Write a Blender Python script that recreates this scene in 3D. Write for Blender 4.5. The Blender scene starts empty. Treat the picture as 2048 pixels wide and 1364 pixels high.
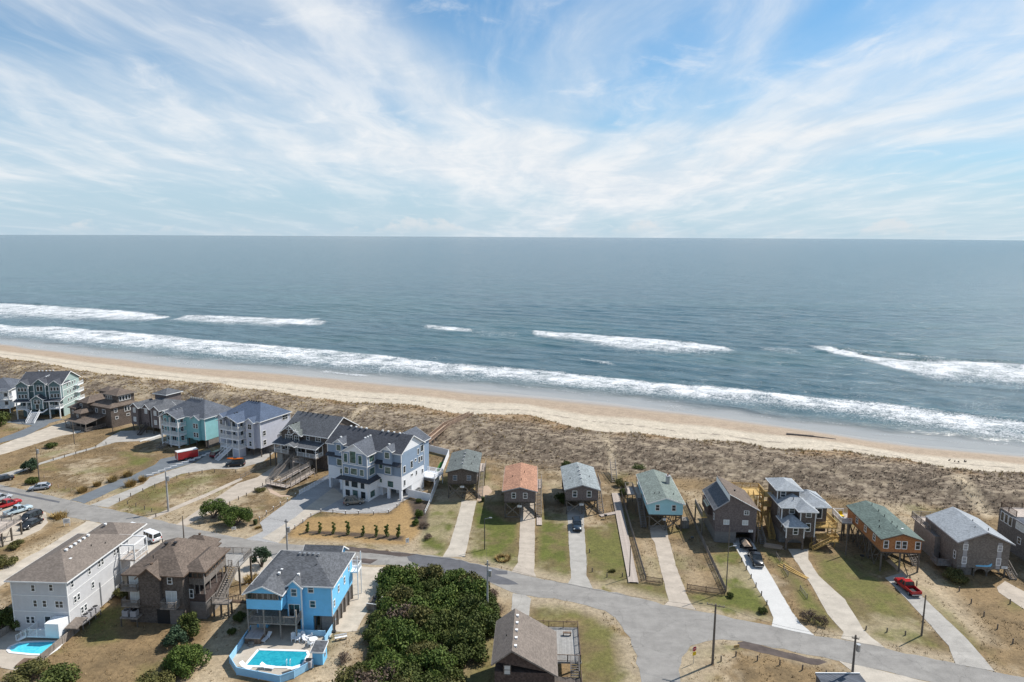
import bpy, bmesh, math, random
import numpy as np
from mathutils import Vector, Matrix
random.seed(7)
S = bpy.context.scene
C = S.collection
# ---------------------------------------------------------------- camera, sky, sun, exposure
CAM_H, FPX = 60.0, 1365.0
PITCH, ROLL = math.radians(8.8), math.radians(0.31)
cam = bpy.data.cameras.new('camera'); cam.sensor_width = 36.0; cam.lens = 36.0*FPX/2048.0
cam.clip_start = 1.0; cam.clip_end = 60000.0
camo = bpy.data.objects.new('camera', cam); C.objects.link(camo)
camo.matrix_world = Matrix.Translation((0, 0, CAM_H)) @ Matrix.Rotation(math.pi/2-PITCH, 4, 'X') @ Matrix.Rotation(ROLL, 4, 'Z')
S.camera = camo
S.render.engine = 'CYCLES'
S.view_settings.view_transform = 'Standard'; S.view_settings.look = 'None'
S.view_settings.gamma = 1.0; S.view_settings.use_curve_mapping = False
S.view_settings.exposure = 0.3
SUN_EL, SUN_AZ = math.radians(49), math.radians(60)          # azimuth to the right of straight ahead (+Y)
sl = bpy.data.lights.new('sun', 'SUN'); sl.energy = 4.6; sl.angle = math.radians(0.53); sl.color = (1.0, 0.95, 0.88)
so = bpy.data.objects.new('sun', sl); C.objects.link(so)
sd = Vector((math.sin(SUN_AZ)*math.cos(SUN_EL), math.cos(SUN_AZ)*math.cos(SUN_EL), math.sin(SUN_EL)))
so.rotation_euler = sd.to_track_quat('Z', 'Y').to_euler(); so.location = (150, 100, 150)

def ray(px, py):
    u = (px-1024)/FPX; v = -(py-682)/FPX
    a = u*math.cos(ROLL)-v*math.sin(ROLL); b = u*math.sin(ROLL)+v*math.cos(ROLL)
    return (a, b*math.sin(PITCH)+math.cos(PITCH), b*math.cos(PITCH)-math.sin(PITCH))
def G(px, py, z=0.0):
    """place surveyed from the photograph: the point at height z on that line of sight"""
    d = ray(px, py); t = (z-CAM_H)/d[2]
    return Vector((d[0]*t, d[1]*t, z))

class NT:
    """tiny node helper"""
    def __init__(s, tree): s.t = tree; s.n = tree.nodes; s.l = tree.links
    def new(s, typ, **kw):
        n = s.n.new(typ)
        for k, v in kw.items():
            if k.startswith('i_'):
                k = k[2:]; k = int(k) if k.isdigit() else k.replace('_', ' ')
                n.inputs[k].default_value = v
            else: setattr(n, k, v)
        return n
    def link(s, a, b): s.l.new(a, b)
    def math(s, op, a, b=None, c=None, clamp=False):
        n = s.n.new('ShaderNodeMath'); n.operation = op; n.use_clamp = clamp
        for i, v in enumerate((a, b, c)):
            if v is None: continue
            if hasattr(v, 'is_linked'): s.l.new(v, n.inputs[i])
            else: n.inputs[i].default_value = v
        return n.outputs[0]
    def vmath(s, op, a, b=None):
        n = s.n.new('ShaderNodeVectorMath'); n.operation = op
        for i, v in enumerate((a, b)):
            if v is None: continue
            if hasattr(v, 'is_linked'): s.l.new(v, n.inputs[i])
            else: n.inputs[i].default_value = v
        return n.outputs['Value'] if op in ('DOT_PRODUCT', 'LENGTH') else n.outputs[0]
    def mix(s, f, a, b, mode='MIX'):
        n = s.n.new('ShaderNodeMix'); n.data_type = 'RGBA'; n.blend_type = mode
        for i, v in ((0, f), (6, a), (7, b)):
            if hasattr(v, 'is_linked'): s.l.new(v, n.inputs[i])
            else: n.inputs[i].default_value = v if i == 0 else (tuple(v)+(1,))[:4]
        return n.outputs[2]
    def noise(s, vec=None, scale=5, detail=3, rough=.5, dist=0, out=0):
        n = s.n.new('ShaderNodeTexNoise'); n.inputs['Scale'].default_value = scale; n.inputs['Detail'].default_value = detail
        n.inputs['Roughness'].default_value = rough; n.inputs['Distortion'].default_value = dist
        if vec is not None: s.l.new(vec, n.inputs['Vector'])
        return n.outputs[out]
    def ramp(s, v, lo, hi, a=0., b=1.):
        n = s.n.new('ShaderNodeMapRange'); n.interpolation_type = 'SMOOTHSTEP'
        n.inputs[1].default_value = lo; n.inputs[2].default_value = hi; n.inputs[3].default_value = a; n.inputs[4].default_value = b
        s.l.new(v, n.inputs[0]); return n.outputs[0]
    def mapping(s, vec, scale=(1, 1, 1), rot=(0, 0, 0), loc=(0, 0, 0)):
        n = s.n.new('ShaderNodeMapping'); n.inputs['Scale'].default_value = scale; n.inputs['Rotation'].default_value = rot
        n.inputs['Location'].default_value = loc; s.l.new(vec, n.inputs['Vector']); return n.outputs[0]

# world: clear-day sky with a deck of cirrus streaks and a line of small cumulus far out at sea
W = bpy.data.worlds.new('World'); S.world = W; W.use_nodes = True
N = NT(W.node_tree)
for n in list(N.n): N.n.remove(n)
sky = N.new('ShaderNodeTexSky', sky_type='NISHITA', sun_disc=False, sun_elevation=SUN_EL, sun_rotation=SUN_AZ)
sky.altitude = 0; sky.air_density = 1.0; sky.dust_density = 0.6; sky.ozone_density = 2.5
tc = N.new('ShaderNodeTexCoord').outputs['Generated']
sep = N.new('ShaderNodeSeparateXYZ'); N.link(tc, sep.inputs[0]); dx, dy, dz = sep.outputs
KZ = 0.09
def skyp(px, py):
    d = Vector(ray(px, py)).normalized(); k = max(d.z, 0)+KZ
    return Vector((d.x/k, d.y/k))
den = N.math('ADD', N.math('MAXIMUM', dz, 0.0), KZ)
cmb = N.new('ShaderNodeCombineXYZ'); N.link(N.math('DIVIDE', dx, den), cmb.inputs[0]); N.link(N.math('DIVIDE', dy, den), cmb.inputs[1])
P0 = cmb.outputs[0]
warp = N.vmath('SCALE', N.vmath('SUBTRACT', N.noise(P0, .5, 3, .5, 0, 1), (.5, .5, .5)))
warp.node.inputs['Scale'].default_value = 0.9
PW = N.vmath('ADD', P0, warp)
def streak(p0, p1, w, amp):
    """a straight cirrus band through two sky directions"""
    a, b = skyp(*p0), skyp(*p1); t = (b-a).normalized(); n = Vector((-t.y, t.x)); c = n.dot(a)
    d = N.math('SUBTRACT', N.vmath('DOT_PRODUCT', PW, (n.x, n.y, 0)), c)
    q = N.math('DIVIDE', d, w)
    return N.math('MULTIPLY', N.math('EXPONENT', N.math('MULTIPLY', N.math('MULTIPLY', q, q), -1.0)), amp)
bands = None
for a in [((570, 0), (1000, 262), .27, .9), ((200, 10), (640, 215), .30, .62), ((1190, 130), (1090, 250), .22, .5),
          ((1960, 70), (1420, 290), .45, .62), ((2048, 190), (1500, 330), .6, .7), ((1560, 10), (1330, 240), .16, .3), ((0, 150), (500, 235), .5, .5), ((0, 270), (900, 330), .9, .35),
          ((200, 345), (1500, 375), 1.2, .42), ((700, 300), (1300, 275), .25, .3)]:
    s_ = streak(*a); bands = s_ if bands is None else N.math('ADD', bands, s_)
rotz = math.radians(7)
fib = N.noise(N.mapping(PW, (1.9, .42, 1), (0, 0, rotz)), 1.4, 6, .58, .25)
puf = N.noise(N.mapping(P0, (1, .8, 1), loc=(3.1, 1.7, 0)), 2.6, 6, .6, .9)
veil = N.noise(N.mapping(P0, (.5, .22, 1), (0, 0, -.25)), 1.0, 3, .5, .5)
cov = N.math('MULTIPLY', bands, N.ramp(fib, .22, .70, .48, 1.08))
cov = N.math('ADD', cov, N.math('MULTIPLY', N.ramp(fib, .46, .74), .34))
cov = N.math('ADD', cov, N.math('MULTIPLY', N.ramp(veil, .40, .72), .26))
cov = N.math('ADD', cov, N.math('MULTIPLY', N.ramp(puf, .54, .80), .38))
cov = N.math('MULTIPLY', cov, N.ramp(dz, .0, .10, .42, 1.0))
cov = N.math('MULTIPLY', N.math('SUBTRACT', 1.0, N.math('EXPONENT', N.math('MULTIPLY', cov, -1.45))), 1.08, None, True)
# cumulus line
az = N.math('ARCTAN2', dx, dy)
el = N.math('ARCSINE', dz)
cv = N.new('ShaderNodeCombineXYZ'); N.link(az, cv.inputs[0]); N.link(N.math('MULTIPLY', el, 1.6), cv.inputs[1])
big = N.noise(N.mapping(cv.outputs[0], (1, 0, 0), loc=(.37, 0, 0)), 6.5, 2, .5)
lump = N.noise(cv.outputs[0], 48, 4, .55)
top = N.math('MULTIPLY', N.ramp(big, .40, .66), .026)
hgt = N.math('ADD', N.math('SUBTRACT', top, el), N.math('MULTIPLY', N.math('SUBTRACT', lump, .5), .034))
cum = N.math('MULTIPLY', N.ramp(hgt, .0, .009), N.math('MULTIPLY', N.ramp(el, .0, .014, .12, .62), N.ramp(lump, .3, .62, .45, 1.)))
CLOUD = N.mix(N.ramp(N.math('ADD', N.math('MULTIPLY', fib, .6), N.math('MULTIPLY', puf, .5)), .38, .70), (5.7, 6.35, 7.0), (7.2, 7.4, 7.6))
hz = N.ramp(dz, .0, .24, 1.0, 0.0)
tint = N.mix(1.0, sky.outputs[0], (.36, .80, 1.0), 'MULTIPLY')
base = N.mix(N.math('MULTIPLY', hz, .85), tint, (4.5, 5.6, 6.6))
col = N.mix(cov, base, CLOUD)
col = N.mix(cum, col, (6.2, 6.4, 6.6))
bg = N.new('ShaderNodeBackground'); bg.inputs[1].default_value = 0.10
N.link(col, bg.inputs[0])
wo = N.new('ShaderNodeOutputWorld'); N.link(bg.outputs[0], wo.inputs[0])

# ---------------------------------------------------------------- materials
MATS = {}
def new_mat(name):
    m = bpy.data.materials.new(name); m.use_nodes = True
    t = NT(m.node_tree); b = t.n['Principled BSDF']; b.inputs['Specular IOR Level'].default_value = .3
    MATS[name] = m
    return m, t, b
def bump(t, b, h, strength=.3, dist=.05):
    n = t.n.new('ShaderNodeBump'); n.inputs['Strength'].default_value = strength; n.inputs['Distance'].default_value = dist
    t.link(h, n.inputs['Height']); t.link(n.outputs[0], b.inputs['Normal'])
def vnoise(x, y, seed=0):
    xi = np.floor(x).astype(np.int64); yi = np.floor(y).astype(np.int64); fx = x-xi; fy = y-yi
    fx = fx*fx*(3-2*fx); fy = fy*fy*(3-2*fy)
    def h(a, b):
        n = (a*374761393+b*668265263+seed*974634777) & 0x7fffffff
        n = ((n ^ (n >> 13))*1274126177) & 0x7fffffff
        return ((n ^ (n >> 16)) & 0xffff)/65535.0
    return (h(xi, yi)*(1-fx)+h(xi+1, yi)*fx)*(1-fy)+(h(xi, yi+1)*(1-fx)+h(xi+1, yi+1)*fx)*fy
def fbm(x, y, sc, oct=4, seed=0, rough=.5):
    s = 0; a = 1; tot = 0
    for i in range(oct):
        s = s+a*vnoise(x/sc*(2**i), y/sc*(2**i), seed+i*17); tot += a; a *= rough
    return s/tot
def sstep(v, lo, hi):
    t = np.clip((v-lo)/(hi-lo), 0, 1); return t*t*(3-2*t)
def coords(*segs):
    out = [segs[0][0]]
    for a, b, st in segs:
        n = max(1, int(round((b-a)/st))); out += list(np.linspace(a, b, n+1)[1:])
    return np.array(out)
def grid_mesh(name, xs, ys, Zf, cols, extra=None):
    X, Y = np.meshgrid(xs, ys); nx, ny = len(xs), len(ys)
    Zv = Zf(X, Y)
    me = bpy.data.meshes.new(name)
    co = np.stack([X, Y, Zv], -1).reshape(-1, 3).astype(np.float32)
    i = np.arange(nx*ny).reshape(ny, nx)
    f = np.stack([i[:-1, :-1], i[:-1, 1:], i[1:, 1:], i[1:, :-1]], -1).reshape(-1, 4)
    me.vertices.add(len(co)); me.vertices.foreach_set('co', co.ravel())
    me.loops.add(f.size); me.loops.foreach_set('vertex_index', f.ravel().astype(np.int32))
    me.polygons.add(len(f)); me.polygons.foreach_set('loop_start', (np.arange(len(f))*4).astype(np.int32))
    me.polygons.foreach_set('loop_total', np.full(len(f), 4, np.int32))
    me.polygons.foreach_set('use_smooth', np.ones(len(f), bool))
    me.update()
    for nm, c in cols(X, Y, Zv).items():
        a = me.color_attributes.new(nm, 'FLOAT_COLOR', 'POINT'); a.data.foreach_set('color', c.reshape(-1, 4).astype(np.float32).ravel())
    return me
def in_poly(X, Y, poly):
    ins = np.zeros(X.shape, bool); n = len(poly)
    for k in range(n):
        x0, y0 = poly[k][0], poly[k][1]; x1, y1 = poly[(k+1) % n][0], poly[(k+1) % n][1]
        if y0 == y1: continue
        c = ((y0 > Y) != (y1 > Y)) & (X < (x1-x0)*(Y-y0)/(y1-y0)+x0); ins ^= c
    return ins
def soft_poly(X, Y, poly, w):
    """1 inside, fading over w metres across the edge"""
    d = np.full(X.shape, 1e9); n = len(poly)
    xs = [p[0] for p in poly]; ys = [p[1] for p in poly]
    sel = (X > min(xs)-w) & (X < max(xs)+w) & (Y > min(ys)-w) & (Y < max(ys)+w)
    out = np.zeros(X.shape)
    if not sel.any(): return out
    x, y = X[sel], Y[sel]; dd = np.full(x.shape, 1e9)
    for k in range(n):
        x0, y0 = poly[k][0], poly[k][1]; x1, y1 = poly[(k+1) % n][0], poly[(k+1) % n][1]
        L = (x1-x0)**2+(y1-y0)**2+1e-9; t = np.clip(((x-x0)*(x1-x0)+(y-y0)*(y1-y0))/L, 0, 1)
        dd = np.minimum(dd, np.hypot(x-x0-t*(x1-x0), y-y0-t*(y1-y0)))
    ins = in_poly(x, y, poly); sd = np.where(ins, dd, -dd)
    out[sel] = np.clip(sd/w*.5+.5, 0, 1); return out
def line_y(pts, z):
    w = sorted([tuple(G(px, py, z))[:2] for px, py in pts]); xs = np.array([p[0] for p in w]); ys = np.array([p[1] for p in w])
    sl = (ys[-1]-ys[0])/(xs[-1]-xs[0])
    xs = np.concatenate([[xs[0]-3000], xs, [xs[-1]+3000]]); ys = np.concatenate([[ys[0]-3000*sl], ys, [ys[-1]+3000*sl]])
    return lambda x: np.interp(x, xs, ys)
SEA = -2.5
y_toe = line_y([(0, 716), (100, 733), (200, 750), (330, 764), (450, 775), (560, 790), (700, 808), (830, 816), (940, 836), (1060, 834), (1130, 852), (1210, 866),
                (1290, 870), (1400, 888), (1480, 890), (1560, 904), (1680, 906), (1800, 922), (1900, 944), (2048, 950)], 2.0)
y_wat = line_y([(0, 687), (200, 711), (400, 733), (600, 750), (800, 768), (1024, 787), (1224, 806), (1424, 832), (1624, 860), (1824, 888), (2048, 908)], SEA)
y_back = line_y([(0, 760), (150, 790), (330, 800), (560, 850), (700, 880), (900, 905), (1100, 935), (1300, 950), (1500, 965), (1700, 1000), (1850, 1010), (2048, 1040)], 0.0)
def terrain(X, Y):
    yt, yw, yb = y_toe(X), y_wat(X), y_back(X)
    z = np.zeros(X.shape)
    t = (Y-yb)/(yt-yb)
    hump = sstep(t, 0, .55)*(1-sstep(t, .93, 1.12))
    n1 = fbm(X, Y, 22, 4, 3); n2 = fbm(X+.6*Y, Y, 9, 3, 11)
    z += hump*(1.0+2.6*n1+1.3*n2)
    b = np.clip((Y-yt)/(yw-yt), 0, 1.6)
    z += np.where(t > .93, sstep(t, .93, 1.1)*1.6 - (1.6-SEA)*b*np.clip(b, 0, 1)**.15, 0)
    return z
# ---------------------------------------------------------------- ground sheet
def PX(pts, z=0.0): return [G(a, b, z) for a, b in pts]
ROAD = [(-60, 956), (0, 969), (141, 1001), (294, 1035), (382, 1055), (490, 1078), (580, 1088), (704, 1094), (820, 1107), (900, 1115), (970, 1132), (1023, 1143), (1072, 1155),
        (1136, 1167), (1185, 1177), (1249, 1189), (1327, 1209), (1393, 1221), (1543, 1252), (1629, 1271), (1680, 1278), (1766, 1295), (1809, 1306), (2048, 1356), (2300, 1410),
        (2300, 1490), (1870, 1366), (1806, 1351), (1669, 1320), (1567, 1299), (1485, 1283), (1444, 1278), (1411, 1281), (1383, 1291), (1364, 1314), (1358, 1339), (1360, 1364), (1370, 1500),
        (1290, 1500), (1281, 1364), (1270, 1300), (1259, 1275), (1229, 1236), (1208, 1222), (1173, 1211), (1113, 1197), (1078, 1195), (1023, 1185), (978, 1165), (905, 1152), (837, 1134),
        (786, 1131), (704, 1128), (600, 1122), (480, 1113), (401, 1098), (328, 1080), (205, 1047), (98, 1026), (57, 1016), (0, 1003), (-60, 990)]
GREEN = [([(868, 1003), (928, 1000), (886, 1112), (836, 1107), (850, 1035)], 1.), ([(952, 1005), (1008, 1040), (1033, 1045), (1033, 1142), (935, 1118)], .95),
         ([(1083, 1020), (1135, 1030), (1140, 1166), (1071, 1153)], .85), ([(1165, 1060), (1236, 1040), (1264, 1160), (1332, 1205), (1186, 1176)], .7),
         ([(1425, 1110), (1482, 1100), (1545, 1240), (1380, 1214), (1375, 1190), (1452, 1185)], .85), ([(1525, 1098), (1570, 1125), (1684, 1262), (1612, 1240), (1590, 1180)], .75),
         ([(1625, 1100), (1690, 1118), (1775, 1170), (1893, 1300), (1740, 1282), (1660, 1180)], .65), ([(1838, 1172), (1862, 1182), (1962, 1295), (1945, 1300)], .7),
         ([(1078, 1197), (1180, 1215), (1262, 1292), (1275, 1400), (1150, 1400), (1160, 1240), (1060, 1232)], .62), ([(1365, 1310), (1385, 1292), (1480, 1286), (1480, 1296), (1400, 1310), (1375, 1364)], .8),
         ([(226, 1010), (330, 1015), (340, 1024), (300, 1033)], .6), ([(230, 1008), (420, 940), (470, 945), (300, 1010)], .35), ([(255, 910), (310, 915), (300, 935), (258, 930)], .7),
         ([(380, 1060), (470, 1075), (440, 1040)], .5), ([(910, 1364), (985, 1200), (1000, 1364)], .4), ([(170, 1225), (250, 1210), (240, 1280), (180, 1290)], .6),
         ([(1270, 1165), (1330, 1172), (1335, 1200), (1280, 1195)], 1.), ([(580, 1075), (640, 1082), (810, 1090), (840, 1106), (640, 1092)], .35)]
GOLD = [(622, 1035), (700, 1031), (780, 1029), (808, 1005), (842, 1010), (850, 1040), (838, 1068), (812, 1090), (640, 1086), (576, 1078), (590, 1055)]
MULCH = [[(608, 1061), (700, 1064), (808, 1072), (806, 1082), (700, 1073), (608, 1067)], [(815, 1000), (860, 1003), (853, 1062), (838, 1058), (828, 1035)],
         [(600, 1004), (655, 975), (657, 980), (600, 1012), (530, 1045), (526, 1040)]]
SANDP = [([(440, 1200), (498, 1178), (497, 1262), (455, 1400), (330, 1400), (420, 1280)], .8), ([(768, 1150), (690, 1400), (560, 1400), (660, 1300), (678, 1240), (738, 1242)], .95),
         ([(1780, 1150), (1850, 1130), (1905, 1180), (2000, 1290), (1955, 1285)], .8), ([(1275, 1080), (1300, 1075), (1335, 1168), (1285, 1160)], .65), ([(1335, 1090), (1370, 1080), (1430, 1180), (1370, 1180)], .35),
         ([(175, 1040), (205, 1047), (120, 1110), (0, 1175), (-40, 1180), (-40, 1140)], .9), ([(-40, 995), (57, 1014), (98, 1028), (98, 1045), (80, 1062), (20, 1090), (-40, 1105)], .95),
         ([(280, 1064), (365, 1085), (355, 1100), (270, 1130), (250, 1120)], .9), ([(960, 960), (990, 965), (1000, 1000), (960, 1000)], .6), ([(1390, 980), (1425, 990), (1400, 1060), (1370, 1010)], .5),
         ([(470, 1115), (530, 1112), (510, 1150), (470, 1160)], .85), ([(960, 1165), (1025, 1185), (1010, 1215), (950, 1330), (900, 1400), (880, 1400)], .35), ([(1085, 960), (1130, 960), (1130, 1010), (1085, 1000)], .5),
         ([(0, 780), (120, 760), (330, 790), (450, 800), (360, 850), (100, 860)], .3), ([(1020, 1185), (1075, 1196), (1055, 1230), (1020, 1230)], .6), ([(760, 1125), (840, 1136), (910, 1155), (890, 1165), (770, 1150)], .9),
         ([(1560, 990), (1640, 1000), (1700, 1090), (1660, 1100), (1580, 1060)], .3), ([(1395, 1000), (1420, 1000), (1430, 1100), (1400, 1090)], .3)]
TAN, TAN2, GRN, GLD, SND, MUL, SCR = map(np.array, ([.225, .155, .080], [.15, .105, .055], [.100, .110, .023], [.30, .195, .085], [.41, .33, .225], [.05, .039, .035], [.135, .102, .072]))
DRY, WET, WET2 = map(np.array, ([.46, .40, .315], [.335, .26, .19], [.30, .275, .25]))
DPATH = [[(1206, 872), (1213, 868), (1222, 885), (1229, 905), (1234, 930), (1222, 930), (1218, 905)], [(684, 850), (700, 836), (738, 817), (748, 817), (720, 834), (694, 852)], [(1905, 958), (1925, 955), (1960, 985), (1990, 1010), (1975, 1015), (1935, 985)]]
def ground_cols(X, Y, Z):
    n_big = fbm(X, Y, 14, 4, 21); n_mid = fbm(X, Y, 3.2, 4, 5, .6); n_f = fbm(X, Y, 1.1, 2, 9)
    L = lambda a, b, t: a*(1-t[..., None])+b*t[..., None]
    base = L(np.broadcast_to(TAN, X.shape+(3,)), TAN2, sstep(n_mid*.6+n_big*.4, .38, .62))
    base = L(base, SND, sstep(n_big+.25*n_f, .68, .86)*.7)
    base = L(base, GRN*1.1, sstep(fbm(X, Y, 7, 4, 77), .56, .74)*.45)
    for p, s in SANDP: base = L(base, SND, np.clip(soft_poly(X, Y, PX(p), 2.2)*1.2-.4*n_mid, 0, 1)*s)
    for p, s in GREEN:
        m = np.clip(soft_poly(X, Y, PX(p), 1.4)*1.5-.25, 0, 1)*s
        pat = .40+.8*sstep(n_mid*.7+n_big*.3, .62, .38)
        base = L(base, GRN*(1+.35*(n_f[..., None]-.5)), np.clip(m*pat, 0, 1))
    base = L(base, GLD*(.86+.28*n_mid[..., None]), soft_poly(X, Y, PX(GOLD), .6)*.95)
    for p in MULCH: base = L(base, MUL, soft_poly(X, Y, PX(p), .35)*(.75+.25*n_f))
    rd = soft_poly(X, Y, PX(ROAD), 4.5)          # sandy shoulders of the road
    base = L(base, SND*.8, np.clip((rd-.1)*3.5, 0, 1)*sstep(n_mid+.4*n_big, .42, .68)*.95)
    yt, yw, yb = y_toe(X), y_wat(X), y_back(X); t = (Y-yb)/(yt-yb)
    dn = sstep(t, -.12, .12)
    gap = sstep(fbm(X+.5*Y, Y*1.2, 4.0, 5, 41, .72)*.72+n_f*.25+.08*n_big, .54, .74)*.68
    dune = L(np.broadcast_to(SCR, X.shape+(3,)), SND*.86, np.clip(gap*.95, 0, 1))
    dune = L(dune, np.array([.30, .175, .07]), sstep(t, .62, .95)*sstep(fbm(X, Y, 12, 3, 61), .42, .6)*.55)
    left = sstep(-X, -20, 110)
    dune = L(dune, SND*.95, left*sstep(fbm(X, Y, 6, 5, 63, .65), .52, .62)*.75)
    base = L(base, dune, dn)
    for p in DPATH: base = L(base, SND*1.08, soft_poly(X, Y, PX(p, 2.4), 1.2))
    b = (Y-yt)/(yw-yt)
    dry = DRY*(.93+.14*n_mid[..., None])
    wr = sstep(np.abs(b-.26-.06*(n_big-.5)-.03*n_f), .03, .004)*sstep(n_f*.6+n_mid*.4, .42, .60)
    beach = L(dry, np.array([.10, .08, .07]), wr*.75)
    beach = L(beach, WET, sstep(b+.12*(fbm(X, Y, 30, 3, 81)-.5), .42, .56))
    beach = L(beach, WET2, sstep(b+.25*(fbm(X, Y, 40, 3, 83)-.5), .80, 1.0))
    base = L(base, beach, sstep(t+.12*(n_mid-.5), 1.0, 1.05))
    wet = sstep(b+.25*(fbm(X, Y, 40, 3, 83)-.5), .66, 1.0)*(t > 1)
    dz_ = (dn*(1-sstep(t, .99, 1.03)))
    z1 = np.zeros(X.shape); return {'Col': np.concatenate([base, wet[..., None]], -1), 'Zone': np.stack([dz_, left, z1, z1+1], -1)}
gx = coords((-6000, -900, 300), (-900, -330, 12), (-330, -125, 1.1), (-125, 112, .5), (112, 230, 1.1), (230, 900, 14), (900, 6000, 300))
gy = coords((-3000, -60, 120), (-60, 60, 6), (60, 190, .5), (190, 330, .9), (330, 420, 1.5), (420, 1500, 20))
gm = grid_mesh('ground', gx, gy, terrain, ground_cols)
m, t, b = new_mat('ground_cover')
at = t.new('ShaderNodeAttribute', attribute_name='Col')
obc = t.new('ShaderNodeTexCoord').outputs['Object']
f1 = t.noise(obc, 1.7, 5, .68); f2 = t.noise(obc, 9, 3, .6); f3 = t.noise(obc, .35, 4, .6)
k = t.math('MULTIPLY', t.ramp(f1, .2, .8, .68, 1.32), t.math('MULTIPLY', t.ramp(f2, .25, .75, .76, 1.24), t.ramp(f3, .25, .75, .88, 1.12)))
k = t.math('ADD', t.math('MULTIPLY', k, t.math('SUBTRACT', 1, at.outputs['Alpha'])), at.outputs['Alpha'])
cm = t.new('ShaderNodeVectorMath', operation='SCALE'); t.link(at.outputs['Color'], cm.inputs[0]); t.link(k, cm.inputs['Scale'])
zn = t.new('ShaderNodeAttribute', attribute_name='Zone'); zs = t.new('ShaderNodeSeparateColor'); t.link(zn.outputs['Color'], zs.inputs[0])
fk = t.noise(t.mapping(obc, (.75, 1.25, 1), (0, 0, .4)), .62, 7, .74, .6)
gc = t.mix(t.math('MULTIPLY', t.ramp(fk, .50, .60), t.math('MULTIPLY', zs.outputs[0], .6)), cm.outputs[0], (.43, .35, .255))
gc = t.mix(t.math('MULTIPLY', t.ramp(fk, .46, .36), t.math('MULTIPLY', zs.outputs[0], .6)), gc, (.085, .061, .043))
t.link(gc, b.inputs['Base Color'])
t.link(t.ramp(at.outputs['Alpha'], 0, 1, .95, .22), b.inputs['Roughness'])
bump(t, b, t.math('MULTIPLY', t.math('ADD', f1, f2), t.math('SUBTRACT', 1.0, at.outputs['Alpha'])), .5, .12)
gm.materials.append(m)
go = bpy.data.objects.new('ground', gm); C.objects.link(go); go['kind'] = 'structure'

# ---------------------------------------------------------------- sea
SLOPE = math.atan2(-.47, 1)                       # direction of the shore
ca, sa = math.cos(SLOPE), math.sin(SLOPE)
FOAM = [  # (pixel polyline, half widths in pixels, strength, breaker height)
    ([(-60, 612), (0, 616), (100, 623), (200, 628), (330, 636)], [8, 9, 9, 8, 4], 1., .55), ([(360, 634), (450, 638), (560, 643), (650, 646)], [4, 6, 6, 3], .95, .5),
    ([(-60, 652), (0, 657), (100, 663), (200, 671), (300, 681), (400, 690), (500, 699), (620, 709), (740, 722), (850, 733), (950, 741), (1024, 746), (1124, 755), (1224, 766), (1324, 776),
      (1424, 784), (1524, 793), (1624, 803), (1724, 817), (1824, 829), (1924, 843), (2048, 857), (2120, 866)], [6, 6, 8, 9, 10, 9, 11, 12, 13, 11, 11, 11, 12, 12, 11, 13, 13, 14, 17, 20, 22, 24, 24], 1., .45),
    ([(1066, 666), (1150, 673), (1230, 682), (1300, 687), (1400, 694), (1465, 699)], [4, 7, 12, 12, 9, 3], 1., .75), ([(1520, 697), (1565, 700), (1600, 703)], [3, 6, 3], .55, .0),
    ([(1625, 695), (1690, 706), (1780, 728), (1860, 736), (1960, 740), (2048, 743), (2130, 748)], [3, 13, 21, 18, 20, 22, 22], 1., 1.0),
    ([(850, 653), (900, 657), (945, 661)], [2, 3, 2], .9, .5), ([(940, 664), (990, 667), (1040, 668)], [4, 7, 4], .45, 0), ([(1160, 718), (1224, 727)], [2, 2], .7, .2),
    ([(598, 642), (640, 638)], [2, 3], .8, .6), ([(1690, 700), (1740, 704), (1900, 718)], [1.5, 2, 1.5], .7, 1.0), ([(640, 742), (740, 752)], [1.2, 1.5], .75, 0), ([(1624, 842), (1700, 850)], [2, 2], .5, 0),
    ([(1024, 770), (1100, 779), (1180, 790)], [1.2, 1.2, 1.], .6, 0), ([(1400, 812), (1500, 830), (1624, 846)], [1, 1.2, 1], .5, 0), ([(1750, 868), (1900, 884), (2048, 890)], [1.2, 1.2, 1.5], .55, 0)]
FL = []
for pts, hw, st, br in FOAM:
    w = [G(px, py, SEA) for px, py in pts]; h = [abs(G(px, py-a, SEA).y-G(px, py+a, SEA).y)/2 for (px, py), a in zip(pts, hw)]
    FL.append((np.array([p.x for p in w]), np.array([p.y for p in w]), np.array(h), st, br))
def foam_terms(X, Y):
    foam = np.zeros(X.shape); ridge = np.zeros(X.shape); wob = (fbm(X, Y, 16, 3, 90)-.5)
    for xs, ys, h, st, br in FL:
        yc = np.interp(X, xs, ys)+wob*4; hh = np.interp(X, xs, h); ends = sstep(X, xs[0]-4, xs[0]+3)*(1-sstep(X, xs[-1]-3, xs[-1]+4))
        d = (Y-yc)/hh
        prof = np.where(d > 0, 1-sstep(d, .75, 1.2), 1-sstep(-d, .1, 2.6)*.9)*(.72+.55*fbm(X, Y, 7, 3, 92))*(d > -2.7)
        foam = np.maximum(foam, prof*ends*st)
        if br: ridge = np.maximum(ridge, br*np.exp(-((Y-yc-hh*1.05)/1.6)**2)*ends*(.35+1.1*fbm(X, Y, 14, 2, 33)))
    return foam, ridge
def sea_z(X, Y):
    u = X*ca+Y*sa; v = -X*sa+Y*ca
    off = v-(-0*sa+y_wat(0*X)*ca)
    amp = sstep(Y-y_wat(X), 8, 60)
    fade = 1-sstep(Y, 500, 1100)
    ph = fbm(X, Y, 60, 3, 51)*9
    n = fbm(u*.35, v, 7, 4, 55)-.5
    w = .30*np.sin(v*.30+ph)+.14*np.sin(v*.71+ph*1.7+u*.04)+1.1*n
    foam, ridge = foam_terms(X, Y)
    return SEA+amp*fade*w*.75+ridge+foam*.12
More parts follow.
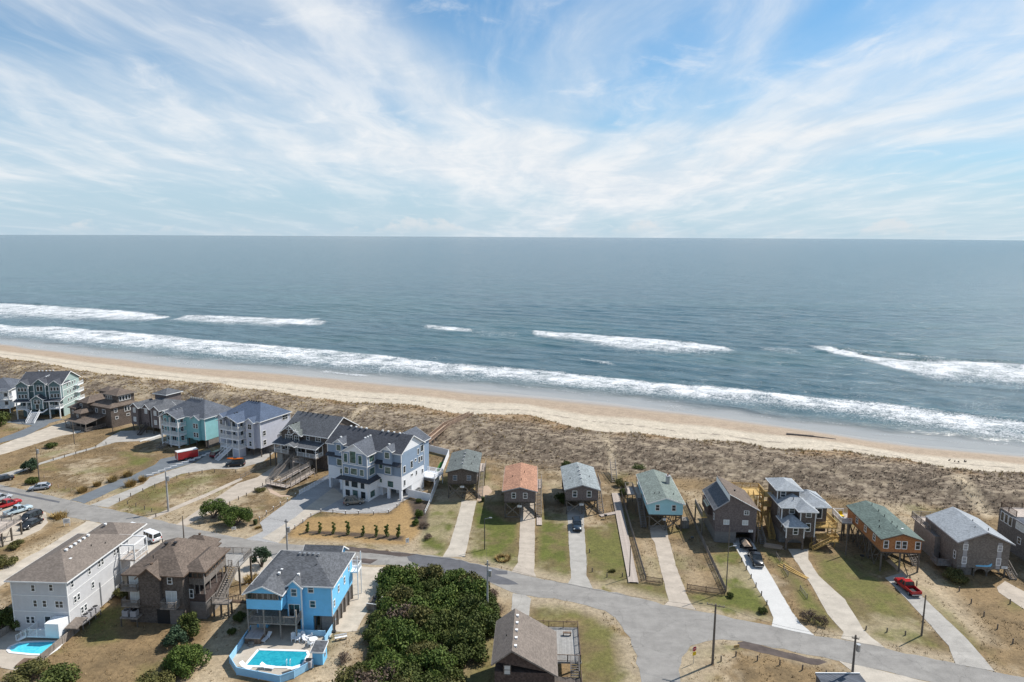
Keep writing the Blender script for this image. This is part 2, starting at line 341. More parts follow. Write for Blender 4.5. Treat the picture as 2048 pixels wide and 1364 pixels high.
def sea_cols(X, Y, Z):
    foam, ridge = foam_terms(X, Y)
    n = fbm(X, Y, 2.2, 3, 95, .65); n2 = fbm(X, Y, 10, 3, 97)
    d = Y-y_wat(X)
    res = sstep(fbm(X*.6, Y*1.6, 12, 4, 99), .56, .74)*(1-sstep(d, 30, 150))*.38      # thin residual foam between the breakers
    f = np.maximum(foam*(.40+.5*n+.3*(n2-.5)), res*(.4+.9*n))
    shal = (1-sstep(d+8*(n2-.5), 4, 30))
    green = sstep(fbm(X*.35, Y, 45, 3, 12), .42, .7)*.8*(1-sstep(d, 260, 900))+np.clip(ridge*.9, 0, 1)*.5
    return {'Sea': np.stack([np.clip(f, 0, 1), shal, np.clip(green, 0, 1), np.ones(X.shape)], -1)}
sx = coords((-14000, -1500, 500), (-1500, -420, 18), (-420, 270, 1.3), (270, 1500, 20), (1500, 14000, 500))
sy = coords((60, 150, 10), (150, 430, .75), (430, 620, 2.5), (620, 1500, 11), (1500, 4000, 60), (4000, 26000, 550))
sm = grid_mesh('sea', sx, sy, sea_z, sea_cols)
m, t, b = new_mat('sea_water')
at = t.new('ShaderNodeAttribute', attribute_name='Sea'); sp = t.new('ShaderNodeSeparateColor'); t.link(at.outputs['Color'], sp.inputs[0])
obc = t.new('ShaderNodeTexCoord').outputs['Object']
rm = t.mapping(t.mapping(obc, (1, 1, 1), (0, 0, -SLOPE)), (.42, 1.0, 1))
c1 = t.noise(rm, .42, 6, .66, .3); c2 = t.noise(rm, .17, 6, .66, .4); c3 = t.noise(rm, .028, 4, .6, .3); c4 = t.noise(rm, 4.5, 3, .6)
fo = t.noise(obc, 1.4, 5, .7, .8); fo2 = t.noise(rm, 3.2, 4, .7, .5)
fm = t.ramp(t.math('ADD', sp.outputs[0], t.math('MULTIPLY', t.math('SUBTRACT', t.math('ADD', fo, fo2), 1.0), 1.5)), .34, .78)
wcol = t.mix(sp.outputs[2], (.058, .125, .160), (.058, .145, .162))
wcol = t.mix(t.ramp(c2, .40, .64), t.mix(.5, wcol, (.035, .082, .098)), t.mix(.6, wcol, (.105, .172, .200)))  # shaded and bright wave faces put into the water colour
wcol = t.mix(t.math('MULTIPLY', sp.outputs[1], .92), wcol, (.32, .305, .28))
wcol = t.mix(fm, wcol, (.80, .81, .82))
t.link(wcol, b.inputs['Base Color'])
t.link(t.math('ADD', t.math('MULTIPLY', fm, .7), t.ramp(sp.outputs[1], 0, 1, .20, .12)), b.inputs['Roughness'])
b.inputs['IOR'].default_value = 1.33; b.inputs['Specular IOR Level'].default_value = .42
hh = t.math('ADD', t.math('MULTIPLY', c1, .8), t.math('ADD', t.math('MULTIPLY', c2, 3.6), t.math('ADD', t.math('MULTIPLY', c3, 4.0), t.math('MULTIPLY', c4, .09))))
hh = t.math('MULTIPLY', hh, t.ramp(sp.outputs[1], 0, 1, 1.0, .12))
bump(t, b, t.math('ADD', hh, t.math('MULTIPLY', fm, .25)), .8, 1.0)
sm.materials.append(m)
so_ = bpy.data.objects.new('sea', sm); C.objects.link(so_); so_['kind'] = 'structure'
# ---------------------------------------------------------------- material library
def obj_coord(t): return t.new('ShaderNodeTexCoord').outputs['Object']
def zrows(t, co, pitch, soft=.12):
    """0..1 saw over height: courses of siding or shingles"""
    s = t.new('ShaderNodeSeparateXYZ'); t.link(co, s.inputs[0])
    return t.math('FRACT', t.math('DIVIDE', s.outputs[2], pitch)), s
def paint(name, c, rough=.6, var=.10, sc=1.2, metal=0., spec=.3):
    m, t, b = new_mat(name); co = obj_coord(t)
    n = t.noise(co, sc, 4, .6); k = t.ramp(n, .25, .75, 1-var, 1+var)
    v = t.new('ShaderNodeVectorMath', operation='SCALE'); v.inputs[0].default_value = c; t.link(k, v.inputs['Scale'])
    t.link(v.outputs[0], b.inputs['Base Color']); b.inputs['Roughness'].default_value = rough; b.inputs['Metallic'].default_value = metal
    b.inputs['Specular IOR Level'].default_value = spec
    return m
def siding(name, c, pitch=.2, var=.06):
    m, t, b = new_mat(name); co = obj_coord(t); fr, s = zrows(t, co, pitch)
    n = t.noise(co, .9, 4, .6); n2 = t.noise(t.mapping(co, (1, 1, 6)), 2.5, 3, .6)
    k = t.math('MULTIPLY', t.ramp(n, .25, .75, 1-var, 1+var), t.math('MULTIPLY', t.ramp(fr, 0, .14, .84, 1.0), t.ramp(n2, .3, .7, 1-var*.6, 1+var*.6)))
    v = t.new('ShaderNodeVectorMath', operation='SCALE'); v.inputs[0].default_value = c; t.link(k, v.inputs['Scale'])
    t.link(v.outputs[0], b.inputs['Base Color']); b.inputs['Roughness'].default_value = .65
    return m
def shakes(name, c, c2, pitch=.2):
    """weathered cedar shakes: rows of uneven tabs"""
    m, t, b = new_mat(name); co = obj_coord(t); fr, s = zrows(t, co, pitch)
    row = t.math('FLOOR', t.math('DIVIDE', s.outputs[2], pitch))
    cx = t.math('ADD', s.outputs[0], s.outputs[1])
    cell = t.math('FLOOR', t.math('DIVIDE', t.math('ADD', cx, t.math('MULTIPLY', row, .37)), .22))
    cb = t.new('ShaderNodeCombineXYZ'); t.link(cell, cb.inputs[0]); t.link(row, cb.inputs[1])
    wn = t.new('ShaderNodeTexWhiteNoise', noise_dimensions='2D'); t.link(cb.outputs[0], wn.inputs['Vector'])
    n = t.noise(co, .45, 5, .65); f = t.math('ADD', t.math('MULTIPLY', wn.outputs['Value'], .45), t.math('MULTIPLY', n, .6))
    col = t.mix(t.ramp(f, .2, .85), c, c2)
    col = t.mix(t.ramp(fr, 0, .16, .35, 0), col, (.02, .018, .016))
    t.link(col, b.inputs['Base Color']); b.inputs['Roughness'].default_value = .85
    return m
def roofing(name, c, var=.22, pitch=.145):
    m, t, b = new_mat(name); co = obj_coord(t); fr, s = zrows(t, co, pitch*.45)
    row = t.math('FLOOR', t.math('DIVIDE', s.outputs[2], pitch*.45)); cx = t.math('ADD', s.outputs[0], t.math('MULTIPLY', s.outputs[1], .93))
    cell = t.math('FLOOR', t.math('DIVIDE', t.math('ADD', cx, t.math('MULTIPLY', row, .21)), .3))
    cb = t.new('ShaderNodeCombineXYZ'); t.link(cell, cb.inputs[0]); t.link(row, cb.inputs[1])
    wn = t.new('ShaderNodeTexWhiteNoise', noise_dimensions='2D'); t.link(cb.outputs[0], wn.inputs['Vector'])
    n = t.noise(co, .5, 5, .65); n2 = t.noise(t.mapping(co, (3, 3, .4)), 1.1, 3, .6)
    k = t.math('MULTIPLY', t.ramp(n, .25, .75, 1-var*.7, 1+var*.7), t.math('MULTIPLY', t.ramp(wn.outputs['Value'], 0, 1, 1-var, 1+var), t.ramp(n2, .3, .7, .9, 1.1)))
    k = t.math('MULTIPLY', k, t.ramp(fr, 0, .2, .82, 1.0))
    v = t.new('ShaderNodeVectorMath', operation='SCALE'); v.inputs[0].default_value = c; t.link(k, v.inputs['Scale'])
    t.link(v.outputs[0], b.inputs['Base Color']); b.inputs['Roughness'].default_value = .9
    return m
def wood(name, c, var=.3, scale=(1.2, 1.2, 1.2), pitch=.14, axis=0):
    m, t, b = new_mat(name); co = obj_coord(t); s = t.new('ShaderNodeSeparateXYZ'); t.link(co, s.inputs[0])
    bd = t.math('DIVIDE', s.outputs[axis], pitch); fr = t.math('FRACT', bd); cell = t.math('FLOOR', bd)
    wn = t.new('ShaderNodeTexWhiteNoise', noise_dimensions='1D'); t.link(cell, wn.inputs['W'])
    n = t.noise(t.mapping(co, scale), 1.6, 5, .7)
    k = t.math('MULTIPLY', t.ramp(n, .2, .8, 1-var, 1+var), t.math('MULTIPLY', t.ramp(wn.outputs['Value'], 0, 1, 1-var*.5, 1+var*.5), t.ramp(fr, 0, .14, .6, 1.0)))
    v = t.new('ShaderNodeVectorMath', operation='SCALE'); v.inputs[0].default_value = c; t.link(k, v.inputs['Scale'])
    t.link(v.outputs[0], b.inputs['Base Color']); b.inputs['Roughness'].default_value = .85; return m
def paving(name, c, var=.12, rough=.85, crack=True, sc=.5, joint=0.):
    m, t, b = new_mat(name); co = obj_coord(t)
    n = t.noise(co, sc, 6, .65); n2 = t.noise(co, 6, 3, .6); n3 = t.noise(t.mapping(co, (.25, 1, 1), (0, 0, .35)), .5, 4, .6)
    k = t.math('MULTIPLY', t.ramp(n, .25, .75, 1-var, 1+var), t.math('MULTIPLY', t.ramp(n2, .25, .75, .93, 1.07), t.ramp(n3, .3, .7, 1-var*.6, 1+var*.6)))
    if crack:
        vo = t.new('ShaderNodeTexVoronoi', feature='DISTANCE_TO_EDGE'); vo.inputs['Scale'].default_value = .13
        dv = t.vmath('ADD', co, t.vmath('SCALE', t.noise(co, .6, 4, .6, 0, 1)))
        dv_n = dv.node.inputs[1].links[0].from_node; dv_n.inputs['Scale'].default_value = 2.5
        t.link(dv, vo.inputs['Vector']); k = t.math('MULTIPLY', k, t.ramp(vo.outputs['Distance'], .0, .012, .80, 1.0))
    v = t.new('ShaderNodeVectorMath', operation='SCALE'); v.inputs[0].default_value = c; t.link(k, v.inputs['Scale'])
    t.link(v.outputs[0], b.inputs['Base Color']); b.inputs['Roughness'].default_value = rough
    bump(t, b, n2, .2, .02); return m
def glass(name, c=(.02, .026, .03), rough=.06):
    m, t, b = new_mat(name); n = t.noise(obj_coord(t), 1.3, 2, .5)
    col = t.mix(t.ramp(n, .35, .65), c, tuple(v*2.2 for v in c)); t.link(col, b.inputs['Base Color'])
    b.inputs['Roughness'].default_value = rough; b.inputs['Specular IOR Level'].default_value = .6; return m
def leafy(name, c1, c2, c3):
    m, t, b = new_mat(name); g = t.new('ShaderNodeNewGeometry'); co = obj_coord(t)
    at = t.new('ShaderNodeAttribute', attribute_name='tint'); n = t.noise(co, .55, 3, .6)
    f = t.math('ADD', t.math('MULTIPLY', at.outputs['Fac'], .6), t.math('MULTIPLY', n, .55))
    col = t.mix(t.ramp(f, .25, .6), c1, c2); col = t.mix(t.ramp(f, .66, .92), col, c3)
    t.link(col, b.inputs['Base Color']); b.inputs['Roughness'].default_value = .7; b.inputs['Specular IOR Level'].default_value = .2
    return m
M = MATS
paint('white_trim', (.78, .78, .77), .5, .04); paint('white_vinyl', (.80, .81, .83), .4, .03); paint('grey_trim', (.36, .35, .36), .6, .08)
paint('dark_metal', (.03, .03, .032), .45, .1); paint('steel', (.42, .43, .44), .4, .1, metal=.6); paint('black_plastic', (.02, .02, .021), .5, .1)
paint('pole_wood', (.15, .125, .105), .9, .25, 2.); paint('pole_grey', (.38, .37, .36), .8, .15); paint('conc_block', (.44, .42, .39), .9, .15)
glass('glass'); glass('glass_green', (.05, .085, .075), .05); glass('glass_blue', (.045, .07, .10), .05)
paint('curtain', (.55, .57, .56), .4, .12, spec=.6)
wood('weathered', (.245, .215, .19)); wood('weathered_y', (.255, .225, .20), axis=1); wood('new_wood', (.50, .33, .12), .2); wood('new_wood_y', (.52, .35, .13), .2, axis=1)
wood('boardwalk', (.44, .375, .325), .25); wood('walk_wood', (.46, .34, .255), .2); wood('dark_wood', (.10, .085, .075)); wood('deck_grey', (.30, .29, .275), .2); wood('brown_rail', (.155, .105, .075)); wood('lath', (.19, .175, .165), .2, pitch=.11, axis=2)
wood('piling', (.17, .145, .12), .35, pitch=5.)
shakes('shake_brown', (.085, .068, .058), (.165, .135, .115)); shakes('shake_grey', (.11, .10, .096), (.19, .172, .16)); shakes('shake_dark', (.062, .045, .04), (.115, .085, .075)); shakes('shake_mauve', (.125, .102, .10), (.20, .165, .155))
shakes('shake_cedar', (.31, .125, .05), (.43, .20, .085)); shakes('shake_taupe', (.15, .13, .115), (.24, .21, .185))
siding('sid_teal_lit', (.29, .37, .35)); siding('sid_teal_shaded', (.135, .205, .215)); siding('sid_turq', (.27, .53, .55)); siding('sid_lav', (.50, .515, .585)); siding('sid_hblue', (.255, .33, .43)); siding('sid_sky', (.19, .54, .83))  # the teal comes twice: a sunlit tone and a shaded tone
siding('sid_grey', (.56, .56, .57)); siding('sid_aqua', (.36, .62, .68)); siding('sid_white', (.80, .81, .83), .5, .03); siding('sid_poolwall', (.30, .56, .78)); siding('sid_bluegrey', (.12, .15, .19))
roofing('roof_slate', (.095, .105, .125)); roofing('roof_blue', (.078, .104, .155), .16); roofing('roof_dark', (.062, .066, .078)); roofing('roof_brown', (.135, .105, .085)); roofing('roof_taupe', (.18, .15, .128), .14)
roofing('roof_green', (.17, .20, .18)); roofing('roof_green2', (.105, .14, .125)); roofing('roof_orange', (.345, .185, .12)); roofing('roof_grey', (.235, .26, .265)); roofing('roof_light', (.30, .32, .34), .14); roofing('roof_charcoal', (.10, .105, .115))
roofing('roof_moss', (.125, .14, .135))
paving('asphalt', (.245, .232, .215), .14); paving('asphalt_dark', (.105, .106, .115), .16, crack=False); paving('asphalt_blue', (.135, .15, .165), .1, crack=False); paving('concrete', (.42, .375, .315), .12)
paving('concrete_warm', (.40, .345, .285), .13); paving('concrete_new', (.52, .51, .49), .05, crack=False); paving('concrete_grey', (.345, .325, .295), .14); paving('paver', (.315, .31, .305), .16, crack=False, sc=2.5)
paving('gravel', (.44, .385, .315), .16, crack=False); paving('pool_deck', (.43, .375, .31), .1, crack=False); paving('mud', (.085, .066, .058), .3, crack=False); paving('tan_path', (.42, .315, .235), .1, crack=False)
leafy('leaf_dark', (.030, .042, .012), (.072, .092, .022), (.145, .15, .036)); leafy('leaf_mid', (.034, .060, .013), (.085, .125, .025), (.16, .185, .042)); leafy('leaf_pine', (.022, .042, .022), (.05, .085, .045), (.085, .12, .06))
leafy('leaf_olive', (.055, .058, .018), (.11, .105, .032), (.19, .16, .06)); leafy('grass_straw', (.20, .13, .045), (.33, .23, .09), (.42, .32, .15)); leafy('grass_green', (.06, .09, .02), (.10, .14, .03), (.2, .2, .06)); leafy('lot_grass', (.13, .085, .04), (.23, .155, .075), (.32, .23, .12)); leafy('twig', (.085, .058, .043), (.14, .10, .075), (.20, .15, .11)); leafy('scrub', (.105, .080, .058), (.165, .125, .088), (.25, .19, .125))
m, t, b = new_mat('pool_water'); n = t.noise(obj_coord(t), 1.6, 3, .6, 1.2)
t.link(t.mix(t.ramp(n, .35, .65), (.06, .50, .66), (.10, .60, .74)), b.inputs['Base Color']); b.inputs['Roughness'].default_value = .06; b.inputs['Specular IOR Level'].default_value = .5; bump(t, b, t.noise(obj_coord(t), 3, 2, .5), .1, .1)
m, t, b = new_mat('pool_water_deep'); n = t.noise(obj_coord(t), 1.2, 3, .6, 1.2)
t.link(t.mix(t.ramp(n, .35, .65), (.015, .27, .36), (.03, .36, .45)), b.inputs['Base Color']); b.inputs['Roughness'].default_value = .06; b.inputs['Specular IOR Level'].default_value = .5; bump(t, b, t.noise(obj_coord(t), 3, 2, .5), .1, .1)

# ---------------------------------------------------------------- mesh builder
def jit(k=.004): return random.uniform(-k, k)
class MB:
    def __init__(s): s.v = []; s.f = []; s.mi = []; s.cur = 0
    def poly(s, pts): i = len(s.v); s.v += [tuple(p) for p in pts]; s.f.append(tuple(range(i, i+len(pts)))); s.mi.append(s.cur)
    def box(s, x0, x1, y0, y1, z0, z1):
        i = len(s.v); s.v += [(x, y, z) for z in (z0, z1) for y in (y0, y1) for x in (x0, x1)]
        s.f += [tuple(i+k for k in q) for q in ((0, 2, 3, 1), (4, 5, 7, 6), (0, 1, 5, 4), (2, 6, 7, 3), (0, 4, 6, 2), (1, 3, 7, 5))]; s.mi += [s.cur]*6; return s
    def bar(s, p, q, w, h=None, up=(0, 0, 1)):
        p, q = Vector(p), Vector(q); d = (q-p).normalized(); u = Vector(up)
        if abs(d.dot(u)) > .95: u = Vector((0, 1, 0))
        a = d.cross(u).normalized()*w/2; c = a.cross(d).normalized()*(h or w)/2; i = len(s.v)
        s.v += [tuple(o+sa*a+sc*c) for o in (p, q) for sc in (-1, 1) for sa in (-1, 1)]
        s.f += [tuple(i+k for k in q_) for q_ in ((0, 2, 3, 1), (4, 5, 7, 6), (0, 1, 5, 4), (2, 6, 7, 3), (0, 4, 6, 2), (1, 3, 7, 5))]; s.mi += [s.cur]*6; return s
    def cyl(s, p, q, r0, r1=None, n=8):
        p, q = Vector(p), Vector(q); r1 = r0 if r1 is None else r1; d = (q-p).normalized(); u = Vector((0, 0, 1)) if abs(d.z) < .9 else Vector((1, 0, 0))
        a = d.cross(u).normalized(); c = a.cross(d); i = len(s.v)
        for o, r in ((p, r0), (q, r1)):
            s.v += [tuple(o+a*r*math.cos(k*2*math.pi/n)+c*r*math.sin(k*2*math.pi/n)) for k in range(n)]
        for k in range(n): s.f.append((i+k, i+(k+1) % n, i+n+(k+1) % n, i+n+k)); s.mi.append(s.cur)
        s.f += [tuple(i+k for k in reversed(range(n))), tuple(i+n+k for k in range(n))]; s.mi += [s.cur]*2; return s
    def slab(s, pts, t, mode='z'):
        """polygon given thickness t downwards"""
        n = len(pts); i = len(s.v); s.v += [tuple(p) for p in pts]+[(p[0], p[1], p[2]-t) for p in pts]
        s.f += [tuple(range(i, i+n)), tuple(reversed(range(i+n, i+2*n)))]+[(i+k, i+n+k, i+n+(k+1) % n, i+(k+1) % n) for k in range(n)]; s.mi += [s.cur]*(n+2); return s
    def mesh(s, name, *mats):
        me = bpy.data.meshes.new(name); me.from_pydata(s.v, [], s.f)
        for m_ in mats: me.materials.append(M[m_])
        if len(mats) > 1: me.polygons.foreach_set('material_index', s.mi)
        bm = bmesh.new(); bm.from_mesh(me); bmesh.ops.recalc_face_normals(bm, faces=bm.faces); bm.to_mesh(me); bm.free(); me.update(); return me
    def build(s, name, mat, parent=None, loc=None, rz=0): return link(name, s.mesh(name, *(mat if isinstance(mat, tuple) else (mat,))), parent, loc, rz)
def link(name, data, parent=None, loc=None, rz=0):
    o = bpy.data.objects.new(name, data); C.objects.link(o)
    if parent is not None: o.parent = parent
    if loc is not None: o.location = loc
    if rz: o.rotation_euler = (0, 0, rz)
    return o
def thing(name, label, cat, loc, ang=0, group=None):
    o = bpy.data.objects.new(name, None); C.objects.link(o); o.location = tuple(loc)[:3] if len(loc) > 2 else (loc[0], loc[1], 0); o.rotation_euler = (0, 0, math.radians(ang)); o.empty_display_size = .5
    return tag(o, label, cat, group)
def tag(o, label, cat, group=None):
    o['label'] = label; o['category'] = cat
    if group: o['group'] = group
    return o
def copy_tree(o, parent=None):
    c = o.copy(); C.objects.link(c)
    if parent is not None: c.parent = parent
    for ch in list(o.children): copy_tree(ch, c)
    return c
CACHE = {}
# ---------------------------------------------------------------- house kit (local axes: x along the front, y away from it, z up)
def block(P, x0, x1, y0, y1, z0, z1, mat, name='wall'):
    return MB().box(x0+jit(), x1+jit(), y0+jit(), y1+jit(), z0, z1+jit()).build(name, mat, P)
def fascia(P, segs, mat='white_trim', w=.07, h=.24, par=None):
    b = MB()
    for p, q in segs: b.bar(p, q, w, h)
    return b.build('fascia', mat, par or P)
def gable(P, x0, x1, y0, y1, ze, rise, axis='y', ov=.35, mat='roof_dark', wall=None, trim='white_trim', xr=None, zl=None, zr=None, ends=(1, 1)):
    """gable roof; axis = direction of the ridge; ze = height of the wall top"""
    if axis == 'y': a0, a1, b0, b1 = x0, x1, y0, y1
    else: a0, a1, b0, b1 = y0, y1, x0, x1
    mid = (a0+a1)/2 if xr is None else xr; zl = ze if zl is None else zl; zr = ze if zr is None else zr; zt = ze+rise
    T = (lambda a, bb, z: (a, bb, z)) if axis == 'y' else (lambda a, bb, z: (bb, a, z))
    sL = (zt-zl)/(mid-a0); sR = (zt-zr)/(a1-mid); th = .16
    eL = (a0-ov, zl-sL*ov+th); eR = (a1+ov, zr-sR*ov+th); B0, B1 = b0-ov+jit(), b1+ov+jit(); zt2 = zt+th
    b = MB(); b.slab([T(eL[0], B0, eL[1]), T(mid, B0, zt2), T(mid, B1, zt2), T(eL[0], B1, eL[1])], th)
    b.slab([T(mid, B0, zt2+.002), T(eR[0], B0, eR[1]), T(eR[0], B1, eR[1]), T(mid, B1, zt2+.002)], th)
    r = b.build('roof', mat, P)
    if wall:
        for y_, e in ((b0, ends[0]), (b1, ends[1])):
            if e:
                w = MB(); d = .1 if y_ == b0 else -.1
                A = [T(a0, y_, zl-.02), T(a1, y_, zr-.02), T(mid, y_, zt-.01)]; Bk = [T(a0, y_+d, zl-.02), T(a1, y_+d, zr-.02), T(mid, y_+d, zt-.01)]
                w.poly(A); w.poly(Bk[::-1])
                for i in range(3): w.poly([A[i], A[(i+1) % 3], Bk[(i+1) % 3], Bk[i]])
                w.build('gable_wall', wall, P)
    if trim:
        sg = []
        for y_ in (B0-.02, B1+.02): sg += [(T(eL[0], y_, eL[1]-.12), T(mid, y_, zt2-.12)), (T(mid, y_, zt2-.12), T(eR[0], y_, eR[1]-.12))]
        sg += [(T(eL[0]-.02, B0, eL[1]-.12), T(eL[0]-.02, B1, eL[1]-.12)), (T(eR[0]+.02, B0, eR[1]-.12), T(eR[0]+.02, B1, eR[1]-.12))]
        fascia(P, sg, trim, .05, .2, r)
    return r
def hip(P, x0, x1, y0, y1, ze, rise, ov=.4, mat='roof_dark', trim='white_trim', ridge=None, top=None):
    """hip roof with its ridge along the longer side, or given ridge end points"""
    X0, X1, Y0, Y1 = x0-ov+jit(), x1+ov+jit(), y0-ov+jit(), y1+ov+jit(); zt = ze+rise
    if ridge is None:
        if X1-X0 > Y1-Y0: h = (Y1-Y0)/2; ridge = ((X0+h, Y0+h), (X1-h, Y0+h))
        else: h = (X1-X0)/2; ridge = ((X0+h, Y0+h), (X0+h, Y1-h))
    (ra, rb), (rc, rd) = ridge; alongx = abs(rc-ra) > abs(rd-rb); e = ze+.06
    A, B_, C_, D = (X0, Y0, e), (X1, Y0, e), (X1, Y1, e), (X0, Y1, e); R0, R1 = (ra, rb, zt), (rc, rd, zt)
    b = MB()
    if math.hypot(rc-ra, rd-rb) < .3:
        for p, q in ((A, B_), (B_, C_), (C_, D), (D, A)): b.poly([p, q, R0])
    elif alongx: b.poly([A, B_, R1, R0]); b.poly([B_, C_, R1]); b.poly([C_, D, R0, R1]); b.poly([D, A, R0])
    else: b.poly([A, B_, R0]); b.poly([B_, C_, R1, R0]); b.poly([C_, D, R1]); b.poly([D, A, R0, R1])
    b.slab([A, B_, C_, D], .16)
    b.f.pop(len(b.f)-6); b.mi.pop()
    r = b.build('roof', mat, P)
    if trim:
        z = e-.1; fascia(P, [((X0, Y0-.02, z), (X1, Y0-.02, z)), ((X1+.02, Y0, z), (X1+.02, Y1, z)), ((X1, Y1+.02, z), (X0, Y1+.02, z)), ((X0-.02, Y1, z), (X0-.02, Y0, z))], trim, .05, .2, r)
    return r
def shed(P, pts, mat, trim=None, th=.16):
    r = MB().slab(pts, th).build('roof', mat, P)
    if trim: fascia(P, [((a[0], a[1], a[2]-.1), (c[0], c[1], c[2]-.1)) for a, c in zip(pts, pts[1:]+pts[:1])], trim, .06, .2, r)
    return r
FACE = {'f': 0, 'r': math.pi/2, 'b': math.pi, 'l': -math.pi/2}
def window(P, face, at, u, z, w, h, trim='white_trim', pane='glass', mull='h', name='window', fw=.11):
    """face f/r/b/l, at = plane, u = centre along the plane, z = sill"""
    key = ('win', w, h, trim, mull, fw)
    if key not in CACHE:
        b = MB(); hw = w/2
        b.box(-hw-fw, -hw, -.05, .03, -fw, h+fw); b.box(hw, hw+fw, -.05, .03, -fw, h+fw); b.box(-hw, hw, -.05, .03, h, h+fw); b.box(-hw, hw, -.07, .03, -fw, 0)
        if 'h' in mull: b.box(-hw, hw, -.035, .03, h*.5-.03, h*.5+.03)
        if 'v' in mull: b.box(-.03, .03, -.036, .03, 0, h)
        if 'a' in mull:   # arched head
            n = 8; pts = [(hw*math.cos(math.pi*i/n), hw*math.sin(math.pi*i/n)) for i in range(n+1)]
            for (a, c), (d, e) in zip(pts, pts[1:]): b.bar((a*1.08, -.012, h+fw+c*1.08), (d*1.08, -.012, h+fw+e*1.08), .08, fw, up=(0, 1, 0))
        CACHE[key] = b.mesh('window_frame', trim)
        p = MB().box(-hw+.002, hw-.002, -.012, .02, .002, h-.002)
        if 'a' in mull:
            n = 8; p.poly([(hw*math.cos(math.pi*i/n), -.012, h+fw+hw*math.sin(math.pi*i/n)) for i in range(n+1)])
        CACHE[key+(1,)] = p
    pk = key+(pane,)
    if pk not in CACHE: CACHE[pk] = CACHE[key+(1,)].mesh('pane', pane)
    loc = {'f': (u, at, z), 'r': (at, u, z), 'b': (u, at, z), 'l': (at, u, z)}[face]
    o = link(name, CACHE[key], P, loc, FACE[face]); link('pane', CACHE[pk], o); return o
def door(P, face, at, u, z, w=.95, h=2.05, trim='white_trim', pane='glass', name='door'):
    return window(P, face, at, u, z+.02, w, h, trim, pane, 'v' if w > 1.3 else '', name, .09)
def trimbars(P, segs, mat='white_trim', w=.1, name='trim'):
    b = MB()
    for p, q in segs: b.bar(p, q, w)
    return b.build(name, mat, P)
def corners(P, x0, x1, y0, y1, z0, z1, mat='white_trim', w=.16):
    for x in (x0, x1):
        for y in (y0, y1):
            if (x, y) == (x0, y1): continue
            MB().box(x-w/2, x+w/2, y-w/2, y+w/2, z0, z1).build('corner_board', mat, P)
def band(P, x0, x1, y0, y1, z, mat='white_trim', h=.2):
    b = MB(); e = .025
    b.box(x0-e, x1+e, y0-e-.02, y0-e, z, z+h); b.box(x1+e, x1+e+.02, y0-e, y1+e, z, z+h); b.box(x0-e-.02, x0-e, y0-e, y1+e, z, z+h)
    return b.build('trim_band', mat, P)
def rail(P, pts, mat='white_trim', h=1.0, bal=.16, post=1.9, name='railing', bw=.035, rails=2):
    """railing along a polyline of deck-level points (may slope)"""
    b = MB()
    for p, q in zip(pts, pts[1:]):
        p, q = Vector(p), Vector(q); L = (q-p).length; n = max(1, round(L/post)); up = Vector((0, 0, 1))
        for i in range(n+1): c = p.lerp(q, i/n); b.box(c.x-.05, c.x+.05, c.y-.05, c.y+.05, c.z, c.z+h+.04)
        b.bar(p+up*h, q+up*h, .09, .06)
        if rails == 2: b.bar(p+up*.12, q+up*.12, .05, .06)
        else:
            for k in range(1, rails): b.bar(p+up*h*k/rails, q+up*h*k/rails, .04, .1)
        if bal:
            m_ = int(L/bal)
            for i in range(1, m_): c = p.lerp(q, i/m_); b.box(c.x-bw/2, c.x+bw/2, c.y-bw/2, c.y+bw/2, c.z+.12, c.z+h-.03)
    return b.build(name, mat, P)
def deck(P, x0, x1, y0, y1, z, mat='weathered', th=.22, name='deck'): return MB().box(x0+jit(), x1+jit(), y0+jit(), y1+jit(), z-th, z+jit(.002)).build(name, mat, P)
def pilings(P, xy, z1, z0=-.2, w=.24, mat='piling', name='piling'):
    key = ('pile', round(z1, 2), round(z0, 2), w, mat)
    if key not in CACHE: CACHE[key] = MB().box(-w/2, w/2, -w/2, w/2, z0, z1).mesh('piling', mat)
    for x, y in xy: link(name, CACHE[key], P, (x, y, 0))
def brace(P, p, q, mat='piling', w=.08, h=.2): return MB().bar(p, q, w, h).build('brace', mat, P)
def stairs(P, bot, top, w=1.1, mat='weathered', railmat=None, rl=True, bal=.3):
    """straight flight between two points on the centre line"""
    bot, top = Vector(bot), Vector(top); d = top-bot; hd = Vector((d.x, d.y, 0)).normalized(); sd_ = Vector((-hd.y, hd.x, 0)); n = max(3, round(d.z/.19))
    rz = math.atan2(sd_.y, sd_.x); key = ('tread', round(w, 2), mat)
    if key not in CACHE: CACHE[key] = MB().box(-w/2, w/2, -.15, .15, -.05, 0).mesh('tread', mat)
    for i in range(n):
        c = bot+d*((i+.5)/n); link('tread', CACHE[key], P, (c.x, c.y, c.z+.08), rz)
    for s_ in (-1, 1):
        MB().bar(bot+sd_*s_*w/2, top+sd_*s_*w/2, .07, .28).build('stringer', mat, P)
        if rl: rail(P, [bot+sd_*s_*w/2, top+sd_*s_*w/2], railmat or mat, .95, bal)
def vents(P, pts, mat='white_trim', sz=.34):
    key = ('vent', mat, sz)
    if key not in CACHE:
        b = MB().box(-sz/2, sz/2, -sz/2, sz/2, -.1, .12); b.box(-sz*.6, sz*.6, -sz*.6, sz*.6, .12, .2); CACHE[key] = b.mesh('roof_vent', mat)
    for p in pts: link('roof_vent', CACHE[key], P, p)
def pipes(P, pts, mat='dark_metal'):
    if 'pipe' not in CACHE: CACHE['pipe'] = MB().cyl((0, 0, -.15), (0, 0, .4), .07, .07, 6).mesh('vent_pipe', mat)
    for p in pts: link('vent_pipe', CACHE['pipe'], P, p)
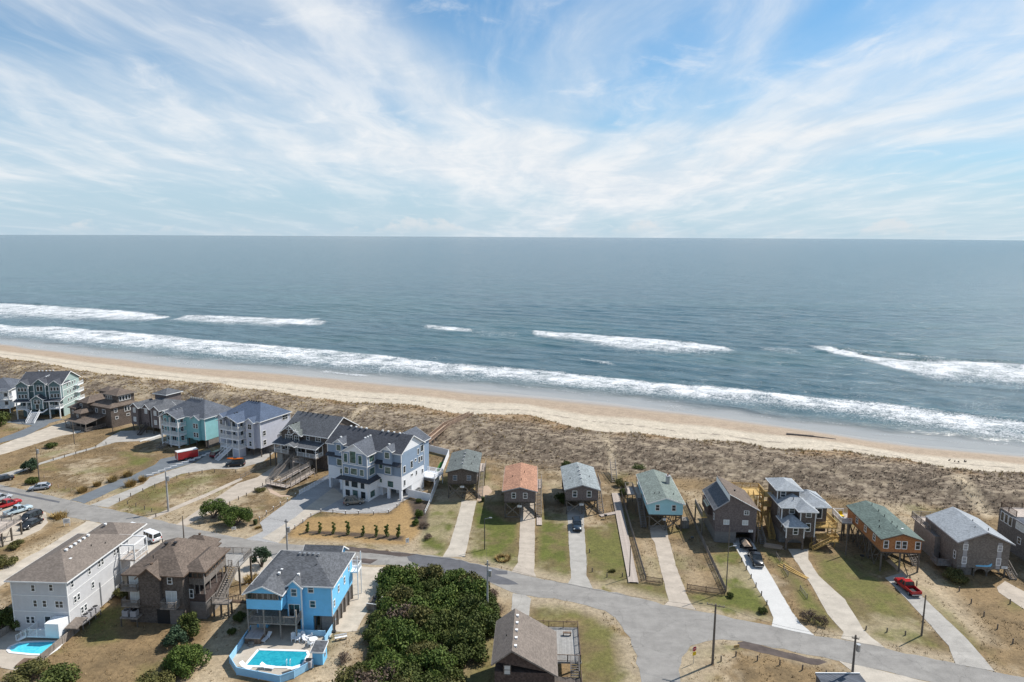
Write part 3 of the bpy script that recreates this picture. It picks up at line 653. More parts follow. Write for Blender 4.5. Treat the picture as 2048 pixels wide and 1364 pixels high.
def arch(P, x0, x1, y, z0, z1, mat, th=.12, n=8):
    """wall panel with an arched opening between two posts"""
    b = MB(); r = (x1-x0)/2; cx = (x0+x1)/2; hgt = z1-z0
    for i in range(n):
        a0 = math.pi*i/n; a1 = math.pi*(i+1)/n
        xa, za, xb, zb = cx-r*math.cos(a0), z0+hgt*.8*math.sin(a0), cx-r*math.cos(a1), z0+hgt*.8*math.sin(a1)
        for yy in (y, y+th): b.poly([(xa, yy, za), (xb, yy, zb), (xb, yy, z1), (xa, yy, z1)])
        b.poly([(xa, y, za), (xb, y, zb), (xb, y+th, zb), (xa, y+th, za)])
    return b.build('arch', mat, P)
def acunit(P, x, y, z, s=.9):
    b = MB().box(-s/2, s/2, -s/2, s/2, 0, s*.95); 
    o = b.build('condenser', 'steel', P, (x, y, z)); MB().cyl((0, 0, s*.95), (0, 0, s*.99), s*.42, s*.42, 12).build('fan_grille', 'dark_metal', o); return o
# ---------------------------------------------------------------- houses
def wp(P, x, y, z=0.0):
    a = P.rotation_euler[2]; l = P.location
    return Vector((l[0]+x*math.cos(a)-y*math.sin(a), l[1]+x*math.sin(a)+y*math.cos(a), l[2]+z))
def condenser(P, x, y, z, label, s=.95, group=None):
    o = thing('air_conditioner', label, 'air conditioner', wp(P, x, y, z), math.degrees(P.rotation_euler[2]), group)
    key = ('ac', s)
    if key not in CACHE:
        b = MB().box(-s/2, s/2, -s/2, s/2, .06, s*1.05)
        for k in range(7): b.box(-s/2-.012, s/2+.012, -s/2-.012, s/2+.012, .16+k*s*.12, .19+k*s*.12)
        CACHE[key] = (b.mesh('casing', 'grey_trim'), MB().cyl((0, 0, s*1.05), (0, 0, s*1.09), s*.43, s*.43, 14).mesh('fan_grille', 'black_plastic'))
    link('casing', CACHE[key][0], o); link('fan_grille', CACHE[key][1], o); return o
def rposts(P, xy, z0, z1, mat='white_trim', w=.16):
    for x, y in xy: MB().box(x-w/2, x+w/2, y-w/2, y+w/2, z0, z1).build('porch_post', mat, P)

def cottage(name, label, o, ang, w, d, zf, ze, rise, wall, roof, trim, wins, xb, side=1, railm='weathered', sw='white_trim', pane='glass', y_st=(.3, 8.2), dk=(8.2, 14), back=True, ov=.4):
    P = thing(name, label, 'house', o, ang)
    block(P, 0, w, 0, d, zf, ze, wall); block(P, .12, w-.12, .12, d-.12, zf-.32, zf-.01, 'dark_wood', 'floor_frame')
    gable(P, 0, w, 0, d, ze, rise, 'y', ov, roof, wall, trim)
    cols = [.2, w*.5, w-.2]; rows = [.18, d*.34, d*.67, d-.2]
    pilings(P, [(x, y) for x in cols for y in rows], zf-.33)
    for a, c in xb:
        brace(P, (cols[a]+.05, .04, zf-.45), (cols[c]-.05, .04, .5)); brace(P, (cols[a]+.05, -.06, .5), (cols[c]-.05, -.06, zf-.45))
    for y in rows[1:3]:
        brace(P, (cols[0], y, zf-.45), (cols[1], y, .4)); brace(P, (cols[2], y, zf-.45), (cols[1], y, .4))
    for x in (cols[0], cols[2]): brace(P, (x, rows[0], zf-.5), (x, rows[1], .5)); brace(P, (x, rows[3], zf-.5), (x, rows[2], .5))
    for (u, z, ww, hh) in wins: window(P, 'f', -.005, u, zf+z, ww, hh, sw, pane)
    for y in (d*.2, d*.45, d*.7):
        window(P, 'r', w+.005, y, zf+.85, .8, 1.0, sw, pane); window(P, 'l', -.005, y, zf+.85, .8, 1.0, sw, pane)
    xs = w+.75 if side > 0 else -.75
    stairs(P, (xs, y_st[0], 0), (xs, y_st[1], zf), 1.05, railm)
    x0, x1 = (w, w+1.4) if side > 0 else (-1.4, 0)
    deck(P, x0+(.05 if side > 0 else 0), x1-(0 if side > 0 else .05), dk[0], dk[1], zf, 'boardwalk')
    xo = x1 if side > 0 else x0
    rail(P, [(xo, dk[0]+.0, zf), (xo, dk[1], zf)], railm, 1., .2)
    pilings(P, [(xo-.1*side, dk[0]+.3), (xo-.1*side, dk[1]-.2)], zf-.25, w=.16)
    if back:
        deck(P, 0, w, d+.02, d+2.4, zf, 'boardwalk'); rail(P, [(0, d+2.3, zf), (w, d+2.3, zf)], railm, 1., .2); pilings(P, [(.2, d+2.2), (w-.2, d+2.2)], zf-.25, w=.18)
    zr = ze+rise
    return P
def signboard(P, x, z, y=-.12, w=.9, h=.45, mat='white_trim'):
    s_ = MB().box(x-w/2, x+w/2, y-.04, y, z, z+h).build('name_board', mat, P)
    b = MB()
    for k in range(3): b.box(x-w*.36, x+w*(.36-.12*k), y-.046, y-.041, z+h*(.72-.26*k), z+h*(.80-.26*k))
    b.build('lettering', 'glass_blue', s_)

P = cottage('beach_cottage', 'brown stilted cottage with mossy green roof beside the white vinyl yard fence', (-14.6, 149.8), -.8, 6.7, 13.6, 3.75, 6.4, .85, 'shake_brown', 'roof_moss', 'dark_wood',
            [(1.7, .75, .8, 1.05), (4.9, .75, .8, 1.05)], [(0, 1), (1, 2)], sw='grey_trim', pane='glass_blue')
brace(P, (.2, -.12, 1.9), (6.5, -.12, 1.9)); signboard(P, 3.35, 2.7); vents(P, [(3.2, y, 7.45) for y in (3, 5.5, 8, 10.5)], 'grey_trim', .3); pipes(P, [(1.2, 6, 6.9), (5.2, 4, 6.95), (5.6, 9, 6.9)])
P = cottage('beach_cottage', 'brown stilted cottage with faded orange shingle roof', (-1.5, 139.0), -1.7, 6.75, 15.2, 3.75, 6.15, .85, 'shake_mauve', 'roof_orange', 'grey_trim',
            [(2.05, .85, .72, 1.05), (4.5, .85, .72, 1.05)], [(0, 1)])
signboard(P, 3.3, 2.55); pipes(P, [(3.6, 4, 7.2), (4.2, 9, 7.1), (1.6, 7, 6.7)]); brace(P, (.3, -.1, .35), (3.3, -.1, .35))
bm_ = MB().box(7.0, 8.1, -3.6, .2, .12, .2).build('entry_walk', 'boardwalk', P)
P = cottage('beach_cottage', 'brown stilted cottage with pale grey roof and dark car parked in front', (11.9, 141.2), -.8, 7.0, 14.2, 3.3, 5.7, 1.05, 'shake_mauve', 'roof_grey', 'grey_trim',
            [(1.9, .75, .8, 1.25), (5.0, .75, .8, 1.25)], [(0, 1), (1, 2)])
signboard(P, 3.4, 2.1); vents(P, [(3.5, y, 6.95) for y in (3.5, 6, 8.5, 11)], 'grey_trim', .3); pipes(P, [(1.2, 5, 6.2), (5.6, 6, 6.3)])
P = cottage('beach_cottage', 'pale aqua stilted cottage with green roof and brick chimney', (28.3, 133.2), -2.6, 6.9, 16.6, 3.5, 5.95, 1.15, 'sid_aqua', 'roof_green', 'white_trim',
            [(1.75, .9, .72, 1.15), (5.05, .9, .72, 1.15)], [(0, 1), (1, 2)], side=-1, railm='weathered', y_st=(1.2, 9), dk=(9, 15.5))
ch = MB().box(5.1, 5.8, 9.4, 10.3, 5.9, 8.2).build('chimney', 'conc_block', P); MB().box(5.0, 5.9, 9.3, 10.4, 8.2, 8.35).build('chimney_cap', 'grey_trim', ch); MB().cyl((5.45, 9.85, 8.35), (5.45, 9.85, 8.75), .16, .16, 8).build('flue', 'roof_orange', ch)
signboard(P, 3.2, 2.3, w=.6); pipes(P, [(1.6, 3.4, 6.6), (2.5, 3, 6.9), (5.5, 3.2, 6.6)]); deck(P, -3.1, -1.42, 11, 15.6, 3.5, 'boardwalk'); rail(P, [(-3.1, 11, 3.5), (-3.1, 15.5, 3.5), (-1.4, 15.5, 3.5)], 'weathered'); pilings(P, [(-3, 11.2), (-3, 15.3)], 3.3, w=.18)
block(P, 7.2, 8.6, 1.4, 3.4, 0, 1.7, 'weathered', 'storage_box')
fr_ = MB()
for k in range(4): fr_.bar((3.6+k*.8, 1.0+k*.8, .2), (4.4+k*.7, .7+k*.8, 3.0), .07, .16)
fr_.build('cross_bracing', 'piling', P)

# brown house with the raised clerestory roof
P = thing('clerestory_house', 'brown shingled house with split roof and clerestory between picket fence and black pickup', 'house', (40.4, 127.8), -3.5)
block(P, 0, 7.9, 0, 10.2, 2.3, 7.0, 'shake_mauve'); block(P, 0, 4.1, .02, 10.2, 0, 2.3, 'lath', 'lath_skirt'); block(P, 7.55, 7.9, .05, 10.2, 0, 2.3, 'shake_mauve', 'pier')
block(P, 4.1, 7.5, 4.2, 4.35, 0, 2.3, 'dark_wood', 'garage_back')
shed(P, [(2.3, -.35, 10.25), (8.4, -.35, 7.0), (8.4, 10.55, 7.0), (2.3, 10.55, 10.25)], 'roof_brown', None)
gw = MB()
for y_ in (0.0, 10.2): gw.slab([(0, y_, 0), (7.9, y_, 0), (7.9, y_, 0)], 0) if False else gw.poly([(0, y_, 6.9), (7.9, y_, 6.9), (7.9, y_, 7.1), (2.5, y_, 9.98), (2.5, y_, 8.75), (0, y_, 7.05)])
gw.build('gable_wall', 'shake_mauve', P)
trimbars(P, [((2.3, -.36, 10.2), (8.4, -.36, 6.95))], 'white_trim', .1, 'fascia')
shed(P, [(-.5, -.3, 6.9), (2.45, -.3, 8.95), (2.45, 10.5, 8.95), (-.5, 10.5, 6.9)], 'roof_charcoal', 'grey_trim')
MB().box(2.36, 2.47, -.3, 10.5, 8.9, 10.05).build('clerestory', 'white_trim', P)
block(P, -.9, 0, 3, 8.4, 4.5, 6.6, 'shake_dark', 'bay'); shed(P, [(-1.2, 2.8, 6.3), (.2, 2.8, 7.3), (.2, 6.2, 7.3), (-1.2, 6.2, 6.3)], 'roof_green', None)
window(P, 'f', -.005, 5.9, 6.0, .8, .7, mull='hv'); window(P, 'f', -.005, 2.1, 3.9, .95, .8, pane='curtain', mull='v'); window(P, 'f', -.005, 5.75, 3.9, .95, .8, pane='curtain', mull='v'); window(P, 'l', -.005, 1.4, 4.3, .6, 1.1)
signboard(P, 6.9, 2.35, -.02, .85, .5)
deck(P, 3.5, 12.4, 10.25, 14.5, 6.2, 'new_wood'); rail(P, [(3.6, 14.4, 6.2), (12.3, 14.4, 6.2), (12.3, 10.3, 6.2)], 'new_wood'); pilings(P, [(4, 14.2), (8, 14.2), (12.1, 14.2), (12.1, 10.6)], 6.0, mat='new_wood', w=.2)
stairs(P, (9.5, 3.2, 1.6), (9.5, 10.2, 6.2), 1.1, 'new_wood'); deck(P, -2.3, -1.2, 2, 9, 4.4, 'new_wood'); rail(P, [(-2.2, 2.1, 4.4), (-2.2, 9, 4.4)], 'weathered'); pilings(P, [(-2.1, 2.2), (-2.1, 8.8)], 4.2)
stairs(P, (9.4, -.2, 0), (9.4, 3.0, 1.6), 1.0, 'weathered'); vents(P, [(4.6, 4.5, 9.15)], 'dark_metal', .25)

# stacked brown house with pale grey hip roofs and new decks
P = thing('tiered_house', 'brown shingled tiered house with pale grey hip roofs and new yellow decks', 'house', (53.4, 124.6), -3)
block(P, -.3, 4.4, 2.9, 11.8, 2.4, 7.6, 'shake_brown'); block(P, -.28, 4.0, 3.4, 11.6, 0, 2.4, 'lath', 'lath_skirt'); block(P, -.25, 4.0, 6.0, 11.9, 7.6, 10.0, 'shake_brown')
block(P, -.2, 3.1, 0, 5.0, 2.5, 4.85, 'shake_brown'); hip(P, -.2, 3.3, 0, 4.6, 4.85, 1.5, .45, 'roof_light', 'white_trim')
block(P, 2.6, 5.4, .9, 6, 2.4, 7.6, 'shake_brown'); block(P, 5.3, 8.6, 3.6, 11, 2.4, 7.6, 'shake_brown')
hip(P, -.25, 5.3, 2.9, 10, 7.6, 1.7, .5, 'roof_light', 'white_trim'); hip(P, 2.5, 5.3, .9, 6.5, 7.62, 1.2, .5, 'roof_light', 'white_trim'); hip(P, 4.0, 8.7, 3.7, 11, 7.58, 1.6, .6, 'roof_light', 'white_trim')
hip(P, -.2, 4.0, 6.0, 11.9, 10, 1.2, .55, 'roof_light', 'white_trim'); shed(P, [(5.0, 8.6, 9.1), (6.2, 8.3, 9.3), (9.1, 5.6, 8.1), (8.4, 5.4, 7.95)], 'roof_light', None, .06)
corners(P, -.25, 3.1, 0, 4, 2.5, 4.85); corners(P, 2.6, 5.4, .9, 5, 2.4, 7.6); corners(P, -.3, 4, 6, 11.8, 7.6, 10); MB().box(-.4, -.22, 2.8, 2.98, 4.9, 7.6).build('corner_board', 'white_trim', P)
window(P, 'f', -.005, 1.5, 3.3, .8, 1.15); window(P, 'f', 2.88, 1.6, 6.4, .9, .85); window(P, 'f', .88, 4.1, 6.5, .9, .85); window(P, 'f', .88, 4.15, 3.6, .75, 1.5); window(P, 'f', 5.98, .8, 8.5, .9, 1.1); window(P, 'l', -.31, 4.6, 5.0, .6, 1.6); window(P, 'l', -.21, 1.0, 3.6, .6, .9); window(P, 'l', -.21, 3.2, 3.6, .6, .9); window(P, 'f', 3.58, 7.2, 5.2, .9, 1.9, mull='')
for x in (-.1, 3.0): MB().box(x-.16, x+.16, .0, .3, 0, 2.5).build('porch_post', 'shake_brown', P)
arch(P, .06, 2.84, .05, 1.2, 2.5, 'shake_brown'); block(P, 5.4, 6.0, 1.2, 1.6, 0, 2.4, 'shake_brown', 'pier')
for z, x1 in ((3.9, 10.3), (1.9, 9.9)):
    deck(P, 5.4, x1, 1.6 if z < 3 else 2.2, 3.6, z, 'new_wood_y'); rail(P, [(5.45, 1.7 if z < 3 else 2.3, z), (x1-.05, 1.7 if z < 3 else 2.3, z), (x1-.05, 3.6, z)], 'new_wood')
deck(P, 8.65, 10.3, 3.65, 10, 3.9, 'new_wood_y'); rail(P, [(10.25, 3.7, 3.9), (10.25, 10, 3.9)], 'new_wood')
pilings(P, [(5.6, 2.4), (10.1, 2.5), (10.1, 6), (10.1, 9.8), (9.8, 1.8)], 3.7, mat='new_wood', w=.18)
stairs(P, (4.9, .6, 0), (8.6, 1.0, 1.9), 1.1, 'new_wood'); deck(P, 8.6, 9.95, .3, 1.58, 1.9, 'new_wood_y'); rail(P, [(9.9, 1.6, 1.9), (9.9, .3, 1.9), (8.7, .3, 1.9)], 'new_wood')
for k in range(3):
    z = 3.2+2.1*k; deck(P, -2.0, -.32, 9.3-k*.2, 12, z, 'new_wood'); rail(P, [(-.4, 9.3-k*.2, z), (-1.95, 9.3-k*.2, z), (-1.95, 12, z)], 'new_wood')
stairs(P, (-1.2, 4.5, 0), (-1.2, 9.2, 3.2), 1., 'new_wood'); pilings(P, [(-1.9, 9.4), (-1.9, 11.9)], 8.4, mat='new_wood', w=.18); pilings(P, [(-1.9, 5), (-2.6, 7)], 5.4, mat='new_wood', w=.14); pipes(P, [(1.6, 2.2, 6.1), (2.2, 4.2, 8.7), (3.6, 5.2, 9.0)])

# cedar house on tall pilings
P = cottage('cedar_house', 'orange cedar house with green roof raised on tall grey pilings', (67.0, 116.3), -4.6, 6.9, 15.2, 3.8, 6.2, 1.1, 'shake_cedar', 'roof_green2', 'brown_rail',
            [(.75, .75, .7, 1.3), (2.85, .75, .72, 1.3), (3.95, .75, .72, 1.3), (6.25, .75, .72, 1.3)], [], side=1, y_st=(2.6, 9), dk=(9, 14.6), ov=.3)
for k in range(9):
    brace(P, (.1, .8+k*1.55, 3.4), (.12, 2.5+k*1.55, .2)); 
    if k % 2: brace(P, (.02, .8+k*1.55, .2), (.02, 2.9+k*1.55, 3.4))
deck(P, -2.2, -.03, 12.2, 17.4, 3.8, 'boardwalk'); rail(P, [(-.3, 12.3, 3.8), (-2.1, 12.3, 3.8), (-2.1, 17.3, 3.8), (0, 17.3, 3.8)], 'white_trim'); pilings(P, [(-2, 12.4), (-2, 17.1), (-.6, 12.4), (-.6, 14.8)], 3.6, w=.22)
pipes(P, [(3.6, y, 7.45) for y in (2.5, 4.5, 7.5, 10, 13)]+[(2, 6, 6.95), (1.2, 4, 6.75)]); vents(P, [(4.6, 2.6, 7.05)], 'white_trim', .3)
# grey-brown gabled house
P = thing('gabled_house', 'taupe shingled two storey house with pale grey gable roof and blue fish board', 'house', (80.0, 114.9), -5.7)
block(P, 0, 8.6, 0, 10.6, 1.6, 6.6, 'shake_taupe'); gable(P, 0, 8.6, 0, 10.6, 6.6, 1.9, 'y', .5, 'roof_light', 'shake_taupe', 'grey_trim')
block(P, .3, 2.9, .5, 10, 0, 1.6, 'shake_taupe', 'lower_wall'); pilings(P, [(3.1, .3), (5.3, .3), (8.3, .3), (5.3, 5), (8.3, 5), (8.3, 10)], 1.6); arch(P, 3.2, 5.2, .2, .5, 1.6, 'shake_taupe'); arch(P, 5.4, 7.4, .2, .5, 1.6, 'shake_taupe')
for x in (1.15, 6.9):
    window(P, 'f', -.005, x, 5.0, .62, .95); window(P, 'f', -.005, x, 2.4, .62, 1.15); MB().box(x-.36, x+.36, -.02, 0, 1.62, 6.55).build('panel_strip', 'grey_trim', P)
window(P, 'l', -.005, 1.0, 2.9, .5, 1.3); signboard(P, 8.0, 1.75, -.02, 1.0, .45)
fb = MB()   # blue fish board over the arches
pts = [(3.1, 2.02), (3.3, 2.16), (4.6, 2.18), (5.3, 2.25), (5.75, 2.6), (5.9, 2.55), (5.82, 2.2), (5.7, 2.0), (5.0, 1.92), (3.4, 1.94)]
fb.poly([(x, -.05, z) for x, z in pts]); fb.poly([(x, -.01, z) for x, z in pts[::-1]])
for i in range(len(pts)): a, c = pts[i], pts[(i+1) % len(pts)]; fb.poly([(a[0], -.05, a[1]), (c[0], -.05, c[1]), (c[0], -.01, c[1]), (a[0], -.01, a[1])])
fb.build('fish_board', 'sid_sky', P)
block(P, -1.0, -.02, 6.0, 14, 0, 4.6, 'weathered', 'privacy_wall'); deck(P, -1.0, 6, 10.7, 15.5, 4.6, 'boardwalk'); rail(P, [(-.95, 8, 4.6), (-.95, 15.4, 4.6), (5.9, 15.4, 4.6)], 'weathered', 1.1)
block(P, .5, 2.2, 10.8, 13, 4.6, 6.0, 'shake_taupe', 'hot_tub_surround'); stairs(P, (9.4, -.6, 0), (9.4, 3, 2.0), 1., 'weathered'); pipes(P, [(3.6, 2.2, 8.15), (4.4, 4.5, 8.5), (5.5, 1.5, 8.2)])
deck(P, -2.6, -.1, 1.5, 4, 1.2, 'weathered'); rail(P, [(-2.5, 4, 1.2), (-2.5, 1.6, 1.2), (-.1, 1.6, 1.2)], 'weathered')
# house at the right edge
P = thing('rooftop_deck_house', 'dark grey shingled house with rooftop deck and three tall windows', 'house', (96.2, 116.5), -4)
block(P, 0, 11, -3, 12.5, .0, 7.0, 'shake_grey'); hip(P, 0, 11, -3, 7.5, 7.0, 1.6, .4, 'roof_slate', 'grey_trim'); deck(P, .05, 8, 7.6, 12.4, 7.25, 'boardwalk')
rail(P, [(.1, 7.7, 7.25), (.1, 12.3, 7.25), (8, 12.3, 7.25), (8, 7.7, 7.25)], 'brown_rail', 1.1)
for y in (11.4, 10.2, 9.0): window(P, 'l', -.005, y, 4.9, .85, 1.7, mull='')
window(P, 'l', -.005, 6.2, 5.2, 2.2, 1.2, mull='hv', pane='curtain'); window(P, 'l', -.005, 6.0, 2.6, .8, 1.1); window(P, 'l', -.005, 1.0, 3.2, .8, 1.1)

# ---- big blue and white house
P = thing('grand_house', 'large blue and white clapboard house with dark gabled roof over paved courtyard', 'house', (-43.7, 156.5), -24)
block(P, 0, 7, 0, 9.7, 2.5, 5.7, 'sid_white', 'wall'); block(P, 13.8, 20.6, 0, 9.7, 2.5, 5.7, 'sid_white', 'wall'); block(P, 0, 20.6, .01, 9.69, 5.7, 11.2, 'sid_hblue')
block(P, 5.9, 14.6, 1.2, 9.6, 0, 5.7, 'sid_white', 'wall'); block(P, 18.9, 20.55, 4.2, 9.65, 0, 2.5, 'sid_white', 'wall'); block(P, .1, 20.4, 7.8, 9.6, 0, 2.5, 'sid_white', 'wall')
gable(P, 0, 20.6, 0, 9.7, 11.2, 2.9, 'x', .35, 'roof_dark', 'sid_white', 'white_trim')
block(P, 7, 13.9, -3.6, 1.3, 0, 5.0, 'sid_white'); block(P, 7, 13.9, -3.6, 1.2, 5.0, 11.0, 'sid_hblue'); gable(P, 7, 13.9, -3.6, 5.0, 11.0, 2.1, 'y', .4, 'roof_slate', 'sid_white', 'white_trim', ends=(1, 0))
shed(P, [(5.6, -4.5, 4.7), (15.0, -4.5, 4.7), (14.2, -3.5, 5.4), (6.6, -3.5, 5.4)], 'roof_dark', None, .12); shed(P, [(14.2, -3.52, 5.4), (15.0, -4.5, 4.72), (15.0, .3, 4.72), (13.9, .3, 5.4)], 'roof_dark', None, .12)
for x0, x1 in ((0, 6.95), (14.0, 20.6)): shed(P, [(x0-.2, -.95, 8.35), (x1+.2, -.95, 8.35), (x1+.1, .02, 9.0), (x0-.1, .02, 9.0)], 'roof_dark', None, .1)
for x0, x1 in ((2.6, 5.0), (16.1, 18.5)):
    block(P, x0, x1, -.7, 1.5, 8.6, 11.7, 'sid_hblue', 'dormer'); gable(P, x0, x1, -.7, 2.6, 11.7, .9, 'y', .3, 'roof_slate', 'sid_white', 'white_trim', ends=(1, 0)); window(P, 'f', -.71, (x0+x1)/2, 9.9, 1.2, 1.35, pane='glass_green', mull='')
    block(P, x0+.1, x1-.1, -.5, .2, 5.8, 8.3, 'sid_hblue', 'bay'); window(P, 'f', -.51, (x0+x1)/2, 6.2, 1.5, 1.5, pane='glass_green', mull='')
for x, w_, h_ in ((8.0, .95, 2.0), (10.0, 1.6, 2.75), (12.0, .95, 2.0)): window(P, 'f', -3.61, x, 8.6, w_, h_, pane='glass_green', mull='')
for x, w_ in ((8.1, 1.05), (10.2, 1.7), (12.4, 1.05)): window(P, 'f', -3.61, x, 5.95, w_, 1.4, pane='glass_green', mull=''); window(P, 'f', -3.61, x+.1, 2.9, w_, 1.45, pane='glass', mull='')
window(P, 'f', -3.61, 8.3, .75, .95, 1.15, 'dark_metal', mull=''); window(P, 'f', -3.61, 12.6, .75, .95, 1.3, 'dark_metal', mull=''); door(P, 'f', -3.61, 10.4, .05, 1.3, 2.1, 'grey_trim', 'glass_green')
for z, h_, w_ in ((.6, 1.5, 1.7), (5.95, 1.6, 2.0), (9.0, 1.5, 1.8), (4.2, .45, 1.4)): window(P, 'r', 13.92, -1.9, z, w_, h_, pane='glass_green', mull='')
window(P, 'f', -.01, 17.6, 2.9, 1.5, 1.4, pane='glass_green', mull=''); window(P, 'f', -.01, 15.0, 3.6, .6, .9, pane='glass_green', mull=''); window(P, 'f', -.01, 4.2, 4.0, 1.4, 1.2, pane='glass_green', mull=''); window(P, 'f', -.02, 15.1, 7.0, .9, 1.1, pane='glass_green', mull='')
for y, z, w_, h_ in ((1.2, 3.3, .6, 1.3), (4.3, 4.6, .7, .5), (6.3, 4.2, .5, 1.0), (9.0, 3.8, .5, 1.0), (1.2, 6.4, .8, 1.5), (4.3, 6.6, .8, 1.6), (6.0, 7.7, .7, .5), (7.6, 6.9, .6, 1.3), (8.9, 9.2, 1.1, 1.5), (7.2, 9.0, .6, 1.3), (8.7, 7.0, .7, 1.1)): window(P, 'r', 20.61, y, z, w_, h_, mull='')
for x, y in ((.3, .3), (3.6, .3), (6.6, .3), (16.9, .3), (20.2, .3), (.3, 4), (16.9, 4)): MB().box(x-.28, x+.28, y-.28, y+.28, 0, 2.5).build('column', 'white_vinyl', P)
corners(P, 0, 20.6, 0, 9.7, 5.7, 11.1); corners(P, 7, 13.9, -3.6, .5, 0, 10.9); band(P, 7, 13.9, -3.6, 1, 8.1); vents(P, [(x, 4.6, 14.35) for x in (3.5, 5, 6.5, 8, 12.6, 14.2, 15.8, 17.4)]+[(10.2, 1+k, 13.25) for k in range(3)]+[(3.8, .3, 12.85), (17.3, .3, 12.85)])
for k in range(3):
    deck(P, 17.5, 23.5, 9.8, 14, 2.6+k*2.9, 'white_vinyl') if k < 1 else None
    if k < 1: rail(P, [(20.7, 9.85, 2.6+k*2.9), (23.4, 9.85, 2.6+k*2.9), (23.4, 13.9, 2.6+k*2.9), (17.6, 13.9, 2.6+k*2.9)], 'white_vinyl')
pilings(P, [(23.3, 9.95), (23.3, 13.8), (17.7, 13.8)], 2.4, mat='white_vinyl', w=.2)
# rear pavilion roof of the same house
gable(P, 11, 19, 9.75, 15, 10.6, 2.2, 'y', .3, 'roof_slate', 'sid_white', 'white_trim', ends=(0, 1)); block(P, 11.1, 18.9, 9.72, 14.9, 2.5, 10.6, 'sid_hblue')

# ---- brown house with the long ramp
P = thing('ramp_house', 'brown shingled house with white gable trusses and long zigzag wooden ramp', 'house', (-59.6, 170.6), -24)
block(P, -1.2, 13.0, 2.4, 14.5, 3.6, 9.2, 'shake_brown'); block(P, 7.5, 12.8, 3.0, 14, .0, 3.6, 'shake_brown', 'lower_wall'); gable(P, -1.2, 13.0, 2.4, 14.5, 9.2, 3.6, 'x', .5, 'roof_charcoal', 'shake_brown', 'white_trim')
gable(P, -1.3, 4.6, 1.6, 8.4, 9.0, 2.0, 'y', .45, 'roof_moss', 'shake_brown', 'white_trim', ends=(1, 0)); gable(P, 2.8, 5.4, 1.2, 6, 8.9, .9, 'y', .3, 'roof_moss', 'shake_brown', 'white_trim', ends=(1, 0)); block(P, -1.25, 4.5, 1.62, 2.5, 3.6, 8.98, 'shake_brown', 'bay')
block(P, 13.0, 13.6, 4, 10, 3.6, 8.0, 'shake_brown', 'bay')
for x0, x1, z, y in ((-1.7, 4.9, 9.1, 1.1), (2.5, 5.7, 8.9, .9)): trimbars(P, [(((x0+x1)/2-.9, y, z+1.0), ((x0+x1)/2+.9, y, z+1.0)), (((x0+x1)/2, y, z+.4), ((x0+x1)/2, y, z+1.6))], 'white_trim', .12, 'gable_truss')
deck(P, -2.0, 11.6, -.6, 2.38, 4.1, 'weathered_y'); shed(P, [(-2.3, -1.0, 6.6), (12.0, -1.0, 6.6), (12.0, 2.42, 7.5), (-2.3, 2.42, 7.5)], 'roof_charcoal', 'white_trim', .12); gable(P, 2.6, 5.6, -1.6, 1.4, 6.7, .7, 'y', .25, 'roof_charcoal', 'white_trim', 'white_trim', ends=(1, 0))
rposts(P, [(x, -.5) for x in (-1.9, .3, 2.6, 5.6, 8.4, 11.5)]+[(11.5, 2.2)], 4.1, 6.7); rail(P, [(-1.95, 2.3, 4.1), (-1.95, -.5, 4.1), (2.6, -.5, 4.1)], 'white_trim'); rail(P, [(5.6, -.5, 4.1), (11.5, -.5, 4.1), (11.5, 2.3, 4.1)], 'white_trim')
pilings(P, [(x, -.4) for x in (-1.8, 1, 2.6, 5.6, 8.4, 11.4)]+[(x, 5) for x in (-1, 3, 6)], 3.9); deck(P, -3.6, -1.25, 2.5, 6, 6.6, 'weathered'); rail(P, [(-1.3, 2.55, 6.6), (-3.5, 2.55, 6.6), (-3.5, 6, 6.6)], 'weathered')
deck(P, -3.8, -2.05, -.6, 4, 4.1, 'weathered'); rail(P, [(-2, -.5, 4.1), (-3.7, -.5, 4.1), (-3.7, 4, 4.1)], 'weathered'); pilings(P, [(-3.6, -.4), (-3.6, 3.8)], 3.9)
for x, w_ in ((.6, 1.1), (1.8, 1.1)): window(P, 'f', 1.6, x, 7.2, w_, 1.2, mull='hv')
window(P, 'f', 1.6, 1.2, 8.55, .7, .5, mull='a'); window(P, 'f', 1.18, 4.1, 7.1, 1.3, 1.5, mull='hv'); window(P, 'f', 2.39, 6.7, 7.6, .8, 1.1); window(P, 'f', 2.39, 10.0, 7.6, 1.5, 1.2, mull='hv'); window(P, 'f', 2.39, 9.2, 4.6, 1.2, 1.6); window(P, 'f', 1.6, .5, 4.7, 1.4, 1.7, mull='v'); door(P, 'f', 1.6, 4.1, 4.15, 1.7, 2.1); window(P, 'r', 13.01, 5, 7.2, .8, 1.2); window(P, 'r', 13.01, 8.6, 5, .8, 1.2)
stairs(P, (4.1, -8.2, .2), (4.1, -.7, 4.1), 1.5, 'weathered')
def ramp(P, a, c, w=1.3, mat='boardwalk', rm='weathered'):
    a, c = Vector(a), Vector(c); d = (c-a); h_ = Vector((-d.y, d.x, 0)).normalized()*w/2
    MB().slab([a-h_, c-h_, c+h_, a+h_], .12).build('ramp', mat, P); rail(P, [a-h_, c-h_], rm, .95, 0, 1.8, rails=3); rail(P, [a+h_, c+h_], rm, .95, 0, 1.8, rails=3)
    n = max(2, int(d.length/2.5))
    for i in range(n+1):
        q = a+d*i/n
        for s_ in (-1, 1): MB().box(q.x+s_*h_.x-.06, q.x+s_*h_.x+.06, q.y+s_*h_.y-.06, q.y+s_*h_.y+.06, -.1, q.z).build('ramp_post', mat, P)
ramp(P, (11.6, -2.0, 1.2), (11.6, -10.6, .35)); ramp(P, (8.6, -10.6, 1.1), (10.0, -1.6, 2.6)); ramp(P, (6.4, -3.0, 3.6), (9.2, -1.2, 2.7))
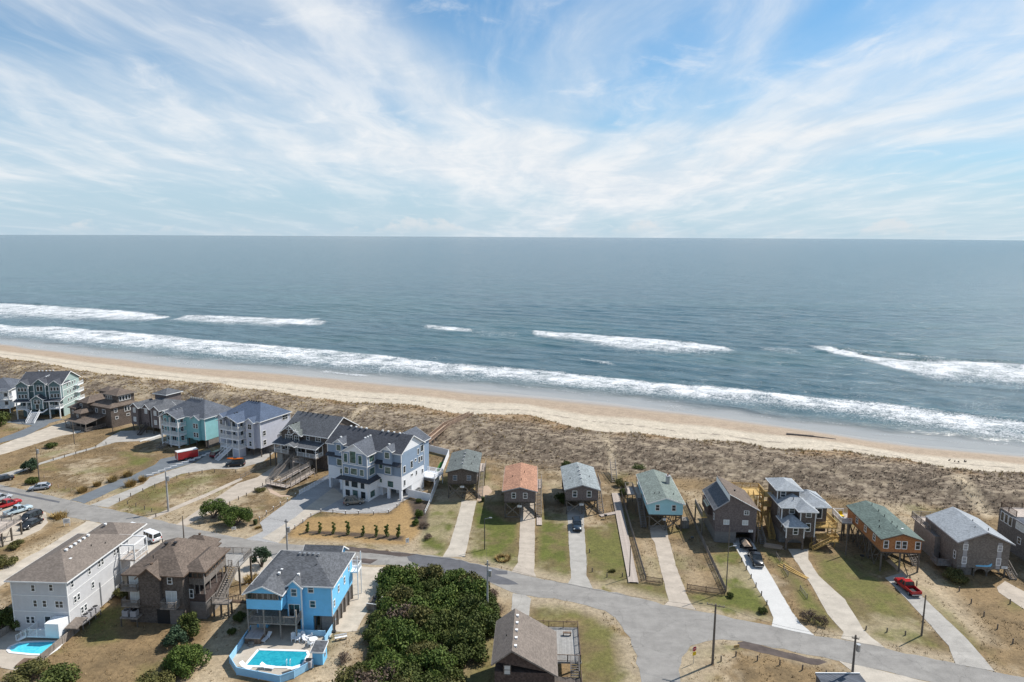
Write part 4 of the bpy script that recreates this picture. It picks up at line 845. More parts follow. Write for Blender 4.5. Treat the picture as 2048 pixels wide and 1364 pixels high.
deck(P, 5.9, 12.3, -12.2, -10.7, .7, 'boardwalk'); rail(P, [(5.95, -10.7, .7), (5.95, -12.1, .7), (12.2, -12.1, .7), (12.2, -10.7, .7)], 'weathered', .95, 0, 1.5, rails=3)
block(P, -2.4, -.6, .8, 3, 0, 3.2, 'conc_block', 'storage_box'); vents(P, [(x, 8.0, 12.95) for x in (.5, 2.2, 3.9, 5.6, 7.3, 9)]+[(1.6, 3+k, 11.2) for k in range(2)], 'dark_metal', .3)

# ---- lavender house with stacked balconies
P = thing('balcony_house', 'pale lavender house with slate blue roof and three stacked white balconies', 'house', (-81.0, 184.2), -24)
block(P, 0, 14.4, 0, 11.5, 2.5, 10.0, 'sid_lav'); hip(P, 0, 14.4, 0, 11.5, 10.0, 3.4, .45, 'roof_blue', 'white_trim', ridge=((4.2, 6.2), (8.6, 6.6))); block(P, 0, 1.6, .1, 11, 0, 2.5, 'lath', 'lath_skirt'); block(P, 11.6, 13.9, 4, 11, 0, 2.5, 'lath', 'lath_skirt')
gable(P, 2.6, 9.6, -3.2, 6, 9.9, 1.5, 'y', .3, 'roof_blue', None, 'white_trim', ends=(0, 0)); gable(P, -.2, 2.4, -1.0, 4, 9.9, 1.0, 'y', .3, 'roof_blue', 'sid_lav', 'white_trim', ends=(1, 0)); block(P, 0, 2.2, -.9, .3, 2.5, 9.9, 'sid_lav', 'bay')
gable(P, 10.4, 13.2, -1.2, 4, 9.9, 1.0, 'y', .3, 'roof_blue', 'sid_lav', 'white_trim', ends=(1, 0)); block(P, 10.6, 13.0, -1.1, .3, 2.5, 9.9, 'sid_lav', 'bay')
for k, z in enumerate((2.6, 5.1, 7.5)):
    deck(P, 2.7, 9.5, -3.0, -.02, z, 'white_vinyl', .3); rail(P, [(2.8, -.1, z), (2.8, -2.95, z), (9.4, -2.95, z), (9.4, -.1, z)], 'white_trim'); door(P, 'f', -.02, 4.6, z+.05, 1.7, 2.0); door(P, 'f', -.02, 7.8, z+.05, .95, 2.0)
rposts(P, [(x, -2.9) for x in (2.8, 5.0, 7.2, 9.4)], 0, 9.9, w=.2); stairs(P, (5.4, -7.0, 0), (6.4, -3.05, 2.6), 1.5, 'white_vinyl', 'white_trim'); block(P, 7.2, 9.4, -2.9, -.5, 0, 2.4, 'sid_lav', 'lower_wall')
window(P, 'f', -.91, 1.1, 8.0, 1.1, 1.3, mull='hv'); window(P, 'f', -.91, 1.1, 5.2, 1.0, 1.3); window(P, 'f', -1.11, 11.8, 7.9, 1.2, 1.3, mull='hv'); window(P, 'f', -1.11, 11.8, 5.6, 1.0, 1.3); window(P, 'f', -1.11, 11.8, 3.2, .8, 1.3)
for z in (3.2, 5.8): window(P, 'r', 14.41, 1.4, z, 1.0, 1.3)
window(P, 'r', 14.41, 9.5, 8.3, 2.0, 1.3, mull='hv'); window(P, 'r', 14.41, 7.6, 4.2, .6, .8); corners(P, 0, 14.4, 0, 11.5, 2.5, 9.95); corners(P, 10.6, 13.0, -1.1, .2, 2.5, 9.9, w=.12)
pilings(P, [(14.0, .4), (11, .4), (14, 4), (3, 3), (7, 3)], 2.5); vents(P, [(6.1, -.6+k*.9, 11.55) for k in range(2)]+[(4.6+k*.9, 6.3, 13.5) for k in range(5)], 'dark_metal', .3)

# ---- turquoise house
P = thing('balcony_house', 'turquoise house with stacked white balconies behind the red cargo trailer', 'house', (-100.5, 192.0), -24)
block(P, 0, 15.8, 0, 11.0, 2.4, 8.8, 'sid_turq'); hip(P, 0, 15.8, 0, 11.0, 8.8, 3.6, .45, 'roof_slate', 'white_trim', ridge=((4.6, 5.6), (9.8, 5.8))); block(P, 0, 8.2, .1, 10.9, 0, 2.4, 'sid_turq', 'lower_wall'); block(P, 15.2, 15.75, 1.0, 10.9, 0, 2.4, 'weathered', 'lath_skirt')
gable(P, 1.6, 8.6, -3.0, 5.5, 8.6, 1.5, 'y', .3, 'roof_slate', None, 'white_trim', ends=(0, 0)); gable(P, 0, 2.2, -.8, 4, 8.6, .9, 'y', .3, 'roof_slate', 'sid_turq', 'white_trim', ends=(1, 0)); block(P, .1, 2.0, -.7, .2, 2.4, 8.6, 'sid_turq', 'bay')
gable(P, 11.6, 14.4, -.8, 4, 8.6, .9, 'y', .3, 'roof_slate', 'sid_turq', 'white_trim', ends=(1, 0)); block(P, 11.8, 14.2, -.7, .2, 2.4, 8.6, 'sid_turq', 'bay')
for k, z in enumerate((.9, 3.6, 6.2)):
    deck(P, 1.7, 8.5, -2.8, -.02, z, 'white_vinyl', .3); rail(P, [(1.8, -.1, z), (1.8, -2.75, z), (8.4, -2.75, z), (8.4, -.1, z)], 'white_trim') if k else rail(P, [(5.6, -2.75, z), (8.4, -2.75, z), (8.4, -.1, z)], 'white_trim')
    door(P, 'f', -.02, 3.4, z+.05, 1.6, 2.0); window(P, 'f', -.02, 6.8, z+.5, 1.2, 1.3)
rposts(P, [(1.8, -2.7), (8.4, -2.7), (5.2, -2.7)], 0, 8.7, w=.26); stairs(P, (3.6, -5.6, 0), (3.6, -2.85, .9), 1.5, 'weathered')
for z in (5.9, 3.3): window(P, 'f', -.71, 12.5, z, .7, 1.2); window(P, 'f', -.71, 13.5, z, .7, 1.2); window(P, 'f', -.71, 1.0, z+.4, .7, 1.1)
window(P, 'f', -.02, .9, .8, .8, 1.0); corners(P, 0, 15.8, 0, 11, 2.4, 8.75, w=.14); pilings(P, [(9, .3), (12, .3), (15.5, .3), (12, 4)], 2.4); vents(P, [(5.1, -1+k*1.2, 10.25) for k in range(4)]+[(4.8+k*.9, 5.4, 12.55) for k in range(6)], 'steel', .34)

# ---- grey-brown three-gable house
P = thing('three_gable_house', 'grey brown house with three small front gables and rooftop cupola', 'house', (-116.3, 203.9), -24)
block(P, 0, 12.6, 0, 11, 2.2, 7.6, 'shake_mauve'); hip(P, 0, 12.6, 0, 11, 7.6, 2.0, .4, 'roof_charcoal', 'white_trim')
for x0, x1, y in ((.1, 3.4, -.9), (4.8, 7.6, -.4), (9.0, 12.5, -.9)):
    block(P, x0+.1, x1-.1, y, .3, 2.2, 7.7, 'shake_mauve', 'bay'); gable(P, x0, x1, y, 5, 7.7, 1.2, 'y', .3, 'roof_charcoal', 'shake_mauve', 'white_trim', ends=(1, 0))
    window(P, 'f', y-.01, (x0+x1)/2, 6.1, .95, 1.3, pane='curtain')
    if y < -.5: window(P, 'f', y-.01, (x0+x1)/2, 3.3, .95, 1.2, pane='curtain')
block(P, 2.4, 7.4, 6.0, 11.4, 7.6, 10.6, 'shake_mauve', 'cupola'); hip(P, 2.4, 7.4, 6.0, 11.4, 10.6, 1.4, .5, 'roof_charcoal', 'white_trim'); pilings(P, [(x, y) for x in (.4, 3.2, 6, 9.2, 12.2) for y in (-.6, 4)], 2.2); stairs(P, (6.2, -3.4, 0), (6.2, -.5, 2.3), 1.3, 'dark_wood'); corners(P, 9.1, 12.4, -.9, .2, 2.2, 7.7, w=.12)

# ---- brown multi-roof house
P = thing('multi_roof_house', 'dark brown shingled house with many stepped hip roofs and square tower', 'house', (-139.2, 213.0), -26)
block(P, 6.5, 16.5, 0, 9, .0, 6.4, 'shake_brown'); hip(P, 6.5, 16.5, 0, 9, 6.4, 1.9, .5, 'roof_brown', None); block(P, 9.0, 15.2, 3.4, 9, 6.4, 9.6, 'shake_brown', 'tower'); hip(P, 9.0, 15.2, 3.4, 9, 9.6, 1.5, .6, 'roof_brown', 'weathered')
block(P, 0, 3.2, -2.5, 4, 2.0, 5.4, 'shake_brown'); hip(P, 0, 3.2, -2.5, 4, 5.4, 1.3, .5, 'roof_brown', None); block(P, 2.6, 7.0, -1, 8, 1.5, 7.2, 'shake_brown'); hip(P, 2.6, 7.0, -1, 8, 7.2, 1.7, .5, 'roof_brown', None)
block(P, 4.4, 8.0, -4.0, 0, 2.8, 4.6, 'shake_brown'); hip(P, 4.4, 8.0, -4.0, 0, 4.6, 1.2, .45, 'roof_brown', None); block(P, 2.0, 6.8, 6.2, 10, 7.2, 9.3, 'shake_brown', 'tower'); hip(P, 2.0, 6.8, 6.2, 10, 9.3, 1.2, .5, 'roof_brown', None)
shed(P, [(3.6, -6.6, 2.6), (14.0, -6.6, 2.6), (14.0, -.2, 3.8), (3.6, -.2, 3.8)], 'roof_brown', 'weathered'); rposts(P, [(x, -6.4) for x in (3.8, 6.4, 9, 11.4, 13.8)]+[(13.8, -3)], 0, 2.6, 'weathered', .16); rail(P, [(3.8, -6.3, .3), (13.8, -6.3, .3), (13.8, -.3, .3)], 'weathered')
deck(P, 3.7, 13.9, -6.5, -.1, .3, 'dark_wood'); block(P, .2, 3, -2.2, 3.8, 0, 2.0, 'dark_wood', 'lower_wall')
for y in (4.3, 5.3, 6.3, 7.3): window(P, 'r', 15.21, y, 7.7, .7, 1.3, mull=''); window(P, 'r', 16.51, y+.6, 4.4, .7, 1.5, mull='')
for x in (10.0, 11.0, 12.0): window(P, 'f', 3.39, x, 7.8, .7, 1.2, mull='')
window(P, 'f', -.01, 13.2, 4.4, 1.4, 1.1, mull='v'); window(P, 'f', -.01, 9.6, 4.4, 1.0, 1.1); window(P, 'r', 16.51, 1.6, 4.8, .9, 1.1); window(P, 'r', 16.51, 1.8, 2.6, .8, .7, mull=''); window(P, 'f', -1.01, 3.6, 5.5, .8, 1.1); window(P, 'f', -2.51, 1.6, 3.6, .7, .9); window(P, 'f', -4.01, 6.2, 3.3, .6, .9); window(P, 'r', 16.51, 5.6, 2.8, 1.0, .6, mull=''); window(P, 'r', 16.51, 7.3, 2.8, 1.0, .6, mull='')
# ---- teal house with white trim
P = thing('twin_tower_house', 'teal clapboard house with white trim twin towers and central front stairs', 'house', (-160.8, 217.5), 8)
block(P, 0, 12.8, 0, 12, 3.4, 11.0, 'sid_teal_shaded'); block(P, 12.7, 12.9, .1, 11.9, .0, 10.9, 'sid_teal_lit', 'side_wall'); gable(P, 0, 12.8, 0, 12, 11.0, 3.0, 'x', .5, 'roof_dark', 'sid_teal_lit', 'white_trim')  # side wall coloured as sunlit teal, front coloured as the same teal in shade
block(P, .1, 4.0, 1.0, 11, 0, 3.4, 'sid_teal_shaded', 'lower_wall'); block(P, 4.2, 8.6, 3, 11, 0, 3.4, 'sid_teal_shaded', 'lower_wall')
for x0, x1 in ((-.2, 3.3), (9.6, 13.0)):
    block(P, x0, x1, -1.1, .4, 6.2, 11.0, 'sid_teal_shaded', 'bay'); gable(P, x0, x1, -1.1, 5, 11.0, 1.3, 'y', .3, 'roof_dark', 'sid_teal_shaded', 'white_trim', ends=(1, 0)); corners(P, x0, x1, -1.1, .3, 6.2, 11.0, w=.22)
    for dx_ in (-.95, 0, .95): window(P, 'f', -1.11, (x0+x1)/2+dx_, 9.0, .62, 1.0, mull='a', pane='glass'); window(P, 'f', -1.11, (x0+x1)/2+dx_, 6.7, .62, 1.2, mull='')
    deck(P, x0, x1, -2.4, -.02, 3.4, 'white_vinyl', .3); rail(P, [(x0+.1, -.1, 3.4), (x0+.1, -2.3, 3.4), (x1-.1, -2.3, 3.4), (x1-.1, -.1, 3.4)], 'white_trim'); rposts(P, [(x0+.2, -2.2), (x1-.2, -2.2)], 0, 6.0, w=.3); door(P, 'f', -.02, (x0+x1)/2, 3.45, 1.7, 2.0)
shed(P, [(-.8, -2.9, 5.9), (13.6, -2.9, 5.9), (13.6, .1, 6.6), (-.8, .1, 6.6)], 'roof_dark', 'white_trim', .14)
block(P, 4.9, 8.3, -.7, .4, 3.4, 11.2, 'sid_teal_shaded', 'bay'); gable(P, 4.9, 8.3, -.7, 6, 11.4, 1.5, 'y', .35, 'roof_dark', 'sid_teal_shaded', 'white_trim', ends=(1, 0)); corners(P, 4.9, 8.3, -.7, .3, 6.4, 11.2, w=.22); window(P, 'f', -.71, 6.1, 8.9, .8, 1.5, mull='a'); window(P, 'f', -.71, 7.1, 8.9, .8, 1.5, mull='a')
block(P, 4.9, 8.3, -3.0, -.6, 3.4, 6.6, 'sid_teal_shaded', 'porch_gable'); gable(P, 4.9, 8.3, -3.0, -.6, 6.6, 1.3, 'y', .3, 'roof_dark', 'sid_teal_shaded', 'white_trim', ends=(1, 0)); corners(P, 4.9, 8.3, -3.0, -1, 3.4, 6.6, w=.22); window(P, 'f', -3.01, 6.1, 5.2, .8, .9, mull='a'); window(P, 'f', -3.01, 7.1, 5.2, .8, .9, mull='a'); door(P, 'f', -3.01, 6.6, 3.45, 1.0, 1.6, 'white_trim')
deck(P, 4.6, 8.6, -4.2, -3.0, 2.6, 'white_vinyl'); stairs(P, (6.6, -8.2, 0), (6.6, -4.25, 2.6), 2.4, 'white_vinyl', 'white_trim'); stairs(P, (3.4, -3.2, 3.4), (4.6, -3.6, 2.7), 1., 'white_vinyl', 'white_trim', False); stairs(P, (9.6, -3.2, 3.4), (8.6, -3.6, 2.7), 1., 'white_vinyl', 'white_trim', False)
for z in (4.3, 7.0, 9.4):
    for y in (2.2, 4.0, 5.8, 7.4): window(P, 'r', 12.91, y+1.5, z, .7, 1.0, mull='')
    band(P, 0, 12.9, 0, 12, z-.8, h=.18); deck(P, 12.95, 14.2, 8, 12, z-.6, 'white_vinyl'); rail(P, [(14.1, 8, z-.6), (14.1, 12, z-.6)], 'white_trim')
vents(P, [(3.5+k*1.1, 6.0, 14.35) for k in range(5)]+[(7.5, 2+k, 13.1) for k in range(4)])
# ---- cropped pale house at the left edge
P = thing('pale_house', 'cream house with dull blue roof and white balconies beside the teal house', 'house', (-180.5, 224.0), 6)
block(P, 0, 11.5, 0, 12, 1.5, 8.0, 'sid_white'); hip(P, 0, 11.5, 0, 12, 8.0, 2.6, .6, 'roof_slate', 'white_trim'); pilings(P, [(x, .3) for x in (.4, 4, 8, 11)], 1.5)
for z in (1.8, 4.6): deck(P, 3, 11.8, -2.2, -.02, z, 'white_vinyl', .25); rail(P, [(3.1, -2.1, z), (11.7, -2.1, z), (11.7, -.1, z)], 'white_trim'); door(P, 'f', -.02, 6.5, z+.05, 1.7, 2.0); window(P, 'f', -.02, 9.6, z+.6, 1.1, 1.2); window(P, 'r', 11.51, 3, z+.7, .8, 1.2); window(P, 'r', 11.51, 7, z+.7, .8, 1.2)
rposts(P, [(3.1, -2.1), (7.4, -2.1), (11.7, -2.1)], 0, 7.9, w=.2); shed(P, [(2.6, -2.6, 7.7), (12.1, -2.6, 7.7), (12.1, .1, 8.1), (2.6, .1, 8.1)], 'roof_slate', 'white_trim')

# ---- foreground: pale grey block
P = thing('long_house', 'long pale grey three storey house with brown hip roof and kidney pool', 'house', (-75.2, 95.8), -2.5)
block(P, 0, 8.6, 0, 15.4, .2, 8.5, 'sid_grey'); hip(P, 0, 8.6, 0, 15.4, 8.5, 2.3, .55, 'roof_taupe', 'white_trim', ridge=((4.2, 5.4), (4.2, 11.0))); block(P, .6, 7.6, 15.35, 21.5, .2, 7.9, 'sid_grey'); hip(P, .6, 7.6, 15.0, 21.5, 7.9, 1.8, .5, 'roof_taupe', 'white_trim')
for z in (3.4, 6.0): band(P, 0, 8.6, 0, 15.4, z, h=.13)
corners(P, 0, 8.6, 0, 15.4, .2, 8.45, w=.14)
for u, z, w_, m_ in ((3.4, 6.75, .5, 'h'), (6.2, 6.9, .5, 'h'), (3.5, 4.25, .5, 'h'), (4.95, 4.25, .55, 'h'), (6.9, 4.2, .5, 'h'), (7.55, 4.2, .5, 'h'), (2.1, 1.55, .5, 'h'), (2.85, 1.55, .5, 'h')): window(P, 'f', -.01, u, z, w_, .95 if z > 6.5 else 1.0, mull=m_)
door(P, 'f', -.01, 5.2, .75, .85, 1.9, 'white_trim', 'glass'); door(P, 'f', -.01, 6.5, .75, .85, 1.9)
for y, z in ((1.2, 6.9), (5.2, 6.9), (7.6, 6.9), (8.4, 6.9), (11.6, 6.9), (12.4, 6.9), (5.7, 4.3), (1.5, 4.2), (2.3, 4.2), (2.8, 1.7), (3.6, 1.7)): window(P, 'r', 8.61, y, z, .5, .95)
deck(P, 3.4, 8.4, -2.2, -.02, .8, 'white_vinyl'); rail(P, [(3.5, -.1, .8), (3.5, -2.1, .8), (6.4, -2.1, .8)], 'white_trim'); block(P, 6.4, 8.5, -2.3, -.1, .8, 2.9, 'white_vinyl', 'shower_enclosure'); stairs(P, (1.9, -1.9, 0), (3.4, -1.9, .8), .9, 'white_vinyl', 'white_trim'); shed(P, [(8.7, -1.4, 1.7), (10.6, -1.4, 1.7), (10.6, 1.2, 2.0), (8.7, 1.2, 2.0)], 'roof_taupe', None)
for k, z in enumerate((2.9, 5.6)):
    deck(P, 8.65, 11.4, 12.6, 16.4, z, 'boardwalk'); rail(P, [(8.7, 12.7, z), (11.3, 12.7, z), (11.3, 16.3, z), (8.7, 16.3, z)], 'white_trim')
rposts(P, [(11.3, 12.7), (11.3, 16.3), (8.75, 12.7)], 0, 8.2, w=.18); trimbars(P, [((8.7, 12.7, 8.2), (11.3, 12.7, 8.2)), ((11.3, 12.7, 8.2), (11.3, 16.3, 8.2)), ((11.3, 16.3, 8.2), (8.7, 16.3, 8.2))], 'white_trim', .18, 'beam'); stairs(P, (12.2, 11, 0), (12.2, 14.5, 2.9), 1.1, 'weathered', 'white_trim')
vents(P, [(4.9, 5.6+k*1.05, 10.6) for k in range(6)]+[(6.3, 4.4, 9.7), (3.4, 17.5, 9.6)]); pipes(P, [(6.6, 9, 9.6), (7.6, 11, 9.1)])
plat = MB().box(8.75, 9.9, .8, 5.4, .7, .82)
for y in (1, 2.5, 4, 5.2):
    for x in (8.85, 9.8): plat.box(x-.06, x+.06, y-.06, y+.06, 0, .7)
plat.build('equipment_platform', 'weathered', P)
for k in range(4): condenser(P, 9.35, 1.3+k*1.15, .83, 'grey air conditioner on the wooden shelf beside the long pale house', .85, 'air conditioners along the pale house wall')
MB().box(8.62, 8.72, 7.2, 7.35, .4, 4.4).build('conduit', 'steel', P)

# ---- foreground: brown shingled house
P = thing('shingled_house', 'brown shingled house with screened corner porch between the pale and blue houses', 'house', (-58.6, 97.0), -4)
block(P, -.9, 8.0, 1.6, 12.5, .0, 8.1, 'shake_brown'); hip(P, -.9, 8.0, 1.6, 12.5, 8.1, 3.0, .5, 'roof_brown', 'brown_rail', ridge=((3.5, 6.6), (3.7, 8.2)))
block(P, 1.4, 4.7, .9, 1.8, 3.3, 8.0, 'shake_brown', 'bay'); gable(P, 1.4, 4.7, .9, 5, 8.0, 1.4, 'y', .35, 'roof_brown', 'shake_brown', 'brown_rail', ends=(1, 0))
block(P, 8.0, 10.6, 3.2, 10.5, 0, 2.9, 'lath', 'lath_skirt'); block(P, 8.02, 10.58, 3.25, 10.4, 2.9, 4.2, 'shake_dark', 'porch_wall'); block(P, 8.05, 10.55, 3.3, 10.3, 5.7, 6.9, 'shake_taupe', 'porch_wall'); rposts(P, [(10.5, 3.3), (8.9, 3.3), (9.7, 3.3)]+[(10.5, y) for y in (5, 7, 9, 10.2)], 4.2, 8.1, 'weathered', .14)
block(P, 8.1, 10.4, 4.6, 10.2, 6.9, 8.1, 'dark_metal', 'screen'); hip(P, 7.4, 10.6, 3.2, 10.6, 8.1, 1.3, .45, 'roof_brown', 'brown_rail'); block(P, 1.6, 6.6, 12.4, 15.2, 0, 7.4, 'shake_brown'); hip(P, 1.6, 6.6, 12.0, 15.4, 7.4, 1.6, .4, 'roof_brown', None)
for z in (5.9, 3.3):
    deck(P, -1.4, 1.35, .5, 1.58, z, 'weathered'); rail(P, [(-1.35, 1.5, z), (-1.35, .55, z), (1.3, .55, z), (1.3, 1.5, z)], 'weathered', .95, .11); door(P, 'f', 1.58, .3, z+.04, 1.5, 2.0, 'white_trim', 'curtain')
deck(P, 4.9, 7.4, .3, 1.58, 3.3, 'weathered'); rail(P, [(4.95, 1.5, 3.3), (4.95, .35, 3.3), (7.35, .35, 3.3), (7.35, 1.5, 3.3)], 'weathered', .95, .11); door(P, 'f', 1.58, 6.1, 3.35, 1.6, 2.0, 'white_trim', 'curtain'); window(P, 'f', 1.58, 6.0, 6.7, .6, .95); window(P, 'f', 3.18, 8.4, 3.6, .5, 1.3) 
for x in (8.4, 9.2, 10.0): window(P, 'f', 3.19, x, 7.0, .55, .95, 'brown_rail', mull='')
for y in (4.2, 5.2, 6.2, 7.2, 8.2, 9.2): window(P, 'r', 10.6, y, 7.0, .75, .95, 'brown_rail', mull='')
block(P, 3.6, 5.6, 1.5, 1.66, 0, 2.3, 'dark_metal', 'entry_shade_panel'); block(P, 5.7, 7.9, 1.45, 1.6, 0, 2.4, 'lath', 'lath_skirt')  # dark slab on the wall paints the shade of a recessed entry
deck(P, 7.6, 12.6, 10.7, 15.4, 5.2, 'deck_grey'); rail(P, [(7.7, 15.3, 5.2), (12.5, 15.3, 5.2), (12.5, 12.6, 5.2)], 'weathered'); rail(P, [(10.7, 10.7, 5.2), (11.3, 10.7, 5.2)], 'weathered'); pilings(P, [(7.9, 15.1), (12.4, 15.1), (12.4, 10.9)], 5.0)
stairs(P, (11.9, 5.2, 2.4), (11.9, 10.7, 5.2), 1.1, 'weathered'); deck(P, 11.2, 14, 3.8, 5.2, 2.4, 'weathered'); rail(P, [(11.2, 5.2, 2.4), (11.2, 3.85, 2.4), (14, 3.85, 2.4)], 'weathered'); pilings(P, [(11.4, 4), (13.8, 4), (13.8, 5), (12.6, 4)], 2.2); stairs(P, (15.6, 7.6, .6), (13.9, 4.7, 2.4), 1., 'brown_rail')
deck(P, -1.6, 1.2, .2, 1.55, 1.5, 'weathered'); pilings(P, [(-1.5, .3), (1.1, .3)], 1.4, w=.16)
for k in range(2): condenser(P, -.9+k*1.3, .85, 1.52, 'dark air conditioner on the stilted stand under the brown house balcony', .9, 'air conditioners under the brown house balcony')
pipes(P, [(2.6, 3.2, 10.0), (1.9, 7.0, 10.9)]); vents(P, [(3.1, 6.0, 11.0), (4.4, 6.4, 11.0)], 'dark_metal', .4); vents(P, [(3.0, 2.0, 9.55), (4.2, 14, 9.0)], 'brown_rail', .3)

# ---- foreground: sky-blue pool house
P = thing('pool_house', 'bright sky blue house with slate roof and walled swimming pool', 'house', (-32.2, 96.6), -3.5)
block(P, -6.6, 5.1, 1.4, 10.4, 2.5, 7.5, 'sid_sky'); block(P, .1, 5.1, 0, 1.45, 2.5, 7.5, 'sid_sky'); block(P, .1, 2.1, .02, 1.5, 0, 2.5, 'sid_sky', 'lower_wall'); block(P, 3.4, 5.05, .05, .3, 0, 2.5, 'lath', 'lath_skirt'); block(P, 4.85, 5.05, .3, 10.4, 0, 2.5, 'lath', 'lath_skirt')
hip(P, -6.6, 5.1, 0, 10.4, 7.5, 2.4, .5, 'roof_charcoal', 'white_trim', ridge=((-4.6, 6.0), (.6, 5.2)))
block(P, -7.0, -1.7, -2.6, 1.5, 4.75, 6.3, 'sid_sky', 'porch_wall'); gable(P, -7.0, -1.7, -2.6, 5.0, 7.35, 1.2, 'y', .4, 'roof_charcoal', 'sid_sky', 'white_trim', ends=(1, 0)); rposts(P, [(-7.0+k*.88, -2.5) for k in range(7)], 6.3, 7.4, 'weathered', .14)
block(P, -6.8, -1.9, -1.0, 1.4, 6.3, 7.35, 'dark_metal', 'screen'); block(P, -1.6, .6, -.6, 1.5, 2.5, 7.5, 'sid_sky', 'bay'); gable(P, -1.6, .6, -.6, 4, 7.5, 1.0, 'y', .3, 'roof_charcoal', 'sid_sky', 'white_trim', ends=(1, 0)); MB().box(.55, .75, -.7, -.5, 0, 7.4).build('corner_board', 'white_trim', P)
for x in (-6.5, -5.7, -4.9, -4.1, -3.3, -2.5): window(P, 'f', -2.52, x, 6.42, .6, .8, 'weathered', mull='')
deck(P, -7.0, .5, -2.6, 1.35, 2.6, 'weathered'); rail(P, [(-6.95, 1.3, 2.6), (-6.95, -2.5, 2.6), (.45, -2.5, 2.6), (.45, -.65, 2.6)], 'weathered'); rposts(P, [(-6.9, -2.5), (-4.5, -2.5), (-2, -2.5), (.4, -2.5)], 0, 4.8, 'weathered', .2); block(P, -6.9, -5.2, .2, 1.4, 0, 2.4, 'sid_sky', 'storage_room'); door(P, 'f', .18, -6.0, .02, .9, 1.9, 'white_trim', 'curtain'); block(P, -5.1, .1, 1.3, 1.4, 0, 2.4, 'dark_metal', 'dark_panel')  # the last block is a near-black panel under the porch
window(P, 'f', -.61, -.5, 6.0, .75, 1.05); door(P, 'f', -.61, -.55, 2.65, 1.6, 1.9); window(P, 'f', -.01, 1.9, 6.3, .75, 1.05); window(P, 'f', -.01, 2.1, 3.9, .75, 1.0)
for y, z in ((1.0, 3.6), (3.2, 4.8), (6.2, 4.6), (5.0, 6.4), (8.6, 5.6)): window(P, 'r', 5.11, y, z, .55, 1.0)
deck(P, 3.2, 6.4, 9.4, 11.6, 4.9, 'white_vinyl'); rail(P, [(6.35, 9.4, 4.9), (6.35, 11.5, 4.9), (3.2, 11.5, 4.9)], 'white_trim'); rposts(P, [(6.3, 9.5), (6.3, 11.4)], 0, 7.6, 'white_trim', .14); corners(P, -6.6, 5.1, 0, 10.4, 2.5, 7.45, w=.14); pilings(P, [(5.25, y) for y in (.3, 2, 3.8, 5.6, 7.6, 9.6)], 2.5, w=.2); pilings(P, [(2.3, .3), (3.2, .3)], 2.5)
gable(P, -2.6, 3.2, 8.6, 13.4, 6.9, 1.6, 'x', .4, 'roof_charcoal', 'sid_sky', 'white_trim'); block(P, -2.5, 3.1, 10.3, 13.3, 2.5, 6.9, 'sid_sky')
vents(P, [(-1.6+k*.75, 5.2, 9.85) for k in range(5)], 'steel', .3); vents(P, [(-3.4, 1.2+k*1.1, 8.55) for k in range(3)]+[(-.3, 1.0, 8.55)], 'white_trim', .3); pipes(P, [(1.7, 3.2, 8.9), (-5.6, 3.4, 8.4)])
POOLH = P
# ---- foreground: brown gable with deck
P = thing('corner_house', 'dark brown shingled cottage with taupe gable roof and grey diagonal deck by the corner', 'house', (.2, 78.8), -2.5)
block(P, -2.2, 5.4, .4, 9.4, 0, 5.2, 'shake_dark'); gable(P, -2.2, 5.4, .4, 9.4, 5.3, 3.0, 'y', .4, 'roof_taupe', 'shake_dark', 'weathered', xr=0.0, zl=6.6, zr=5.2); window(P, 'f', .39, -.6, 4.9, .75, 1.2, 'shake_brown', 'curtain')
deck(P, 5.45, 9.1, 5.2, 13.4, 3.6, 'deck_grey'); deck(P, 2.6, 5.45, 9.5, 13.4, 3.6, 'deck_grey'); rail(P, [(2.7, 13.3, 3.6), (9.0, 13.3, 3.6), (9.0, 5.3, 3.6), (5.5, 5.3, 3.6)], 'brown_rail'); pilings(P, [(2.8, 13.1), (6, 13.2), (8.9, 13.2), (8.9, 9), (8.9, 5.4)], 3.4)
deck(P, 5.5, 9.0, 1.2, 3.8, 2.4, 'dark_wood'); rail(P, [(5.6, 1.3, 2.4), (9.0, 1.3, 2.4), (9.0, 3.8, 2.4)], 'brown_rail'); stairs(P, (8.2, 3.8, 2.4), (8.2, 5.2, 3.6), 1.1, 'weathered'); pilings(P, [(8.8, 1.4), (8.8, 3.6)], 2.2); vents(P, [(.42, 1.2+k*1.75, 8.25) for k in range(5)], 'white_trim', .3); pipes(P, [(-.9, 4.2, 7.6)])
bench = MB().box(6.8, 8.0, 11.2, 11.6, 4.0, 4.08); bench.box(6.85, 6.95, 11.25, 11.55, 3.6, 4.0); bench.box(7.85, 7.95, 11.25, 11.55, 3.6, 4.0); bench.build('built_in_bench', 'brown_rail', P)
# ---- weathered deck at the left edge
P = thing('raised_deck', 'weathered raised wooden deck on tall posts beside the parked cars', 'deck', (-101.5, 121.5), 2)
deck(P, -6, 3.6, 0, 8.2, 3.0, 'boardwalk'); rail(P, [(-6, .1, 3.0), (3.5, .1, 3.0), (3.5, 8.1, 3.0), (-6, 8.1, 3.0)], 'weathered', 1.1, .25); pilings(P, [(3.4, .2), (3.4, 2.6), (3.4, 5.2), (3.4, 8.0), (-2, .2), (-2, 8)], 3.0, w=.26)
for a, c in ((.2, 2.6), (5.2, 2.6)): brace(P, (3.4, a, 2.6), (3.4, c, .4), 'piling', .06, .12)
